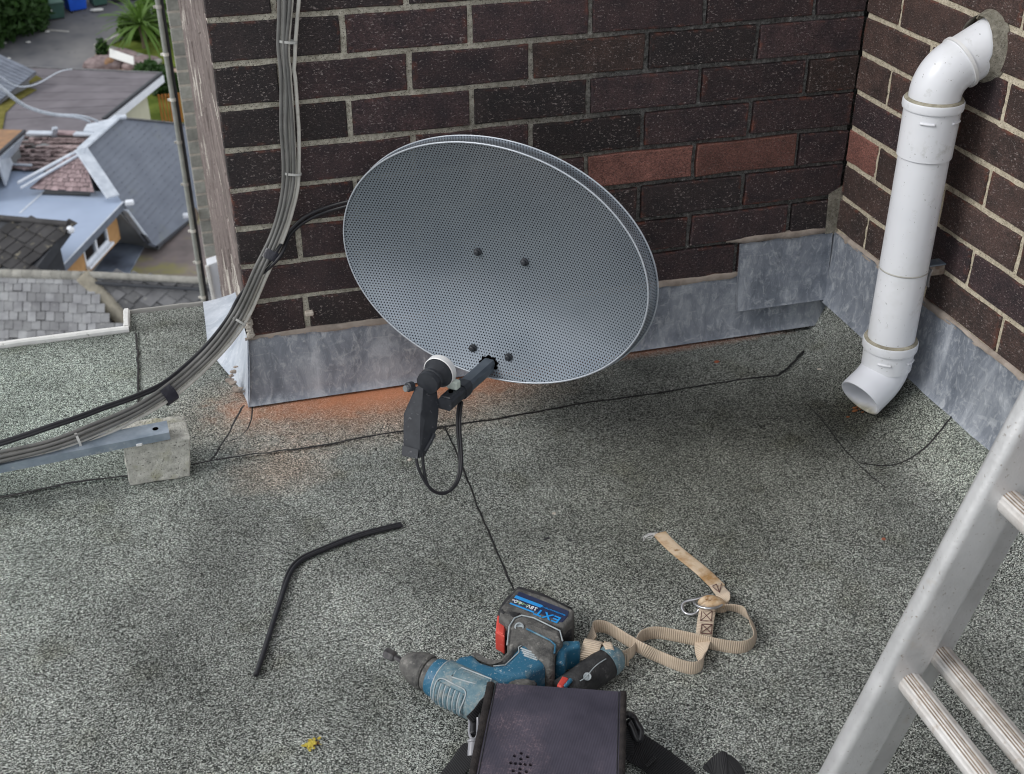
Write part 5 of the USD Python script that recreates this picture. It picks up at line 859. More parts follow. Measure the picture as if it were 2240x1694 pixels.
# shoulder of the body that runs into the handle
part(dr, 'shoulder', slab(dpoly([(640, 1075), (735, 992), (880, 968), (965, 1052), (1110, 1098), (1240, 1088), (1330, 1020), (1420, 1000), (1500, 1210), (1330, 1260), (1180, 1300), (1080, 1310), (900, 1260), (700, 1190)], .058), .012, .0605, .009, .003), 'tool_blue', smooth=40)
part(dr, 'top_panel', slab(dpoly([(680, 1185), (760, 1118), (1090, 1245), (1070, 1310), (1010, 1330), (640, 1222)], .064), .050, .0655, .0035, .002, .001), 'tool_blue_dusty', smooth=40)
part(dr, 'panel_edge', tube(np.array([D1(x, y, .0650) for x, y in ((680, 1185), (760, 1118), (1090, 1245), (1075, 1312), (1010, 1330), (640, 1222), (680, 1185))]), .0011, 6), 'tool_edge', smooth=True)
part(dr, 'grip_front', slab(dpoly([(1440, 815), (1370, 850), (1170, 1060), (1085, 1085), (960, 1035), (900, 965), (890, 1000), (1000, 1075), (1120, 1100), (1250, 1085), (1400, 930), (1480, 870)], .050), .008, .0555, .006, .003, .001), 'tool_grip', smooth=40)
hd = part(dr, 'handle', slab(dpoly([(1400, 885), (1450, 850), (1640, 890), (1700, 1000), (1690, 1105), (1560, 1170), (1480, 1235), (1330, 1250), (1200, 1240), (1090, 1180), (1115, 1095), (1240, 1085)], .058), .006, .0620, .010, .003), 'tool_blue', smooth=40)
for i in range(4):
    x0, y0 = 1415 + i * 12, 905 + i * 26
    part(hd, 'vent_slot', tube(np.array([D1(x0, y0, .0622), D1(x0 + 150, y0 + 52, .0622)]), .0014, 6), 'tool_edge', smooth=True)
for i in range(5):
    P = [D1(1545 + i * 38, 1010 - i * 6, .0618), D1(1560 + i * 38, 1080 - i * 4, .056), D1(1572 + i * 36, 1150 - i * 12, .040), D1(1575 + i * 36, 1180 - i * 16, .022)]
    part(hd, 'grip_rib', tube(spline(P, 14), .0013, 6), 'tool_edge', smooth=True)
part(hd, 'handle_edge', tube(np.array([D1(x, y, .0618) for x, y in ((1110, 1103), (1240, 1092), (1395, 950), (1390, 895), (1450, 855), (1640, 893), (1690, 990))]), .0010, 6), 'tool_edge', smooth=True)
foot = part(dr, 'handle_foot', slab(dpoly([(1425, 535), (1560, 560), (1850, 705), (1885, 830), (1800, 915), (1795, 1085), (1730, 1095), (1600, 1020), (1440, 860), (1300, 925), (1262, 870), (1285, 650), (1345, 565)], .064), .008, .0660, .007, .003), 'tool_grip', smooth=40)
part(foot, 'foot_pad', slab(dpoly([(1500, 618), (1835, 735), (1862, 830), (1740, 815), (1480, 690), (1460, 640)], .069), .060, .0695, .0035, .002, .001), 'tool_grip', smooth=40)
part(foot, 'pad_line', tube(np.array([D1(x, y, .0698) for x, y in ((1480, 690), (1740, 815), (1800, 870), (1790, 960))]), .0015, 6), 'tool_blue', smooth=True)
part(foot, 'rim_line', tube(np.array([D1(x, y, .0665) for x, y in ((1265, 870), (1288, 660), (1345, 572), (1425, 540), (1560, 568), (1850, 710), (1880, 825))]), .0012, 6), 'tool_edge', smooth=True)
part(foot, 'screw_hole', lathe(D1(1398, 672, .0655), D1(1398, 672, .08), [(0, .0072), (.0026, .0066), (.003, .0052), (.0005, .0045), (.0003, .0001)], 22), 'tool_edge')
bat = part(dr, 'battery', slab(dpoly([(1390, 300), (1640, 370), (1990, 540), (2010, 700), (1985, 840), (1800, 900), (1280, 900), (1140, 780), (1165, 560), (1230, 450)], .03), .003, .050, .008, .003), 'tool_black', smooth=40)
part(bat, 'battery_top', slab(dpoly([(1370, 245), (1420, 238), (1720, 335), (2010, 480), (2005, 560), (1890, 665), (1440, 520), (1290, 640), (1170, 560), (1200, 440)], .066), .040, .0668, .005, .003, .002), 'tool_grip', smooth=40)
part(bat, 'release_clip', slab(dpoly([(1155, 548), (1252, 612), (1238, 800), (1134, 742)], .050), .018, .0540, .003, .002, .001), 'tool_red', smooth=40); part(bat, 'clip_pad', slab(dpoly([(1178, 600), (1236, 640), (1226, 760), (1160, 720)], .055), .050, .0556, .0012, .002, .001), 'tool_red', smooth=40)
part(bat, 'rubber_corner', slab(dpoly([(1275, 492), (1420, 512), (1330, 560), (1300, 540)], .0675), .064, .0678, .001, .002, .001), 'tool_black'); part(bat, 'rubber_corner', slab(dpoly([(1205, 455), (1240, 505), (1225, 530), (1190, 490)], .0675), .06, .0676, .001, .002, .001), 'tool_black')
lab = [(1395, 272), (1950, 490), (1940, 540), (1880, 615), (1850, 612), (1318, 395)]
part(bat, 'label', slab(dpoly(lab, .0675), .066, .0676, .0006, .003, .001, both=False), 'label_navy')
# lettering on the label reads from the far side of the tool
o_ = D1(1905, 560, .0677); e_ = D1(1340, 345, .0677); lx = (e_ - o_) / np.linalg.norm(e_ - o_); ly = np.cross([0, 0, 1.0], lx); LW = np.linalg.norm(e_ - o_)
def letter(txt, h, x, y, mt, nm, bold=True, sx=1.0):
    t = meshkit.text_mesh(txt, h, .0006, bold); t.vertices[:, 0] *= sx; T = np.eye(4); T[:3, 0] = lx; T[:3, 1] = ly; T[:3, 2] = [0, 0, 1]; T[:3, 3] = o_ + lx * x + ly * y; t.apply_transform(T); part(bat, nm, t, mt, smooth=False)
def stripe(x0, x1, y0, y1, nm='stripe', mt='label_cyan', sk=0.0):
    p_ = [o_ + lx * x0 + ly * y0, o_ + lx * x1 + ly * y0, o_ + lx * (x1 + sk) + ly * y1, o_ + lx * (x0 + sk) + ly * y1]; m_ = slab(np.array([q[:2] for q in p_]), .0672, .0682, .0002, .002, 0, both=False); part(bat, nm, m_, mt)
print('LABEL', LW)
letter('EXT', .0125, .002, .0045, 'label_cyan', 'lettering', True, 1.25)
stripe(.044, LW * .99, .0120, .0142); stripe(.040, LW * 1.0, -.0062, -.0022); stripe(.040, LW * 1.0, -.0016, -.0004)
letter('18V', .0062, LW * .50, .0028, 'label_white', 'lettering'); letter('Li-ION', .0042, LW * .665, .0034, 'label_green', 'lettering', False); letter('4.0', .0060, LW * .80, .0028, 'label_white', 'lettering'); letter('Ah', .0030, LW * .935, .0036, 'label_white', 'lettering')
letter('RECHARGEABLE BATTERY PACK', .0022, .001, -.0045, 'label_cyan', 'lettering', False, .92)
hk = part(dr, 'belt_hook', cat([slab(dpoly([(1865, 868), (1905, 835), (2075, 832), (2075, 905), (1930, 945), (1900, 1105), (1800, 1085), (1812, 950)], .050), .012, .0545, .005, .003, .002)]), 'tool_blue', smooth=40); part(hk, 'hook_eye', lathe(D1(1912, 868, .0535), D1(1912, 868, .07), [(0, .0052), (.0018, .005), (.0014, .0034), (.0006, .0001)], 18), 'tool_blue_dusty')
part(dr, 'trigger', slab(dpoly([(1215, 1255), (1300, 1205), (1420, 1225), (1560, 1290), (1640, 1325), (1300, 1330), (1220, 1300)], .05), .012, .0560, .005, .003, .002), 'tool_grip', smooth=40)
# second tool, half hidden by the bag
S2 = lambda x, y, z: onz(820 + x * .26540, 1250 + y * .26540, z)
d2 = thing('cordless_drill', 'second power tool with a dark grey grip, mostly hidden behind the black bag', 'power tool', S2(1800, 900, 0))
g0, g1 = S2(1925, 745, .026), S2(1560, 1010, .024)
gd = (g1 - g0) / np.linalg.norm(g1 - g0); gl = np.linalg.norm(g1 - g0)
part(d2, 'grip', tube(np.array([g0 + gd * .0, g0 + gd * .03, g0 + gd * .06, g0 + gd * gl]), .0225, 24) , 'tool_black', smooth=True)
part(d2, 'grip_end', cat([lathe(g0 + gd * .006, g0 - gd, [(0, .0228), (.008, .0232), (.018, .021), (.026, .014), (.029, .0001)], 26)]), 'tool_blue_dusty', smooth=40)
part(d2, 'blue_tip', hull(np.array([S2(1862, 700, .040), S2(1905, 650, .036), S2(1955, 715, .040), S2(1890, 735, .047), S2(1870, 700, .01), S2(1950, 710, .01)])), 'tool_blue', smooth=False)
part(d2, 'grip_line', tube(spline([S2(1905, 722, .0475), S2(1860, 750, .0495), S2(1800, 800, .050), S2(1730, 880, .050), S2(1690, 905, .048)], 20), .0008, 6), 'tool_edge', smooth=True)
part(d2, 'screw_hole', lathe(S2(1752, 868, .0472), S2(1752, 868, .06), [(0, .0058), (.0022, .0052), (.0018, .0036), (.001, .0001)], 18), 'tool_edge')
part(d2, 'red_switch', slab(np.array([S2(x, y, .046)[:2] for x, y in ((1498, 950), (1545, 875), (1592, 888), (1600, 905), (1540, 985))]), .016, .0500, .003, .002, .001), 'tool_red', smooth=40)
part(d2, 'blue_band', tube(np.array([S2(1615, 895, .048), S2(1585, 935, .048), S2(1560, 955, .046)]), .0032, 8), 'tool_blue', smooth=True)

# ---------------------------------------------------------------- webbing lanyard
ST = lambda x, y, z: onz(1220 + x * .22120, 1130 + y * .22120, z)
lan = thing('tool_lanyard', 'beige webbing tool lanyard with a steel carabiner, tied to the drill', 'lanyard', ST(1300, 1000, 0))
def ribbon(P, Wd, w, t=.0016, n=140, mt='webbing', nm='strap', parent=None):
    """P: centre line; Wd: direction across the strap at each control point."""
    Wd = np.asarray(Wd, float); k_ = np.linspace(0, 1, len(P)); C = spline(P, n); tpar = np.r_[0, np.cumsum(np.linalg.norm(np.diff(np.asarray(P), axis=0), axis=1))]; tpar /= tpar[-1]; s = np.linspace(0, 1, n)
    D = np.stack([np.interp(s, tpar, Wd[:, i]) for i in range(3)], 1); T = np.gradient(C, axis=0); T /= np.linalg.norm(T, axis=1, keepdims=True)
    D = D - T * (D * T).sum(1, keepdims=True); D /= np.linalg.norm(D, axis=1, keepdims=True); Nn = np.cross(T, D)
    L = np.r_[0, np.cumsum(np.linalg.norm(np.diff(C, axis=0), axis=1))]; rows = []; uv = []
    for a, b in ((-.5, -.5), (-.25, -.62), (.25, -.62), (.5, -.5), (.5, .5), (.25, .62), (-.25, .62), (-.5, .5)): rows.append(C + D * (a * w) + Nn * (b * t)); uv.append(np.stack([L, np.full(n, a * w)], 1))
    v = np.stack(rows, 1).reshape(-1, 3); uvs = np.stack(uv, 1).reshape(-1, 2); m_ = 8
    f = tri([(i * m_ + j, i * m_ + (j + 1) % m_, (i + 1) * m_ + (j + 1) % m_, (i + 1) * m_ + j) for i in range(n - 1) for j in range(m_)]); f = np.vstack([f, [(0, j + 1, j) for j in range(1, 7)], [((n - 1) * m_, (n - 1) * m_ + j, (n - 1) * m_ + j + 1) for j in range(1, 7)]])
    path = (parent or lan) + '/' + numbered(parent or lan, nm); base = OFF[parent or lan]
    usdkit.mesh(stage, path, trimesh.Trimesh(v - base, f, process=False), M[mt], smooth=True, uv=uvs); OFF[path] = base; return path, C
UPV = np.array([0, 0, 1.0]); WW = .0235
lay_ = lambda x, y, z=.003: ST(x, y, z)
flat = lambda a, b: np.cross(UPV, ST(*b, 0) - ST(*a, 0)) / np.linalg.norm(np.cross(UPV, ST(*b, 0) - ST(*a, 0)))
fd_ = flat((1010, 160), (1600, 690))
ribbon([lay_(1005, 165, .004), lay_(1100, 270, .0045), lay_(1250, 400, .0045), lay_(1400, 520, .005), lay_(1530, 640, .006), lay_(1590, 700, .008)], [fd_] * 6, WW, nm='tail_strap', mt='webbing_stained')
ribbon([lay_(1560, 672, .008), lay_(1625, 760, .012), lay_(1668, 840, .014), lay_(1672, 880, .012), lay_(1640, 905, .010), lay_(1560, 905, .008)], [fd_, fd_, fd_ * .5 + UPV, UPV, UPV, UPV], WW * .9, nm='strap')
e = WW / 2 + .002
lp = lambda x, y, z=None: ST(x, y, e if z is None else z)
ribbon([lp(1640, 900), lp(1740, 905), lp(1830, 935), lp(1900, 1010), lp(1935, 1110), lp(1945, 1190), lp(1920, 1250), lp(1840, 1290), lp(1720, 1290), lp(1500, 1250), lp(1300, 1205), lp(1100, 1165), lp(960, 1150), lp(860, 1170), lp(800, 1215), lp(780, 1260), lp(760, 1310), lp(690, 1370), lp(600, 1395), lp(520, 1360), lp(470, 1310)],
       [UPV * 1 + [0, -.5, 0]] * 3 + [UPV + [-.6, -.1, 0]] * 2 + [UPV + [-.2, .0, 0]] + [UPV] * 15, WW, nm='loop_strap', n=260)
ribbon([lp(350, 1240, .016), lp(325, 1170, .017), lp(340, 1110, .018), lp(400, 1085, .018), lp(470, 1095, .017), lp(600, 1165, .017), lp(720, 1240, .018), lp(840, 1310, .020), lp(960, 1370), lp(1100, 1430), lp(1230, 1480), lp(1330, 1500), lp(1410, 1475), lp(1440, 1420), lp(1430, 1350), lp(1428, 1290), lp(1440, 1230, .010)],
       [UPV + [.5, .2, 0]] * 3 + [UPV] * 11 + [UPV + [.9, 0, 0], UPV * .5 + [1., 0, 0], [1, .0, .0]], WW, nm='loop_strap', n=240)
tg, _ = ribbon([lay_(1440, 1215, .012), lay_(1455, 1100, .014), lay_(1468, 1000, .015), lay_(1478, 910, .017), lay_(1470, 870, .020)], [[1, .05, 0]] * 5, WW * 1.05, nm='stitched_tab', t=.0034)
for (ya, yb) in ((930, 1035), (1065, 1160)):
    q = [(1425, ya), (1528, ya + 4), (1520, yb), (1412, yb - 4)]
    for a_, b_ in ((0, 1), (1, 2), (2, 3), (3, 0), (0, 2), (1, 3)):
        part(tg, 'stitching', tube(np.array([ST(*q[a_], .0172), ST(*q[b_], .0172)]), .00065, 5), 'stitch', smooth=True)
for a_, b_ in (((1530, 690), (1570, 670)), ((1570, 670), (1600, 755)), ((1600, 755), (1535, 695)), ((1600, 760), (1660, 770)), ((1610, 780), (1670, 790)), ((1620, 665), (1600, 755))): part(lan, 'stitching', tube(np.array([ST(*a_, .0105), ST(*b_, .0120)]), .0007, 5), 'stitch', smooth=True)
part(lan, 'knot', cat([tube(spline([ST(1420, 880, .010), ST(1440, 830, .022), ST(1500, 810, .026), ST(1560, 820, .024), ST(1620, 850, .018), ST(1640, 890, .010)], 30), .0052, 10), tube(spline([ST(1430, 900, .008), ST(1500, 870, .020), ST(1580, 865, .022), ST(1640, 870, .014)], 20), .006, 10)]), 'webbing_stained', smooth=True)
car = [ST(1530, 795, .010), ST(1490, 785, .014), ST(1440, 800, .014), ST(1350, 825, .012), ST(1265, 845, .010), ST(1232, 880, .008), ST(1240, 930, .006), ST(1280, 965, .006), ST(1330, 970, .006), ST(1380, 945, .008), ST(1400, 915, .012)]
part(lan, 'carabiner', tube(spline(car, 70), .0026, 10), 'steel', smooth=True)
rg_ = [ST(1350, 850, .018), ST(1375, 880, .022), ST(1420, 900, .024), ST(1480, 910, .026), ST(1550, 905, .026), ST(1610, 885, .024), ST(1630, 860, .018)]
part(lan, 'steel_ring', tube(spline(rg_, 40), .0021, 10), 'steel', smooth=True)
th_ = []
for i in range(14): a_ = ST(950, 165, .004) ; th_.append(tube(spline([a_, a_ + np.r_[rng.normal(-.008, .006), rng.normal(-.004, .004), .002], a_ + np.r_[rng.normal(-.017, .006), rng.normal(-.006, .006), 0]], 8), .0003, 4))
part(lan, 'frayed_threads', th_, 'white_plastic', kind='stuff')
sl_ = [S2(1700, 650, .030), S2(1885, 690, .030)]
sd_ = (sl_[1] - sl_[0]) / np.linalg.norm(sl_[1] - sl_[0])
def wrap(c, d, rx, rz, w, mt='webbing', nm='wrap'):
    a = np.linspace(0, 2 * np.pi, 40); u_ = np.cross(d, UPV); u_ /= np.linalg.norm(u_); P_ = [c + u_ * rx * math.cos(t) + UPV * rz * math.sin(t) for t in a]; ribbon(P_, [d] * 40, w, nm=nm, n=90, t=.003)
wrap(sl_[0] + sd_ * .016, sd_, .0155, .0165, .026); wrap(sl_[0] + sd_ * .040, (sd_ + [0.25, .5, .1]) / np.linalg.norm(sd_ + [0.25, .5, .1]), .0165, .0185, .012)
ribbon([S2(1880, 640, .030), S2(1920, 660, .020), S2(2000, 700, .014), S2(2090, 730, .013)], [UPV] * 4, WW, nm='loop_strap')

# ---------------------------------------------------------------- black bag
ZB = 0.088
bq = [gz(1062, 1476, ZB), gz(1354, 1496, ZB), gz(1350, 1673, ZB), gz(1045, 1673, ZB)]
ex = bq[1] - bq[0]; BW = np.linalg.norm(ex); ex /= BW; ey = np.cross(ex, UPV); bo = bq[0]; BLn = 0.235
def BG(x, y, z=ZB): return np.array([*(bo + ex * x + ey * y)[:2], z])
bag = thing('tool_bag', 'black padded bag with a cross of round vent holes, lying before the drill', 'bag', BG(BW / 2, .1, 0))
tw_ = lambda y: .010 * y / .2
shp = [(-.000, 0), (BW, 0), (BW + .003, .10), (BW - .002, BLn), (-.010, BLn), (-.006, .10)]
def bagbody(lo, hi, ins):
    v = []; 
    return slab(np.array([BG(x + (ins if x < .05 else -ins), y + (ins if y < .01 else -ins if y > .2 else 0))[:2] for x, y in shp]), lo, hi, .008, .006, .004)
b1 = bagbody(.004, ZB - .003, .004); part(bag, 'body', b1, 'bag_edge', smooth=40)
# front panel with real vent holes
from shapely.geometry import box as sbox
P2 = Polygon([(x + (0.006 if x < .05 else -.007), y + (0.0 if y < .01 else -.004)) for x, y in shp])
dots = [(1208, 1503), (1152, 1525), (1260, 1533), (1205, 1550), (1122, 1583), (1160, 1587), (1201, 1590), (1240, 1595), (1283, 1598), (1198, 1633), (1142, 1647), (1250, 1655), (1195, 1668), (1135, 1690), (1235, 1700)]
cents = []
for x, y in dots:
    w_ = S2(x, y, ZB) - bo; c_ = (np.dot(w_, ex), np.dot(w_, ey)); cents.append(c_); P2 = P2.difference(Point(c_).buffer(.0024, 8))
tv, tf = trimesh.creation.triangulate_polygon(P2, engine='earcut')
pan = trimesh.Trimesh(np.array([BG(x, y, ZB + .0008) for x, y in tv]), tf, process=False)
if pan.face_normals[:, 2].mean() < 0: pan.invert()
sk = []
for ringc in [P2.exterior] + list(P2.interiors):
    c_ = np.array(ringc.coords)[:-1]; n_ = len(c_); v_ = np.vstack([[BG(x, y, ZB + .0008) for x, y in c_], [BG(x, y, ZB - .004) for x, y in c_]]); sk.append(trimesh.Trimesh(v_, tri([(i, (i + 1) % n_, n_ + (i + 1) % n_, n_ + i) for i in range(n_)]), process=False))
part(bag, 'front_panel', cat([pan] + sk), 'bag_fabric', smooth=False)
part(bag, 'vent_lining', cat([lathe(BG(x, y, ZB - .0032), BG(x, y, ZB), [(0, .0001), (0, .0032), (.0002, .0032)], 12) for x, y in cents]), 'hole_black')
for x_, s_w in ((-.001, .011), (BW - .0045, .009)):
    P_ = np.array([BG(x_ + (-.006 if x_ < .05 else .001) * (y / .2) * 1.0, y, ZB - .001) for y in np.linspace(0, BLn - .004, 24)]); P_ += .0006 * np.stack([fbm(P_, 60, 3, 2), fbm(P_, 60, 4, 2), fbm(P_, 60, 5, 2)], -1)
    a = np.linspace(0, 2 * np.pi, 12, endpoint=False); part(bag, 'edge_binding', sweep(P_, np.stack([np.cos(a) * s_w / 2, np.sin(a) * .0042], 1)), 'bag_edge', smooth=True)
for x_ in (.0062, BW - .0105):
    P_ = np.array([BG(x_ + (-.006 if x_ < .05 else .001) * (y / .2), y, ZB + .0010) for y in np.linspace(.002, BLn - .01, 20)]); part(bag, 'stitch_line', tube(P_, .0007, 6), 'black_plastic', smooth=True)
# left strap, snap hook and ring
LB = lambda x, y, z: onz(980 + x * .11599, 1500 + y * .11599, z)
hkp = part(bag, 'snap_hook', cat([tube(spline([LB(560, 600, .058), LB(560, 720, .054), LB(555, 880, .050), LB(520, 990, .048), LB(470, 1010, .048), LB(420, 960, .048), LB(402, 800, .050), LB(400, 650, .052)], 40), .0017, 8), lathe(LB(470, 1010, .048), LB(462, 1190, .042), [(0, .005), (.002, .0072), (.004, .0072), (.005, .0060), (.016, .0066), (.022, .0060), (.022, .0001)], 18)]), 'grey_plastic', smooth=40)
part(bag, 'hook_spine', cat([tube(spline([LB(600, 430, .06), LB(600, 650, .054), LB(598, 850, .050), LB(585, 1010, .046), LB(620, 1060, .04)], 24), .0034, 8), tube(spline([LB(470, 600, .05), LB(480, 800, .047), LB(480, 940, .046)], 10), .006, 8)]), 'black_plastic', smooth=True)
ribbon([LB(400, 650, .056), LB(520, 520, .062), LB(640, 360, .068), LB(720, 270, .070), LB(740, 290, .064), LB(700, 420, .060), LB(640, 480, .058)], [np.array([.4, .5, .8])] * 7, .012, mt='black_web', nm='ring_strap', parent=bag, n=60)
ribbon([LB(520, 1120, .046), LB(440, 1210, .044), LB(340, 1330, .036), LB(230, 1480, .026), LB(80, 1650, .016), LB(-80, 1850, .008)], [np.array([.75, -.55, .35])] * 6, .028, mt='black_web', nm='shoulder_strap', parent=bag, n=60)
part(bag, 'strap_slider', cat([hull(np.array([LB(540, 1030, .05), LB(620, 1060, .048), LB(660, 1100, .044), LB(640, 1260, .036), LB(540, 1350, .030), LB(530, 1200, .04), LB(560, 1100, .035), LB(640, 1200, .028)]))]), 'black_plastic', smooth=20)
RB = lambda x, y, z: onz(1340 + x * .14467, 1520 + y * .14467, z)
part(bag, 'side_loop', cat([tube(spline([RB(200, 330, .06), RB(260, 305, .056), RB(320, 350, .052), RB(370, 450, .050), RB(420, 520, .046), RB(420, 600, .042), RB(390, 690, .036), RB(330, 600, .044), RB(280, 480, .052), RB(230, 400, .058)], 60, ), .0048, 8)]), 'black_plastic', smooth=True)
ribbon([RB(200, 640, .030), RB(330, 780, .020), RB(520, 900, .012), RB(720, 1040, .010), RB(900, 1180, .010), RB(1050, 1320, .010)], [np.array([.75, .6, .1])] * 6, .046, mt='black_web', nm='shoulder_strap', parent=bag, n=80)
ribbon([RB(640, 950, .018), RB(580, 1010, .018), RB(500, 1080, .018)], [np.array([.6, .75, 0])] * 3 if False else [np.array([-.5, .5, .0])] * 3, .004, mt='black_web', nm='strap_seam', parent=bag, n=12)
ribbon([RB(1480, 1200, .006), RB(1600, 1100, .018), RB(1740, 1060, .028), RB(1880, 1090, .020), RB(1990, 1180, .006)], [np.array([-.1, -1., .2])] * 5, .040, mt='black_web', nm='shoulder_strap', parent=bag, n=60)
ribbon([RB(230, 480, .05), RB(250, 620, .04), RB(230, 760, .028), RB(215, 900, .02)], [np.array([.8, .3, .3])] * 4, .018, mt='black_web', nm='side_strap', parent=bag, n=30)

# ---------------------------------------------------------------- aluminium ladder
LY = -1.2411; lb0, lb1 = gy(1965, 1475, LY), gy(2180, 1085, LY); ls_ = lb1 - lb0; ls_ /= np.linalg.norm(ls_); lnn = np.array([ls_[2], 0, -ls_[0]])
lad = thing('extension_ladder', 'two-section aluminium extension ladder standing on the roof and leaning on the right wall', 'ladder', (0.55, LY - .2, 0))
def rprof(w, t, r=.010, n=6):
    a = np.concatenate([np.linspace(k_ * np.pi / 2, (k_ + 1) * np.pi / 2, n) for k_ in range(4)]); cx = np.repeat([1, -1, -1, 1], n) * (w / 2 - r); cy = np.repeat([1, 1, -1, -1], n) * (t / 2 - r); return np.stack([cx + r * np.cos(a), cy + r * np.sin(a)], 1)
DPH, THK = .056, .026
# edge of the stile seen at the left of the picture fixes where the section sits along its normal
e0 = gy(1800, 1673, LY); c0 = e0 + lnn * (DPH / 2) + np.array([0, 0, 0]); base = c0 - ls_ * (c0[2] / ls_[2])
def stile(o, y, L, nm, parent):
    a_, b_ = base + lnn * o + [0, y, 0] + ls_ * .012, base + lnn * o + [0, y, 0] + ls_ * L
    return part(parent, nm, extr(a_, b_, rprof(DPH, THK, .0095), np.array([0, 1.0, 0])) if False else extr2(a_, b_, rprof(DPH, THK, .0095)), 'alu', smooth=40)
def extr2(a_, b_, prof):
    T = np.eye(4); x = (b_ - a_) / np.linalg.norm(b_ - a_); T[:3, 0] = lnn; T[:3, 1] = np.cross(x, lnn); T[:3, 2] = x; T[:3, 3] = a_
    e_ = trimesh.creation.extrude_polygon(Polygon(prof), np.linalg.norm(b_ - a_), engine='earcut'); e_.apply_transform(T); return e_
def rung(o, y0, y1, s, slip=0.0):
    c = base + lnn * o + ls_ * s; a_, b_ = c + [0, y0 - base[1] if False else 0, 0], c; a_ = np.array([c[0], y0, c[2]]); b_ = np.array([c[0], y1, c[2]])
    n = 48; a = np.linspace(0, 2 * np.pi, n, endpoint=False); r = .0142 * np.ones(n); top = np.cos(a - 1.95)
    r = np.where(top > .45, r - .0007 * (np.arange(n) % 4 < 2), r); prof = np.stack([np.cos(a) * r, np.sin(a) * r], 1)
    p_ = part(lad, 'rung', extr(a_, b_, prof, UPV), 'alu_rung', smooth=25)
    for j in range(4):
        an = 1.95 + (j - 1.5) * .22; q = np.array([0, 0, 0.0]) + np.cos(an) * .0137 * np.cross(UPV, (b_ - a_) / np.linalg.norm(b_ - a_)) + np.sin(an) * .0137 * UPV
        part(p_, 'tread_groove', tube(np.array([a_ + q, b_ + q]), .0008, 6), 'dirt_groove', smooth=True)
sr0 = np.dot(lb0 - base, ls_); off_r = float(np.clip(np.dot(lb0 - base, lnn), -.012, .012)); print('LADDER', off_r, np.dot(lb0 - base, lnn))
for o, yo, wid, slip in ((0.0, 0.0, .34, 0.0), (.0625, .034, .41, 0.012)):
    stile(o, THK / 2 + yo, 2.25, 'stile', lad); stile(o, -THK / 2 + yo - wid, 2.25, 'stile', lad)
    for k_ in range(-1, 9):
        s = sr0 + .25 * k_ + slip
        if s > .05: rung(o + off_r, base[1] + yo + .002, base[1] + yo - wid - .002, s)
    for y_ in (yo + THK / 2, -THK / 2 + yo - wid): part(lad, 'rubber_foot', extr2(base + lnn * o + [0, y_, .014], base + lnn * o + [0, y_, .014] + ls_ * .045, rprof(DPH + .006, THK + .006, .008)), 'black_plastic')
# ---------------------------------------------------------------- the town below the roof
def gnd(y): return -22.0 + 0.232 * (np.clip(y, -200, 72) - 40)
def onground(u, v):
    d = ray(u, v); t = 0
    lo, hi = 1.0, 400.0
    for _ in range(60):
        mid = (lo + hi) / 2; p = CAM + d * mid
        if p[2] > gnd(p[1]): lo = mid
        else: hi = mid
    return CAM + d * lo
g = grid(lambda U, V: np.stack([U, V, gnd(V) - .02], -1), np.linspace(-400, 400, 41), np.r_[np.linspace(6, 90, 85), np.linspace(100, 1200, 30)])
single('ground', g, 'ground_far', kind='structure')
def gpoly(P, lift): Q = np.array([onground(u, v) for u, v in P]); Q[:, 2] += lift; return Q
def drape(P, lift, n=24):
    """A ground sheet between two pixel rows of equal length (near edge, far edge)."""
    a = np.array([onground(*p) for p in P[0]]); b = np.array([onground(*p) for p in P[1]]); ta = np.linspace(0, 1, len(a)); t = np.linspace(0, 1, 60)
    A = np.stack([np.interp(t, ta, a[:, i]) for i in range(3)], 1); B = np.stack([np.interp(t, ta, b[:, i]) for i in range(3)], 1); s = np.linspace(0, 1, n)[None, :, None]
    v = A[:, None] * (1 - s) + B[:, None] * s; v[..., 2] = gnd(v[..., 1]) + lift
    i = np.arange(59)[:, None] * n + np.arange(n - 1); return trimesh.Trimesh(v.reshape(-1, 3), tri(np.stack([i, i + n, i + n + 1, i + 1], -1).reshape(-1, 4)), process=False)
single('yard', drape([[(-160, 190), (0, 200), (120, 190), (235, 165), (262, 150)], [(-160, -80), (0, -80), (160, -80), (300, -80), (520, -80)]], .0), 'asphalt', kind='structure')
single('parking_line', plate(gpoly([(88, 63), (152, 68), (151, 71.5), (87, 66)], .012), .005), 'kerb_stone', 'faded white line on the asphalt yard', 'road marking')
def wall_line(P, h, t, lift=0):
    ms = []
    Q = [onground(u, v) for u, v in P]
    for a, b in zip(Q[:-1], Q[1:]):
        d = (b - a) / np.linalg.norm(b - a); n_ = np.cross(d, UPV); n_ /= np.linalg.norm(n_); c = []
        for p_ in (a - d * t / 2, b + d * t / 2):
            for s in (-t / 2, t / 2):
                for z in (-.4, h): q = p_ + n_ * s; q[2] += z; c.append(q)
        ms.append(hull(np.array(c)))
    return ms
single('garden_wall', wall_line([(216, 110), (252, 94), (290, 77), (345, 52), (420, 20)], .35, .3), 'kerb_stone', 'low pale garden wall between the yard and the palm bed', 'wall', smooth=False)
single('garden_wall', wall_line([(236, 113), (270, 122), (305, 131), (345, 142)], .30, .35), 'kerb_stone', 'short low stone edging below the palm bed', 'wall', smooth=False)
single('grass_bed', drape([[(225, 112), (262, 122), (300, 130), (360, 145), (420, 160)], [(285, 82), (305, 72), (345, 56), (400, 30), (460, 5)]], .10), 'lawn', kind='stuff')
single('earth_bank', drape([[(180, 165), (225, 170), (290, 178), (340, 185), (400, 190)], [(216, 112), (240, 118), (290, 130), (350, 146), (420, 160)]], .06), 'earth_bank', kind='structure')
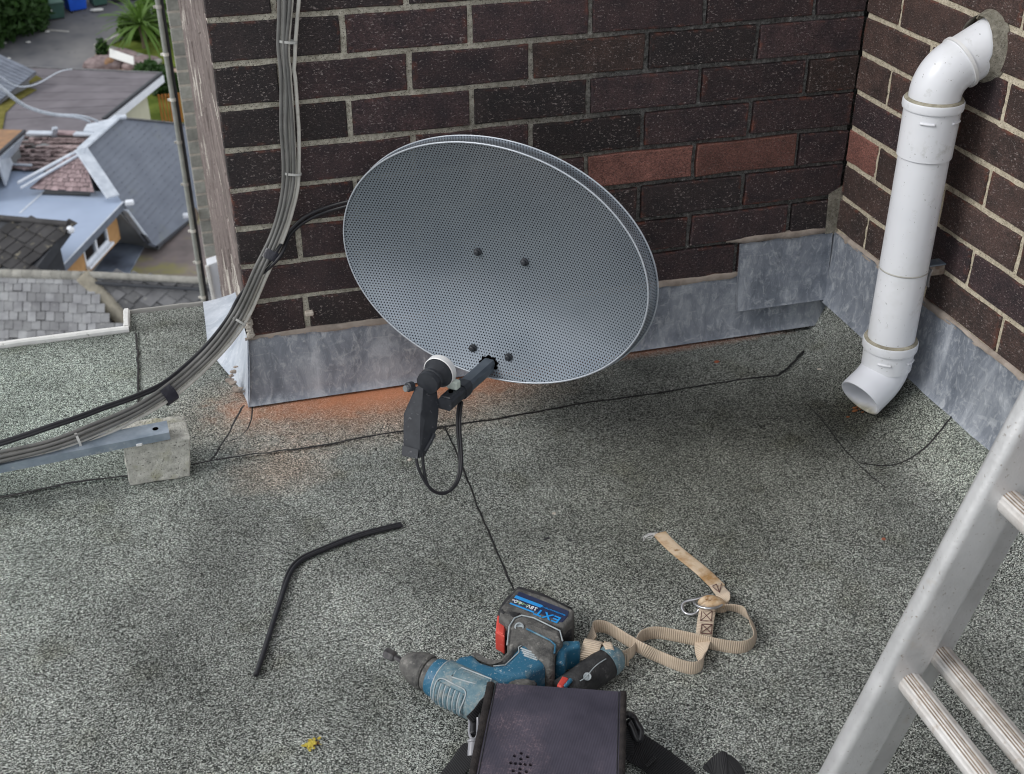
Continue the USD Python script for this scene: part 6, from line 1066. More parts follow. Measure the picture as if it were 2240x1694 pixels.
single('lawn', drape([[(320, 300), (340, 300), (372, 300), (400, 300), (440, 300)], [(322, 178), (340, 172), (370, 165), (400, 165), (440, 160)]], .05), 'lawn', kind='structure')
wb = onground(255, 160); 
single('white_board', plate(np.array([onground(246, 143) + [0, 0, .9], onground(297, 157) + [0, 0, .8], onground(296, 163) + [0, 0, .5], onground(244, 150) + [0, 0, .6]]), .08), 'white_paint', 'long white board lying on the bare bank beyond the brown roof', 'board')
single('orange_rubbish', blob(onground(238, 153) + [0, 0, .4], (.38, .28, .24), 5), 'roof_orange', 'orange heap beside the white board on the bank', 'rubbish', smooth=False)
for i, (u, v, r) in enumerate(((262, 130, .7), (250, 142, .6), (320, 140, .55), (225, 148, .8), (295, 150, .5))):
    single('boulder', blob(onground(u, v) + [0, 0, .15], (r * 1.3, r * .8, r * .55), i + 20), 'stone_pink', ['pinkish boulder at the top of the bare bank', 'boulder left of the white board, halfway down the bank', 'boulder under the palm fronds on the bank', 'flat boulder at the left end of the bank, by the yard', 'small boulder above the white board'][i], 'boulder', smooth=False)
fw = onground(402, 268); single('garden_fence', [cbox((.10, .05, 1.5), .01, fw + [i * .16 - 1.0, -.2 * (i % 2) * .1, .75]) for i in range(14)], 'wood_orange', 'orange wooden fence beside the lawn, behind the grey pole', 'fence')
# bins ------------------------------------------------------------------
def bin_(tl, tr, br, bl, mt, lidm, label, wheels=True, depth=.95):
    b0, b1 = onground(*bl), onground(*br); b0[2] += .16; b1[2] = b0[2] + (b1[2] - b0[2]) * .2; d = b1 - b0; d[2] = 0; Wd = np.linalg.norm(d); d /= Wd; n_ = np.cross(UPV, d)   # away from the camera
    if n_[1] < 0: n_ = -n_
    t0 = onplane(tl[0], tl[1], b0, n_); h = max(.8, t0[2] - b0[2])
    path = thing('wheeled_bin', label, 'bin', b0, group=None)
    def box8(x0, x1, y0, y1, z, g): return [b0 + d * x + n_ * y + UPV * z for x in (x0 - g, x1 + g) for y in (y0 - g, y1 + g)]
    part(path, 'body', hull(np.array(box8(.05, Wd - .05, .08, depth - .05, 0, 0) + box8(0, Wd, 0, depth, h, .02))), mt, smooth=False)
    part(path, 'rim', hull(np.array(box8(0, Wd, 0, depth, h - .02, .06) + box8(0, Wd, 0, depth, h + .05, .06))), mt, smooth=False)
    part(path, 'lid', hull(np.array(box8(.02, Wd - .02, .02, depth, h + .05, .03) + box8(.08, Wd - .08, .35, depth - .05, h + .28, 0))), lidm, smooth=False)
    for x in (.12, Wd - .12):
        for y in (.15, depth - .15):
            c = b0 + d * x + n_ * y; part(path, 'wheel', lathe(c + d * -.03 + [0, 0, -.06], c + d * .1 + [0, 0, -.06], [(0, .0001), (0, .1), (.06, .1), (.06, .0001)], 14), 'bin_black')
    return path, b0, d, n_, Wd, h
pb, b0, d_, n_, Wd, h_ = bin_((97, 18), (141, 8), (145, 42), (106, 50), 'bin_green', 'bin_lid', 'large dark green wheeled bin at the hedge end of the row')
part(pb, 'sticker', cbox((.14, .02, .14), .004, b0 + d_ * (Wd * .25) - n_ * .02 + UPV * h_ * .55), 'paper')
bin_((147, 2), (190, -6), (193, 22), (155, 32), 'bin_blue', 'bin_bluelid', 'bright blue wheeled bin in the row by the yard')
bin_((199, -2), (235, -9), (238, 13), (206, 20), 'bin_green', 'bin_lid', 'dark green wheeled bin to the right of the blue one')
pb, b0, d_, n_, Wd, h_ = bin_((244, -8), (276, -14), (278, 6), (248, 11), 'bin_black', 'bin_black', 'black wheeled bin with a pink sticker at the top edge of the picture')
part(pb, 'sticker', cbox((.35, .03, .35), .004, b0 + d_ * (Wd * .25) - n_ * .02 + UPV * h_ * .55), 'pink_label')
bin_((284, -14), (316, -22), (318, 0), (288, 5), 'bin_blue', 'bin_black', 'dark bin with a blue body at the right end of the row')
single('litter', blob(onground(212, 25) + [0, 0, .08], (.35, .2, .08), 3), 'paper', 'scrap of white litter on the asphalt below the green bin', 'litter', smooth=False)
for i, (u, v) in enumerate(((76, 65), (104, 71), (62, 94), (9, 96), (18, 130))): single('litter', blob(onground(u, v) + [0, 0, .04], (.14, .1, .04), 30 + i), 'paper', ['pale scrap near the end of the white line', 'pale scrap just below the white line', 'pale scrap in the middle of the dark yard', 'pale scrap at the foot of the hedge', 'pale scrap by the left edge of the yard'][i], 'litter', smooth=False)
# hedge -----------------------------------------------------------------
def leaves(C, R, n, size, seed, shell=.55, up=.3):
    r = np.random.default_rng(seed); p = r.normal(size=(n, 3)); p /= np.linalg.norm(p, axis=1, keepdims=True); p *= (shell + (1 - shell) * r.random((n, 1)) ** .5); lump = 1 + .5 * fbm(p, 2.5, seed, 3)[:, None]; p = p * lump * np.asarray(R) + np.asarray(C)
    a = r.normal(size=(n, 3)); a /= np.linalg.norm(a, axis=1, keepdims=True); b = r.normal(size=(n, 3)); b -= a * (a * b).sum(1, keepdims=True); b /= np.linalg.norm(b, axis=1, keepdims=True); s = size * r.uniform(.6, 1.4, (n, 1))
    v = np.stack([p - a * s, p + b * s * .45, p + a * s, p - b * s * .45], 1).reshape(-1, 3); i = np.arange(n)[:, None] * 4; return trimesh.Trimesh(v, np.vstack([i + [0, 1, 2], i + [0, 2, 3]]), process=False)
hg = thing('hedge', 'dense green hedge in the upper left corner beside the bins', 'hedge', onground(30, 80))
L = []
for i, (u, v, R) in enumerate(((-30, 70, (2.6, 2.2, 2.6)), (10, 75, (2.3, 2.0, 2.4)), (40, 66, (2.0, 1.8, 2.3)), (58, 60, (1.3, 1.3, 1.6)), (0, 40, (2.6, 2.2, 3.6)), (40, 28, (2.4, 2.2, 3.4)), (60, 26, (1.7, 1.7, 2.6)), (-40, 20, (3.0, 2.5, 4)), (66, -8, (1.6, 1.8, 2.4)), (-60, 100, (2.5, 2.2, 2.6)))):
    L.append(leaves(onground(u, v) + [0, 0, R[2] * .75], R, 2600, .21, i))
part(hg, 'foliage', L, 'leaf_hedge', smooth=False, kind='stuff'); part(hg, 'stems', [tube(spline([onground(u, v), onground(u, v) + [.1, .1, 1.2], onground(u, v) + [-.1, 0, 2.4]], 8), .07, 6) for u, v in ((0, 75), (40, 66), (70, 50), (20, 40), (85, 44))], 'trunk')
pal = thing('palm', 'small bushy green palm in the grass bed, partly behind the grey pole', 'palm', onground(315, 112))
pc = onground(316, 108); pt = pc + [0, 0, 1.3]
part(pal, 'trunk', tube(spline([pc - [0, 0, .3], pc + [.05, 0, .9], pt], 12), .16, 10), 'trunk', smooth=True)
r_ = np.random.default_rng(4)
for i in range(80):
    az = r_.uniform(0, 2 * np.pi); el = r_.uniform(-.35, 1.25); Ln = r_.uniform(1.7, 2.7); dd = np.array([math.cos(az) * math.cos(el), math.sin(az) * math.cos(el), math.sin(el)])
    C = np.array([pt + dd * Ln * t + np.array([0, 0, -1.0]) * (.95 * t ** 2.2) for t in np.linspace(0, 1, 9)]); sd = np.cross(dd, UPV); sd /= max(np.linalg.norm(sd), 1e-3); ww = .075 * np.sin(np.pi * np.clip(np.linspace(.08, 1, 9), 0, .98)) ** .6
    v = np.stack([C - sd * ww[:, None], C + UPV * (.02), C + sd * ww[:, None]], 1).reshape(-1, 3); f = tri([(j * 3 + k_, j * 3 + k_ + 1, j * 3 + k_ + 4, j * 3 + k_ + 3) for j in range(8) for k_ in (0, 1)]); part(pal, 'frond', (v, f), 'leaf_palm', smooth=True)
bu = thing('shrub', 'small dark shrub at the corner of the garden wall', 'shrub', onground(226, 132)); part(bu, 'foliage', leaves(onground(228, 134) + [0, 0, .45], (.34, .34, .75), 500, .13, 77), 'leaf_hedge', smooth=False)
for i, (u, v, R, lb_) in enumerate(((352, 72, (1.5, 1.3, 1.3), 'bright green bush behind the palm, next to the grey pole'), (300, 82, (1.0, 1.0, .8), 'low light green bush at the left of the palm'), (332, 192, (.9, .9, .8), 'brownish bush between the cream wall and the lawn'), (366, 205, (.8, .8, .7), 'small bush on the lawn behind the grey pole'))):
    s = thing('shrub', lb_, 'shrub', onground(u, v)); part(s, 'foliage', leaves(onground(u, v) + [0, 0, R[2] * .7], R, 1200, .17, 80 + i), 'leaf_palm' if i < 2 else 'leaf_hedge', smooth=False)

# houses ----------------------------------------------------------------
def tiles(parent, nm, q, nu, nv, mt, inside=None, t=.012, lift=.012, gap=.04, bond=True, jit=.06, seed=0, lim=300, underlay=None):
    """Courses of tiles on the quad q = (top left, top right, bottom right, bottom left); each laps the one below."""
    a, b, c, d = (np.asarray(x, float) for x in q); n_ = np.cross(b - a, d - a); n_ /= np.linalg.norm(n_); n_ = n_ if n_[2] > 0 else -n_; r = np.random.default_rng(seed); cnt = 0; rest = []
    P = lambda u, v: (a * (1 - u) + b * u) * (1 - v) + (d * (1 - u) + c * u) * v
    for j in range(nv):
        off = .5 * (j % 2) if bond else 0
        for i in range(-1, nu + 1):
            u0, u1 = (i + off + gap) / nu, (i + 1 + off) / nu; v0, v1 = (j - .05) / nv, (j + 1.0 + r.normal(0, jit * .4)) / nv
            u0, u1 = max(u0 + r.normal(0, jit * .2) / nu, 0), min(u1, 1)
            if u1 - u0 < .2 / nu: continue
            if inside is not None and not inside((u0 + u1) / 2, (v0 + v1) / 2): continue
            k0 = lift * .3; k1 = lift + t + abs(r.normal(0, .006)); C = [P(u0, v0) + n_ * k0, P(u1, v0) + n_ * k0, P(u1, v1) + n_ * k1, P(u0, v1) + n_ * (k1 + r.normal(0, .003))]
            v = np.array(C + [x - n_ * t for x in C]); m_ = trimesh.Trimesh(v, tri([(0, 1, 2, 3), (3, 2, 6, 7), (0, 3, 7, 4), (2, 1, 5, 6), (7, 6, 5, 4), (1, 0, 4, 5)]), process=False)
            if np.dot(m_.face_normals[0], n_) < 0: m_.invert()
            if cnt < lim: part(parent, nm, m_, mt, smooth=False); cnt += 1
            else: rest.append(m_)
    if rest: part(parent, nm + 's_far', rest, mt, smooth=False, kind='stuff')
    if underlay: part(parent, 'roof_deck', plate(np.array([a, b, c, d]) - n_ * .03, .12), underlay, smooth=False)
# A: the hipped slate roof just below our roof edge
hA = thing('slate_house', 'house with an old grey hipped slate roof just beyond the white roof edge', 'house', onz(178, 594, -12.5) * [1, 1, 0] + [0, 0, -20])
RA, RB_ = onz(-120, 594, -12.5), onz(181, 602, -12.5); HB = onz(300, 738, -14.15)
LBm = onz(-120, 800, -14.55); dn_ = (LBm - RA); 
BLc, BRc = onz(-120, 822, -14.75), onz(330, 772, -14.62)
fr_ = lambda u, v: True
RT = RB_ + (RB_ - RA) / np.linalg.norm(RB_ - RA) * 3.0
q = (RA, RT, RT + (BLc - RA), BLc); wA = np.linalg.norm(RT - RA)
def inA(u, v):
    p_ = (q[0] * (1 - u) + q[1] * u) * (1 - v) + (q[3] * (1 - u) + q[2] * u) * v
    hx = RB_ + (HB - RB_) * np.clip(v * np.linalg.norm(BLc - RA) / np.linalg.norm(HB - RB_), 0, 1.3); return (p_ - hx) @ ((RB_ - RA) / np.linalg.norm(RB_ - RA)) < .24
tiles(hA, 'slate', q, int(wA / .245), 11, 'slate_grey', inA, seed=1, gap=.06, jit=.16)
part(hA, 'roof_slope', plate(np.array([RA, RB_, HB + (HB - RB_) * .3, BLc]) - [0, 0, .09], .1), 'slate_dark', smooth=False)
RC = onz(455, 616, -12.75); HBx = HB + (HB - RB_) * .25
n2_ = np.cross(RC - RB_, HBx - RB_); n2_ /= np.linalg.norm(n2_)
RD = onplane(470, 690, RB_, n2_); q2 = (RB_ + [.05, .05, -.05], RC, RD, HBx)
def px_of(p_): q_ = p_ - CAM; return (1120 + F * (q_ @ RIGHT) / (q_ @ FWD), 847 + F * (q_ @ DOWN) / (q_ @ FWD))
def skew(parent, nm, pts, nn, a, du, dv, nu, nv, mt, **k):
    """Tiles laid diagonally on the plane through pts[0] with normal nn, kept inside the outline pts."""
    o3 = onplane(*a, pts[0], nn); b3 = onplane(a[0] + du[0], a[1] + du[1], pts[0], nn); d3 = onplane(a[0] + dv[0], a[1] + dv[1], pts[0], nn); e1_, e2_ = b3 - o3, d3 - o3
    w1 = e1_ / np.linalg.norm(e1_); w2 = np.cross(nn, w1); pol = Polygon([((p_ - o3) @ w1, (p_ - o3) @ w2) for p_ in pts]).buffer(.05)
    tiles(parent, nm, (o3, b3, b3 + e2_, d3), nu, nv, mt, lambda u, v: pol.contains(Point((o3 + e1_ * u + e2_ * v - o3) @ w1, (o3 + e1_ * u + e2_ * v - o3) @ w2)), **k)
skew(hA, 'dark_slate', [RB_, RC, RD, HBx], n2_, (60, 690), (330, -300), (340, 175), 16, 13, 'slate_dark', seed=2, gap=.06, jit=.16, lim=220)
part(hA, 'roof_slope', plate(np.array(q2) - [0, 0, .10], .1), 'slate_dark', smooth=False)
n0 = 14
for i in range(n0):
    a_, b_ = RA + (RB_ - RA) * (i / n0), RA + (RB_ - RA) * ((i + .97) / n0); part(hA, 'ridge_tile', tube(np.array([a_, b_]) + [0, 0, -.02], .13, 8), 'ridge_mortar', smooth=True)
hp_ = spline([RB_ + [0, 0, .0], RB_ + (HB - RB_) * .5 + [0, 0, .02], HB + (HB - RB_) * .25], 40); hp_ += .03 * np.stack([fbm(hp_, 3, 1, 3), fbm(hp_, 3, 2, 3), fbm(hp_, 3, 3, 3)], -1)
part(hA, 'hip_mortar', tube(hp_, .22, 9), 'hip_mortar', smooth=True)
part(hA, 'ridge_mortar', tube(np.array([RB_ + [0, 0, .02], RC + [0, 0, .02]]), .10, 8), 'ridge_mortar', smooth=True); part(hA, 'gutter', tube(np.array([RB_ + [.15, -.2, -.16], RC + [0, -.2, -.16]]), .05, 8), 'gutter_black', smooth=True)
def walls(parent, P, zb, mt, inset=.3):
    P = np.array(P, float); c = P.mean(0); Q = P + (c - P) / np.linalg.norm(c - P, axis=1, keepdims=True) * inset; n = len(Q); v = np.vstack([Q - [0, 0, .15], np.c_[Q[:, :2], np.full(n, zb)]]); part(parent, 'wall', (v, [(i, (i + 1) % n, n + (i + 1) % n, n + i) for i in range(n)]), mt, smooth=False)
walls(hA, [BLc, HBx, RD, RC + [0, .6, -1], RA + [0, .8, -1]], -21, 'render_grey')
# B: black concrete-tiled roof at the left edge
hB = thing('tiled_house', 'house corner with a dark concrete tiled roof at the left edge of the picture', 'house', onz(60, 530, -14) * [1, 1, 0] + [0, 0, -21])
TB = [onz(-140, 466, -13.8), onz(149, 492, -13.8), onz(72, 596, -14.9), onz(-220, 590, -14.9)]
nB = np.cross(TB[1] - TB[0], TB[3] - TB[0]); nB /= np.linalg.norm(nB); nB *= np.sign(nB[2]); TB[2] = onplane(72, 596, TB[0], nB)
part(hB, 'roof_deck', plate(np.array(TB) - nB * .03, .12), 'gutter_black', smooth=False)
skew(hB, 'roof_tile', TB, nB, (70, 440), (200, 100), (-230, 205), 10, 9, 'tile_black', seed=3, t=.03, lift=.03, gap=.10, bond=False, jit=.10)
part(hB, 'ridge', tube(np.array([TB[0], TB[1]]) + [0, 0, .02], .11, 8), 'tile_black', smooth=True); part(hB, 'verge', plate(np.array([TB[1] + [.02, 0, 0], TB[2] + [.02, 0, 0], TB[2] + [.03, 0, -.35], TB[1] + [.03, 0, -.35]]), .06), 'gutter_black', smooth=False)
part(hB, 'finial', trimesh.creation.icosphere(2, .13).apply_translation(TB[1] + [.05, -.15, -.12]), 'frame_white', smooth=True); walls(hB, TB, -21, 'gutter_black', .4)
# C: long flat-roofed dormer with a two-pane window in its front
hC = thing('dormer_house', 'pale blue flat-roofed dormer with an orange front and a white two-pane window', 'house', onz(150, 470, -15) * [1, 1, 0] + [0, 0, -21.5])
ZC = -15.3
DC = [onz(u, v, ZC) for u, v in ((-60, 374), (30, 363), (96, 369), (100, 414), (250, 420), (268, 443), (118, 600), (-60, 600))]
part(hC, 'flat_roof', plate(DC, .10), 'roof_bluegrey', smooth=False)
E1, E0 = DC[5], DC[6]; ed = E1 - E0; ed[2] = 0; eL = np.linalg.norm(ed); ed /= eL; en = np.cross(ed, UPV); en = en if np.dot(en, CAM - E0) > 0 else -en
part(hC, 'fascia', bar(E0 + en * .03 + [0, 0, -.12], E1 + en * .03 + [0, 0, -.12], .06, .26, UPV, .01), 'fascia_grey', smooth=False); part(hC, 'drip_edge', bar(E0 + en * .04 + [0, 0, .03], E1 + en * .04 + [0, 0, .03], .05, .03, UPV, .005), 'lead_white', smooth=False)
FP = E0 - en * .20
WP = lambda u, v: onplane(u, v, FP, en)
w = [WP(*p) for p in ((180.5, 546), (231, 496), (243.5, 529.5), (189, 586.5))]
wz1, wz0 = (w[0][2] + w[1][2]) / 2, (w[2][2] + w[3][2]) / 2; x0_, x1_ = np.dot(w[0] - FP, ed), np.dot(w[1] - FP, ed)
def WQ(x, z, o=0.0): return FP + ed * x + en * o + UPV * (z - FP[2])
def wbox(x0, x1, z0, z1, o0, o1): return hull(np.array([WQ(x, z, o) for x in (x0, x1) for z in (z0, z1) for o in (o0, o1)]))
zt_, zb_ = E0[2] - .24, wz0 - .25
part(hC, 'front_panel', wbox(0, x0_, zb_, zt_, -.1, 0), 'render_orange', smooth=False); part(hC, 'front_panel', wbox(x1_, eL - .3, zb_, zt_, -.1, 0), 'render_orange', smooth=False); part(hC, 'front_panel', wbox(x0_, x1_, zb_, wz0 + .02, -.1, -.01), 'render_orange', smooth=False)
part(hC, 'soffit_board', wbox(0, eL, zt_ - .03, zt_ + .05, -.05, .16), 'lead_white', smooth=False)
wd = part(hC, 'window', cat([wbox(x0_, x1_, wz0, wz0 + .12, -.06, .03), wbox(x0_, x1_, wz1 - .07, wz1, -.06, .03), wbox(x0_, x0_ + .07, wz0, wz1, -.06, .03), wbox(x1_ - .07, x1_, wz0, wz1, -.06, .03), wbox((x0_ + x1_) / 2 - .06, (x0_ + x1_) / 2 + .06, wz0, wz1, -.06, .03)]), 'frame_white', smooth=False)
hh = wz1 - wz0; xm = (x0_ + x1_) / 2
for a_, b_ in ((x0_, xm), (xm, x1_)):
    fr = part(wd, 'pane', wbox(a_ + .11, b_ - .11, wz0 + hh * .30, wz1 - .10, -.035, -.02), 'window_glass', smooth=False)
part(wd, 'lower_panel', wbox(x0_ + .02, x1_ - .02, wz0 + .06, wz0 + hh * .27, -.04, .012), 'frame_white', smooth=False); part(wd, 'sill', wbox(x0_ - .02, x1_ + .10, wz0 - .04, wz0 + .06, -.05, .16), 'frame_white', smooth=False); part(hC, 'room', wbox(x0_ + .05, x1_ - .05, wz0, wz1, -.5, -.12), 'dark_room', smooth=False)
part(hC, 'roof_seam', plate([onz(u, v, ZC + .012) for u, v in ((41, 466), (100, 414), (103, 415), (45, 467))], .008), 'lead_white', smooth=False)
part(hC, 'gutter_end', cbox((.30, .25, .16), .03, E1 + [.25, -.1, 0]), 'frame_white', smooth=False)
walls(hC, [DC[0], DC[2], DC[4], DC[5] - en * .5, DC[6] - en * .5, DC[7]], -21.5, 'render_grey', .6)
ZL2 = -17.5
part(hC, 'lower_roof', plate([onz(u, v, ZL2) for u, v in ((196, 610), (240, 520), (322, 526), (276, 610))], .1), 'roof_wet', smooth=False)
part(hC, 'cheek', plate([E1 + [-.15, -.25, -.22], onz(326, 530, -17.35), onz(238, 527, -17.35)], .08), 'render_grey', smooth=False)
part(hC, 'lead_hip', bar(onz(272, 459, -15.5), onz(323, 528, -17.1), .34, .10, UPV, .02), 'lead_white', smooth=False)
# D: blue slate roof with the white-edged ridge and the old pink slates
hD = thing('blue_slate_house', 'house with a smooth blue slate roof and white lead ridge, beside the grey pole', 'house', onz(300, 400, -15) * [1, 1, 0] + [0, 0, -21])
R0, R1 = onz(178, 330, -13.9), onz(259, 258, -13.9); V2 = onz(343, 538, -17.2)
nrm_ = np.cross(R1 - R0, V2 - R0); nrm_ /= np.linalg.norm(nrm_); nrm_ *= np.sign(nrm_[2])
V1, V3, G1 = (onplane(u, v, R0, nrm_) for u, v in ((328, 532), (432, 466), (440, 276)))
part(hD, 'roof_slope', plate([R0, R1, G1, V3, V2, V1], .12), 'slate_blue', smooth=False)
e1_ = (R1 - R0) / np.linalg.norm(R1 - R0); e2_ = np.cross(nrm_, e1_); pol = Polygon([((p_ - R0) @ e1_, (p_ - R0) @ e2_) for p_ in (R0, R1, G1, V3, V2, V1)]); sg = np.sign((V2 - R0) @ e2_); hgt = abs((V2 - R0) @ e2_)
for i in range(1, 19):      # slate courses, each a lap of separate lengths
    yy = sg * hgt * (i / 19); ln = pol.buffer(-.03).intersection(shapely.LineString([(-40, yy), (60, yy)]))
    if ln.is_empty: continue
    xa, _, xb, _ = ln.bounds; xs = np.arange(xa, min(xb, xa + 14), .95); xs = np.r_[xs[xs < xb - .1], min(xb, xa + 14)]
    for a_, b_ in zip(xs[:-1], xs[1:]): part(hD, 'slate_course', bar(R0 + e1_ * a_ + e2_ * yy + nrm_ * (.008 + rng.uniform(0, .006)), R0 + e1_ * (b_ - .02) + e2_ * yy + nrm_ * .01, .05, .014, nrm_, .002), 'slate_blue', smooth=False)
part(hD, 'ridge_lead', bar(onz(42, 413, -14.9) + [0, 0, .1], R0 + (R1 - R0) * 1.0 + [0, 0, .06], .42, .12, UPV, .03) if False else cat([bar(R0 + [0, 0, .06], R1 + [0, 0, .06], .34, .10, UPV, .03), bar(R0 + [0, 0, .06], onz(40, 408, -15.05) + [0, 0, .12], .20, .10, UPV, .03), bar(R0 + [.12, -.12, .0], onz(46, 415, -15.05) + [0, 0, .05], .16, .08, UPV, .03)]), 'lead_white', smooth=False)
part(hD, 'hip_lead', bar(R0 + [0, 0, .05], onz(248, 432, -15.1), .50, .10, UPV, .03), 'lead_white', smooth=False)
q = (R0, R0, onz(243, 428, -15.15), onz(46, 415, -15.15))
tiles(hD, 'pink_slate', (R0 + [-.3, 0, 0], R0 + [.02, 0, 0], onz(206, 421, -15.05), onz(64, 412, -15.05)), 9, 9, 'slate_pink', lambda u, v: True, seed=5, t=.03, gap=.08, jit=.25, underlay='slate_dark')
part(hD, 'lead_gutter', plate([onz(u, v, ZC + .05) for u, v in ((100, 415), (197, 421), (196, 427), (92, 424))], .05), 'gutter_black', smooth=False)
part(hD, 'eaves', bar(V2 + [0, 0, -.05], V3 + [0, 0, -.05], .12, .12, UPV, .01), 'gutter_black', smooth=False); part(hD, 'verge_trim', bar(R1 + [0, 0, .02], G1 + [0, 0, .02], .16, .06, UPV, .01), 'slate_dark', smooth=False); part(hD, 'verge_trim', bar(R0 + [.05, -.1, -.02], V1, .12, .10, UPV, .02), 'gutter_black', smooth=False)
part(hD, 'ridge_end', cbox((.35, .3, .12), .03, R1 + [.15, -.15, .06]), 'lead_white', smooth=False); part(hD, 'gutter_end', cbox((.3, .25, .16), .03, onz(408, 472, -17.1)), 'frame_white', smooth=False)
walls(hD, [R0 + [-.5, 0, -1.2], R1 + [0, .4, -1], G1, V3, V2], -21, 'render_grey', .4)
part(hD, 'lean_to_roof', plate([onz(u, v, -17.55) for u, v in ((318, 528), (345, 545), (412, 468), (470, 470), (470, 612), (262, 612), (290, 572))], .1), 'roof_mossy_brown', smooth=False)
# rubble wall / old stone roof between
hE = thing('stone_outhouse', 'old pinkish rubble stone outhouse with pale flashing, left of the blue slate roof', 'outhouse', onz(120, 330, -16) * [1, 1, 0] + [0, 0, -20])
q = (onz(50, 300, -14.9), onz(212, 300, -14.9), onz(112, 374, -15.25), onz(22, 372, -15.25))
tiles(hE, 'stone', q, 11, 8, 'stone_pink', seed=6, t=.08, lift=.03, gap=.1, jit=.5, underlay='slate_dark')
for a_, b_, w_, h_ in ((onz(60, 291, -14.7), onz(117, 292, -14.7), .34, .10), (onz(163, 293, -14.7), onz(208, 294, -14.7), .34, .10), (onz(120, 280, -14.4), onz(119, 300, -14.9), .22, .14), (onz(28, 360, -15.1), onz(70, 362, -15.1), .12, .08)): part(hE, 'lead_capping', bar(a_, b_, w_, h_, UPV, .02), 'lead_white', smooth=False)
part(hE, 'capping_stone', bar(onz(118, 290, -14.72), onz(165, 292, -14.72), .36, .10, UPV, .02), 'slate_pink', smooth=False)
part(hE, 'lead_apron', plate([onz(u, v, -14.95) for u, v in ((56, 297), (118, 300), (105, 323), (45, 316))], .05), 'render_grey', smooth=False); part(hE, 'gable_capping', plate([onz(u, v, -14.6) for u, v in ((182, 286), (190, 272), (216, 266), (256, 256), (222, 290))], .08), 'lead_white', smooth=False)
walls(hE, q, -20, 'stone_pink', .2)
# F: orange-brown corner roof at the left
hF = thing('brown_roof_house', 'corner of a mossy orange-brown roof with pale fascia at the left edge', 'house', onz(20, 310, -14.2) * [1, 1, 0] + [0, 0, -20])
part(hF, 'roof', plate([onz(u, v, -14.1) for u, v in ((-60, 281), (53, 285), (-2, 334), (-60, 385))], .1), 'roof_orange', smooth=False); part(hF, 'gutter', bar(onz(54, 287, -14.12), onz(-8, 342, -14.12), .12, .14, UPV, .02), 'gutter_black', smooth=False)
FA, FB = onz(50, 296, -14.2), onz(-10, 350, -14.2); part(hF, 'fascia', plate([FA, FB, FB + [.1, -.1, -1.0], onz(28, 343, -15.0)], .08), 'lead_white', smooth=False); walls(hF, [onz(-60, 281, -14.1), onz(45, 287, -14.1), onz(-12, 334, -14.1), onz(-60, 385, -14.1)], -20, 'render_grey', .3)
# G: flat brown felt roof, cream wall
hG = thing('flat_roof_garage', 'garage with a flat brown felt roof, mossy left side and cream wall', 'garage', onz(200, 210, -15) * [1, 1, 0] + [0, 0, -19])
ZG = -15.0; GQ = [onz(u, v, ZG) for u, v in ((40, 147), (353, 161), (226, 262), (190, 290), (-70, 290))]
part(hG, 'felt_roof', plate(GQ, .15), 'roof_brown', smooth=False)
for i, P in enumerate((((76, 163), (92, 172), (48, 190), (35, 180)), ((32, 185), (80, 196), (36, 222), (8, 250), (-20, 250)), ((-30, 245), (14, 235), (4, 288), (-30, 288)))): part(hG, 'moss', plate([onz(u, v, ZG + .03 + .012 * i) for u, v in P], .03), 'roof_moss', smooth=False)
part(hG, 'roof_edge', bar(GQ[1] + [0, 0, .02], GQ[2] + [0, 0, .02], .14, .14, UPV, .02), 'gutter_black', smooth=False)
gd_ = GQ[2] - GQ[1]; gd_ /= np.linalg.norm(gd_); gn_ = np.cross(gd_, UPV); gn_ = gn_ if gn_[0] > 0 else -gn_
part(hG, 'fascia', bar(GQ[1] + gn_ * .06 + [0, 0, -.25], GQ[2] + gn_ * .06 + [0, 0, -.25], .08, .34, UPV, .01), 'frame_white', smooth=False); part(hG, 'far_edge', bar(GQ[0] + [0, 0, .02], GQ[1] + [0, 0, .02], .10, .08, UPV, .01), 'slate_dark', smooth=False)
CW = [GQ[1] - gn_ * .3 + gd_ * 1.4, GQ[2] - gn_ * .3, GQ[3] - gn_ * .3]; c0_, c1_ = CW[0], CW[1]; part(hG, 'wall', hull(np.array([c0_ - [0, 0, .2], c1_ - [0, 0, .2], c0_ - [0, 0, 4.5], c1_ - [0, 0, 4.5], c0_ - gn_ * .25 - [0, 0, .2], c1_ - gn_ * .25 - [0, 0, .2], c0_ - gn_ * .25 - [0, 0, 4.5], c1_ - gn_ * .25 - [0, 0, 4.5]])), 'render_cream', smooth=False)
for i in range(1, 7):
    t = i / 7; part(hG, 'felt_lap', bar(GQ[0] + (GQ[4] - GQ[0]) * t + [0, 0, .008], GQ[1] + (GQ[2] - GQ[1]) * t + [0, 0, .008], .05, .014, UPV, .003), 'roof_brown', smooth=False)
# H: dark slate corner, far left
hH = thing('slate_house', 'corner of a dark slate roof at the far left, above the mossy garage roof', 'house', onz(20, 165, -14.5) * [1, 1, 0] + [0, 0, -19])
HQ = [onz(-60, 92, -13.6), onz(79, 157, -14.3), onz(-4, 224, -14.8), onz(-90, 200, -14.6)]; tiles(hH, 'slate', HQ, 16, 13, 'slate_blue', seed=8, gap=.02, jit=.05, lim=220, underlay='slate_dark'); walls(hH, HQ, -19, 'render_grey', .4)
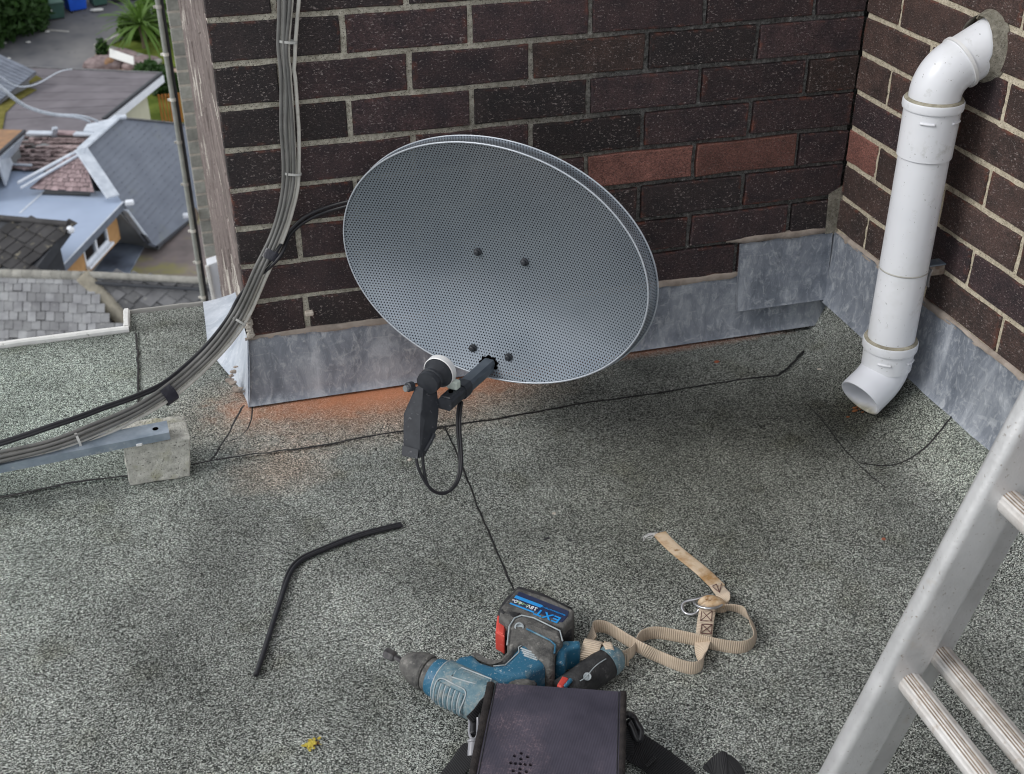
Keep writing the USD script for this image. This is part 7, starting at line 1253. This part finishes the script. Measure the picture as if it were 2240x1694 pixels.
# overhead cables
def wire(P, r, mt, label): single('overhead_cable', tube(spline(P, 60), r, 7), mt, label, 'cable', smooth=True)
Dw = 34.0
def aw(u, v, d=Dw): return CAM + ray(u, v) * d
wire([aw(-60, 160, 30), aw(0, 189, 33), aw(48, 227, 36), aw(80, 241, 38), aw(120, 250, 40), aw(170, 253, 43), aw(214, 266, 45.5)], .045, 'lead_white', 'thick pale overhead cable sagging across the brown garage roof')
wire([aw(-60, 158, 30), aw(0, 191, 33), aw(47, 229, 36), aw(80, 243, 38), aw(120, 252, 40), aw(168, 257, 42.5), aw(196, 267, 44)], .04, 'lead_white', 'second pale overhead cable just below the thick one')
wire([aw(-40, 150, 34), aw(0, 168, 36), aw(45, 190, 39), aw(62, 189, 40), aw(100, 174, 43), aw(157, 152, 48)], .022, 'lead_white', 'thin overhead wire crossing the mossy corner of the garage roof')

# the pier, grey pole and white hopper down the side of our own building
YP = 4.2
pier = thing('brick_pier', 'narrow pier of pale grey bricks stepping out beyond the side wall', 'pier', (-.08, YP, -1))
px0, px1 = ony(364, 9, YP)[0], ony(392, 9, YP)[0]
zz = -2.35
while zz < 1.2:
    part(pier, 'brick', cbox((px1 - px0 + .03 + rng.normal(0, .001), .1, .0625), .003, ((px0 + px1) / 2 + .015, YP + .05 + rng.normal(0, .001), zz + .0375)), 'brick_pale', smooth=False); zz += .0745
part(pier, 'mortar', cbox((px1 - px0 + .03, .09, 3.6), .001, ((px0 + px1) / 2 + .014, YP + .0500, -.55)), 'pale_mortar')
hop = thing('gutter_hopper', 'white plastic box end at the foot of the grey brick pier', 'gutter', tuple(ony(460, 620, YP - .1)))
hq = [ony(u * K, v * K, YP - .12) for u, v in ((447, 574), (470, 566), (484, 662), (466, 668))]; part(hop, 'box', plate(hq, .09), 'frame_white', smooth=False); part(hop, 'rim', bar(hq[0], hq[3], .02, .02, (0, -1, 0), .003), 'white_paint', smooth=False)
vt = thing('vent_cap', 'small pale oval cap on the grey brick pier', 'vent', tuple(ony(426, 470, YP - .02))); s = trimesh.creation.icosphere(3, 1.0); s.vertices = s.vertices * [.0165, .015, .042]; s.apply_translation(ony(427, 470, YP - .012)); part(vt, 'cap', s, 'pointing', smooth=True)
pol = thing('grey_pole', 'thin grey vertical pipe with pale clips in front of the brick pier', 'pipe', tuple(ony(345, 0, 4.0)))
YQ = 4.0; t0, t1 = ony(344.5, 0, YQ), ony(446, 662, YQ); xm_ = (t0[0] + t1[0]) / 2; dx = (t1[0] - t0[0]) / (t1[2] - t0[2])
pb_ = lambda z: np.array([t0[0] + dx * (z - t0[2]), YQ, z])
part(pol, 'pipe', tube(np.array([pb_(z) for z in np.linspace(-2.6, 1.6, 12)]), .0125, 14), 'pole_grey' if 'pole_grey' in M else 'galv', smooth=True)
part(pol, 'black_cable', tube(np.array([pb_(z) + [.019, .004, 0] for z in np.linspace(-2.6, 1.6, 12)]), .0085, 10), 'black_cable', smooth=True)
for vv in (15, 119, 218, 311, 403, 505, 573, 650):
    uu = 344.5 + (446 - 344.5) * vv / 662; z = ony(uu, vv, YQ)[2]; part(pol, 'clip', cat([lathe(pb_(z) - [0, 0, .008], pb_(z) + [0, 0, .1], [(0, .0128), (0, .0155), (.016, .0155), (.016, .0128)], 16), cbox((.014, .012, .012), .002, pb_(z) + [-.018, 0, 0])]), 'cable_grey', smooth=30)
# the storey of our own building below the roof edge
single('building_wall', [cbox((3.0, .12, 24), .01, (-1.66, .32, -12.16)), cbox((3.0, 3.0, .10), .01, (-1.65, -1.2, -.12))], 'render_grey', 'plain outer wall of the building below the flat roof', 'wall')
print('PRIMS', len(list(stage.Traverse())))
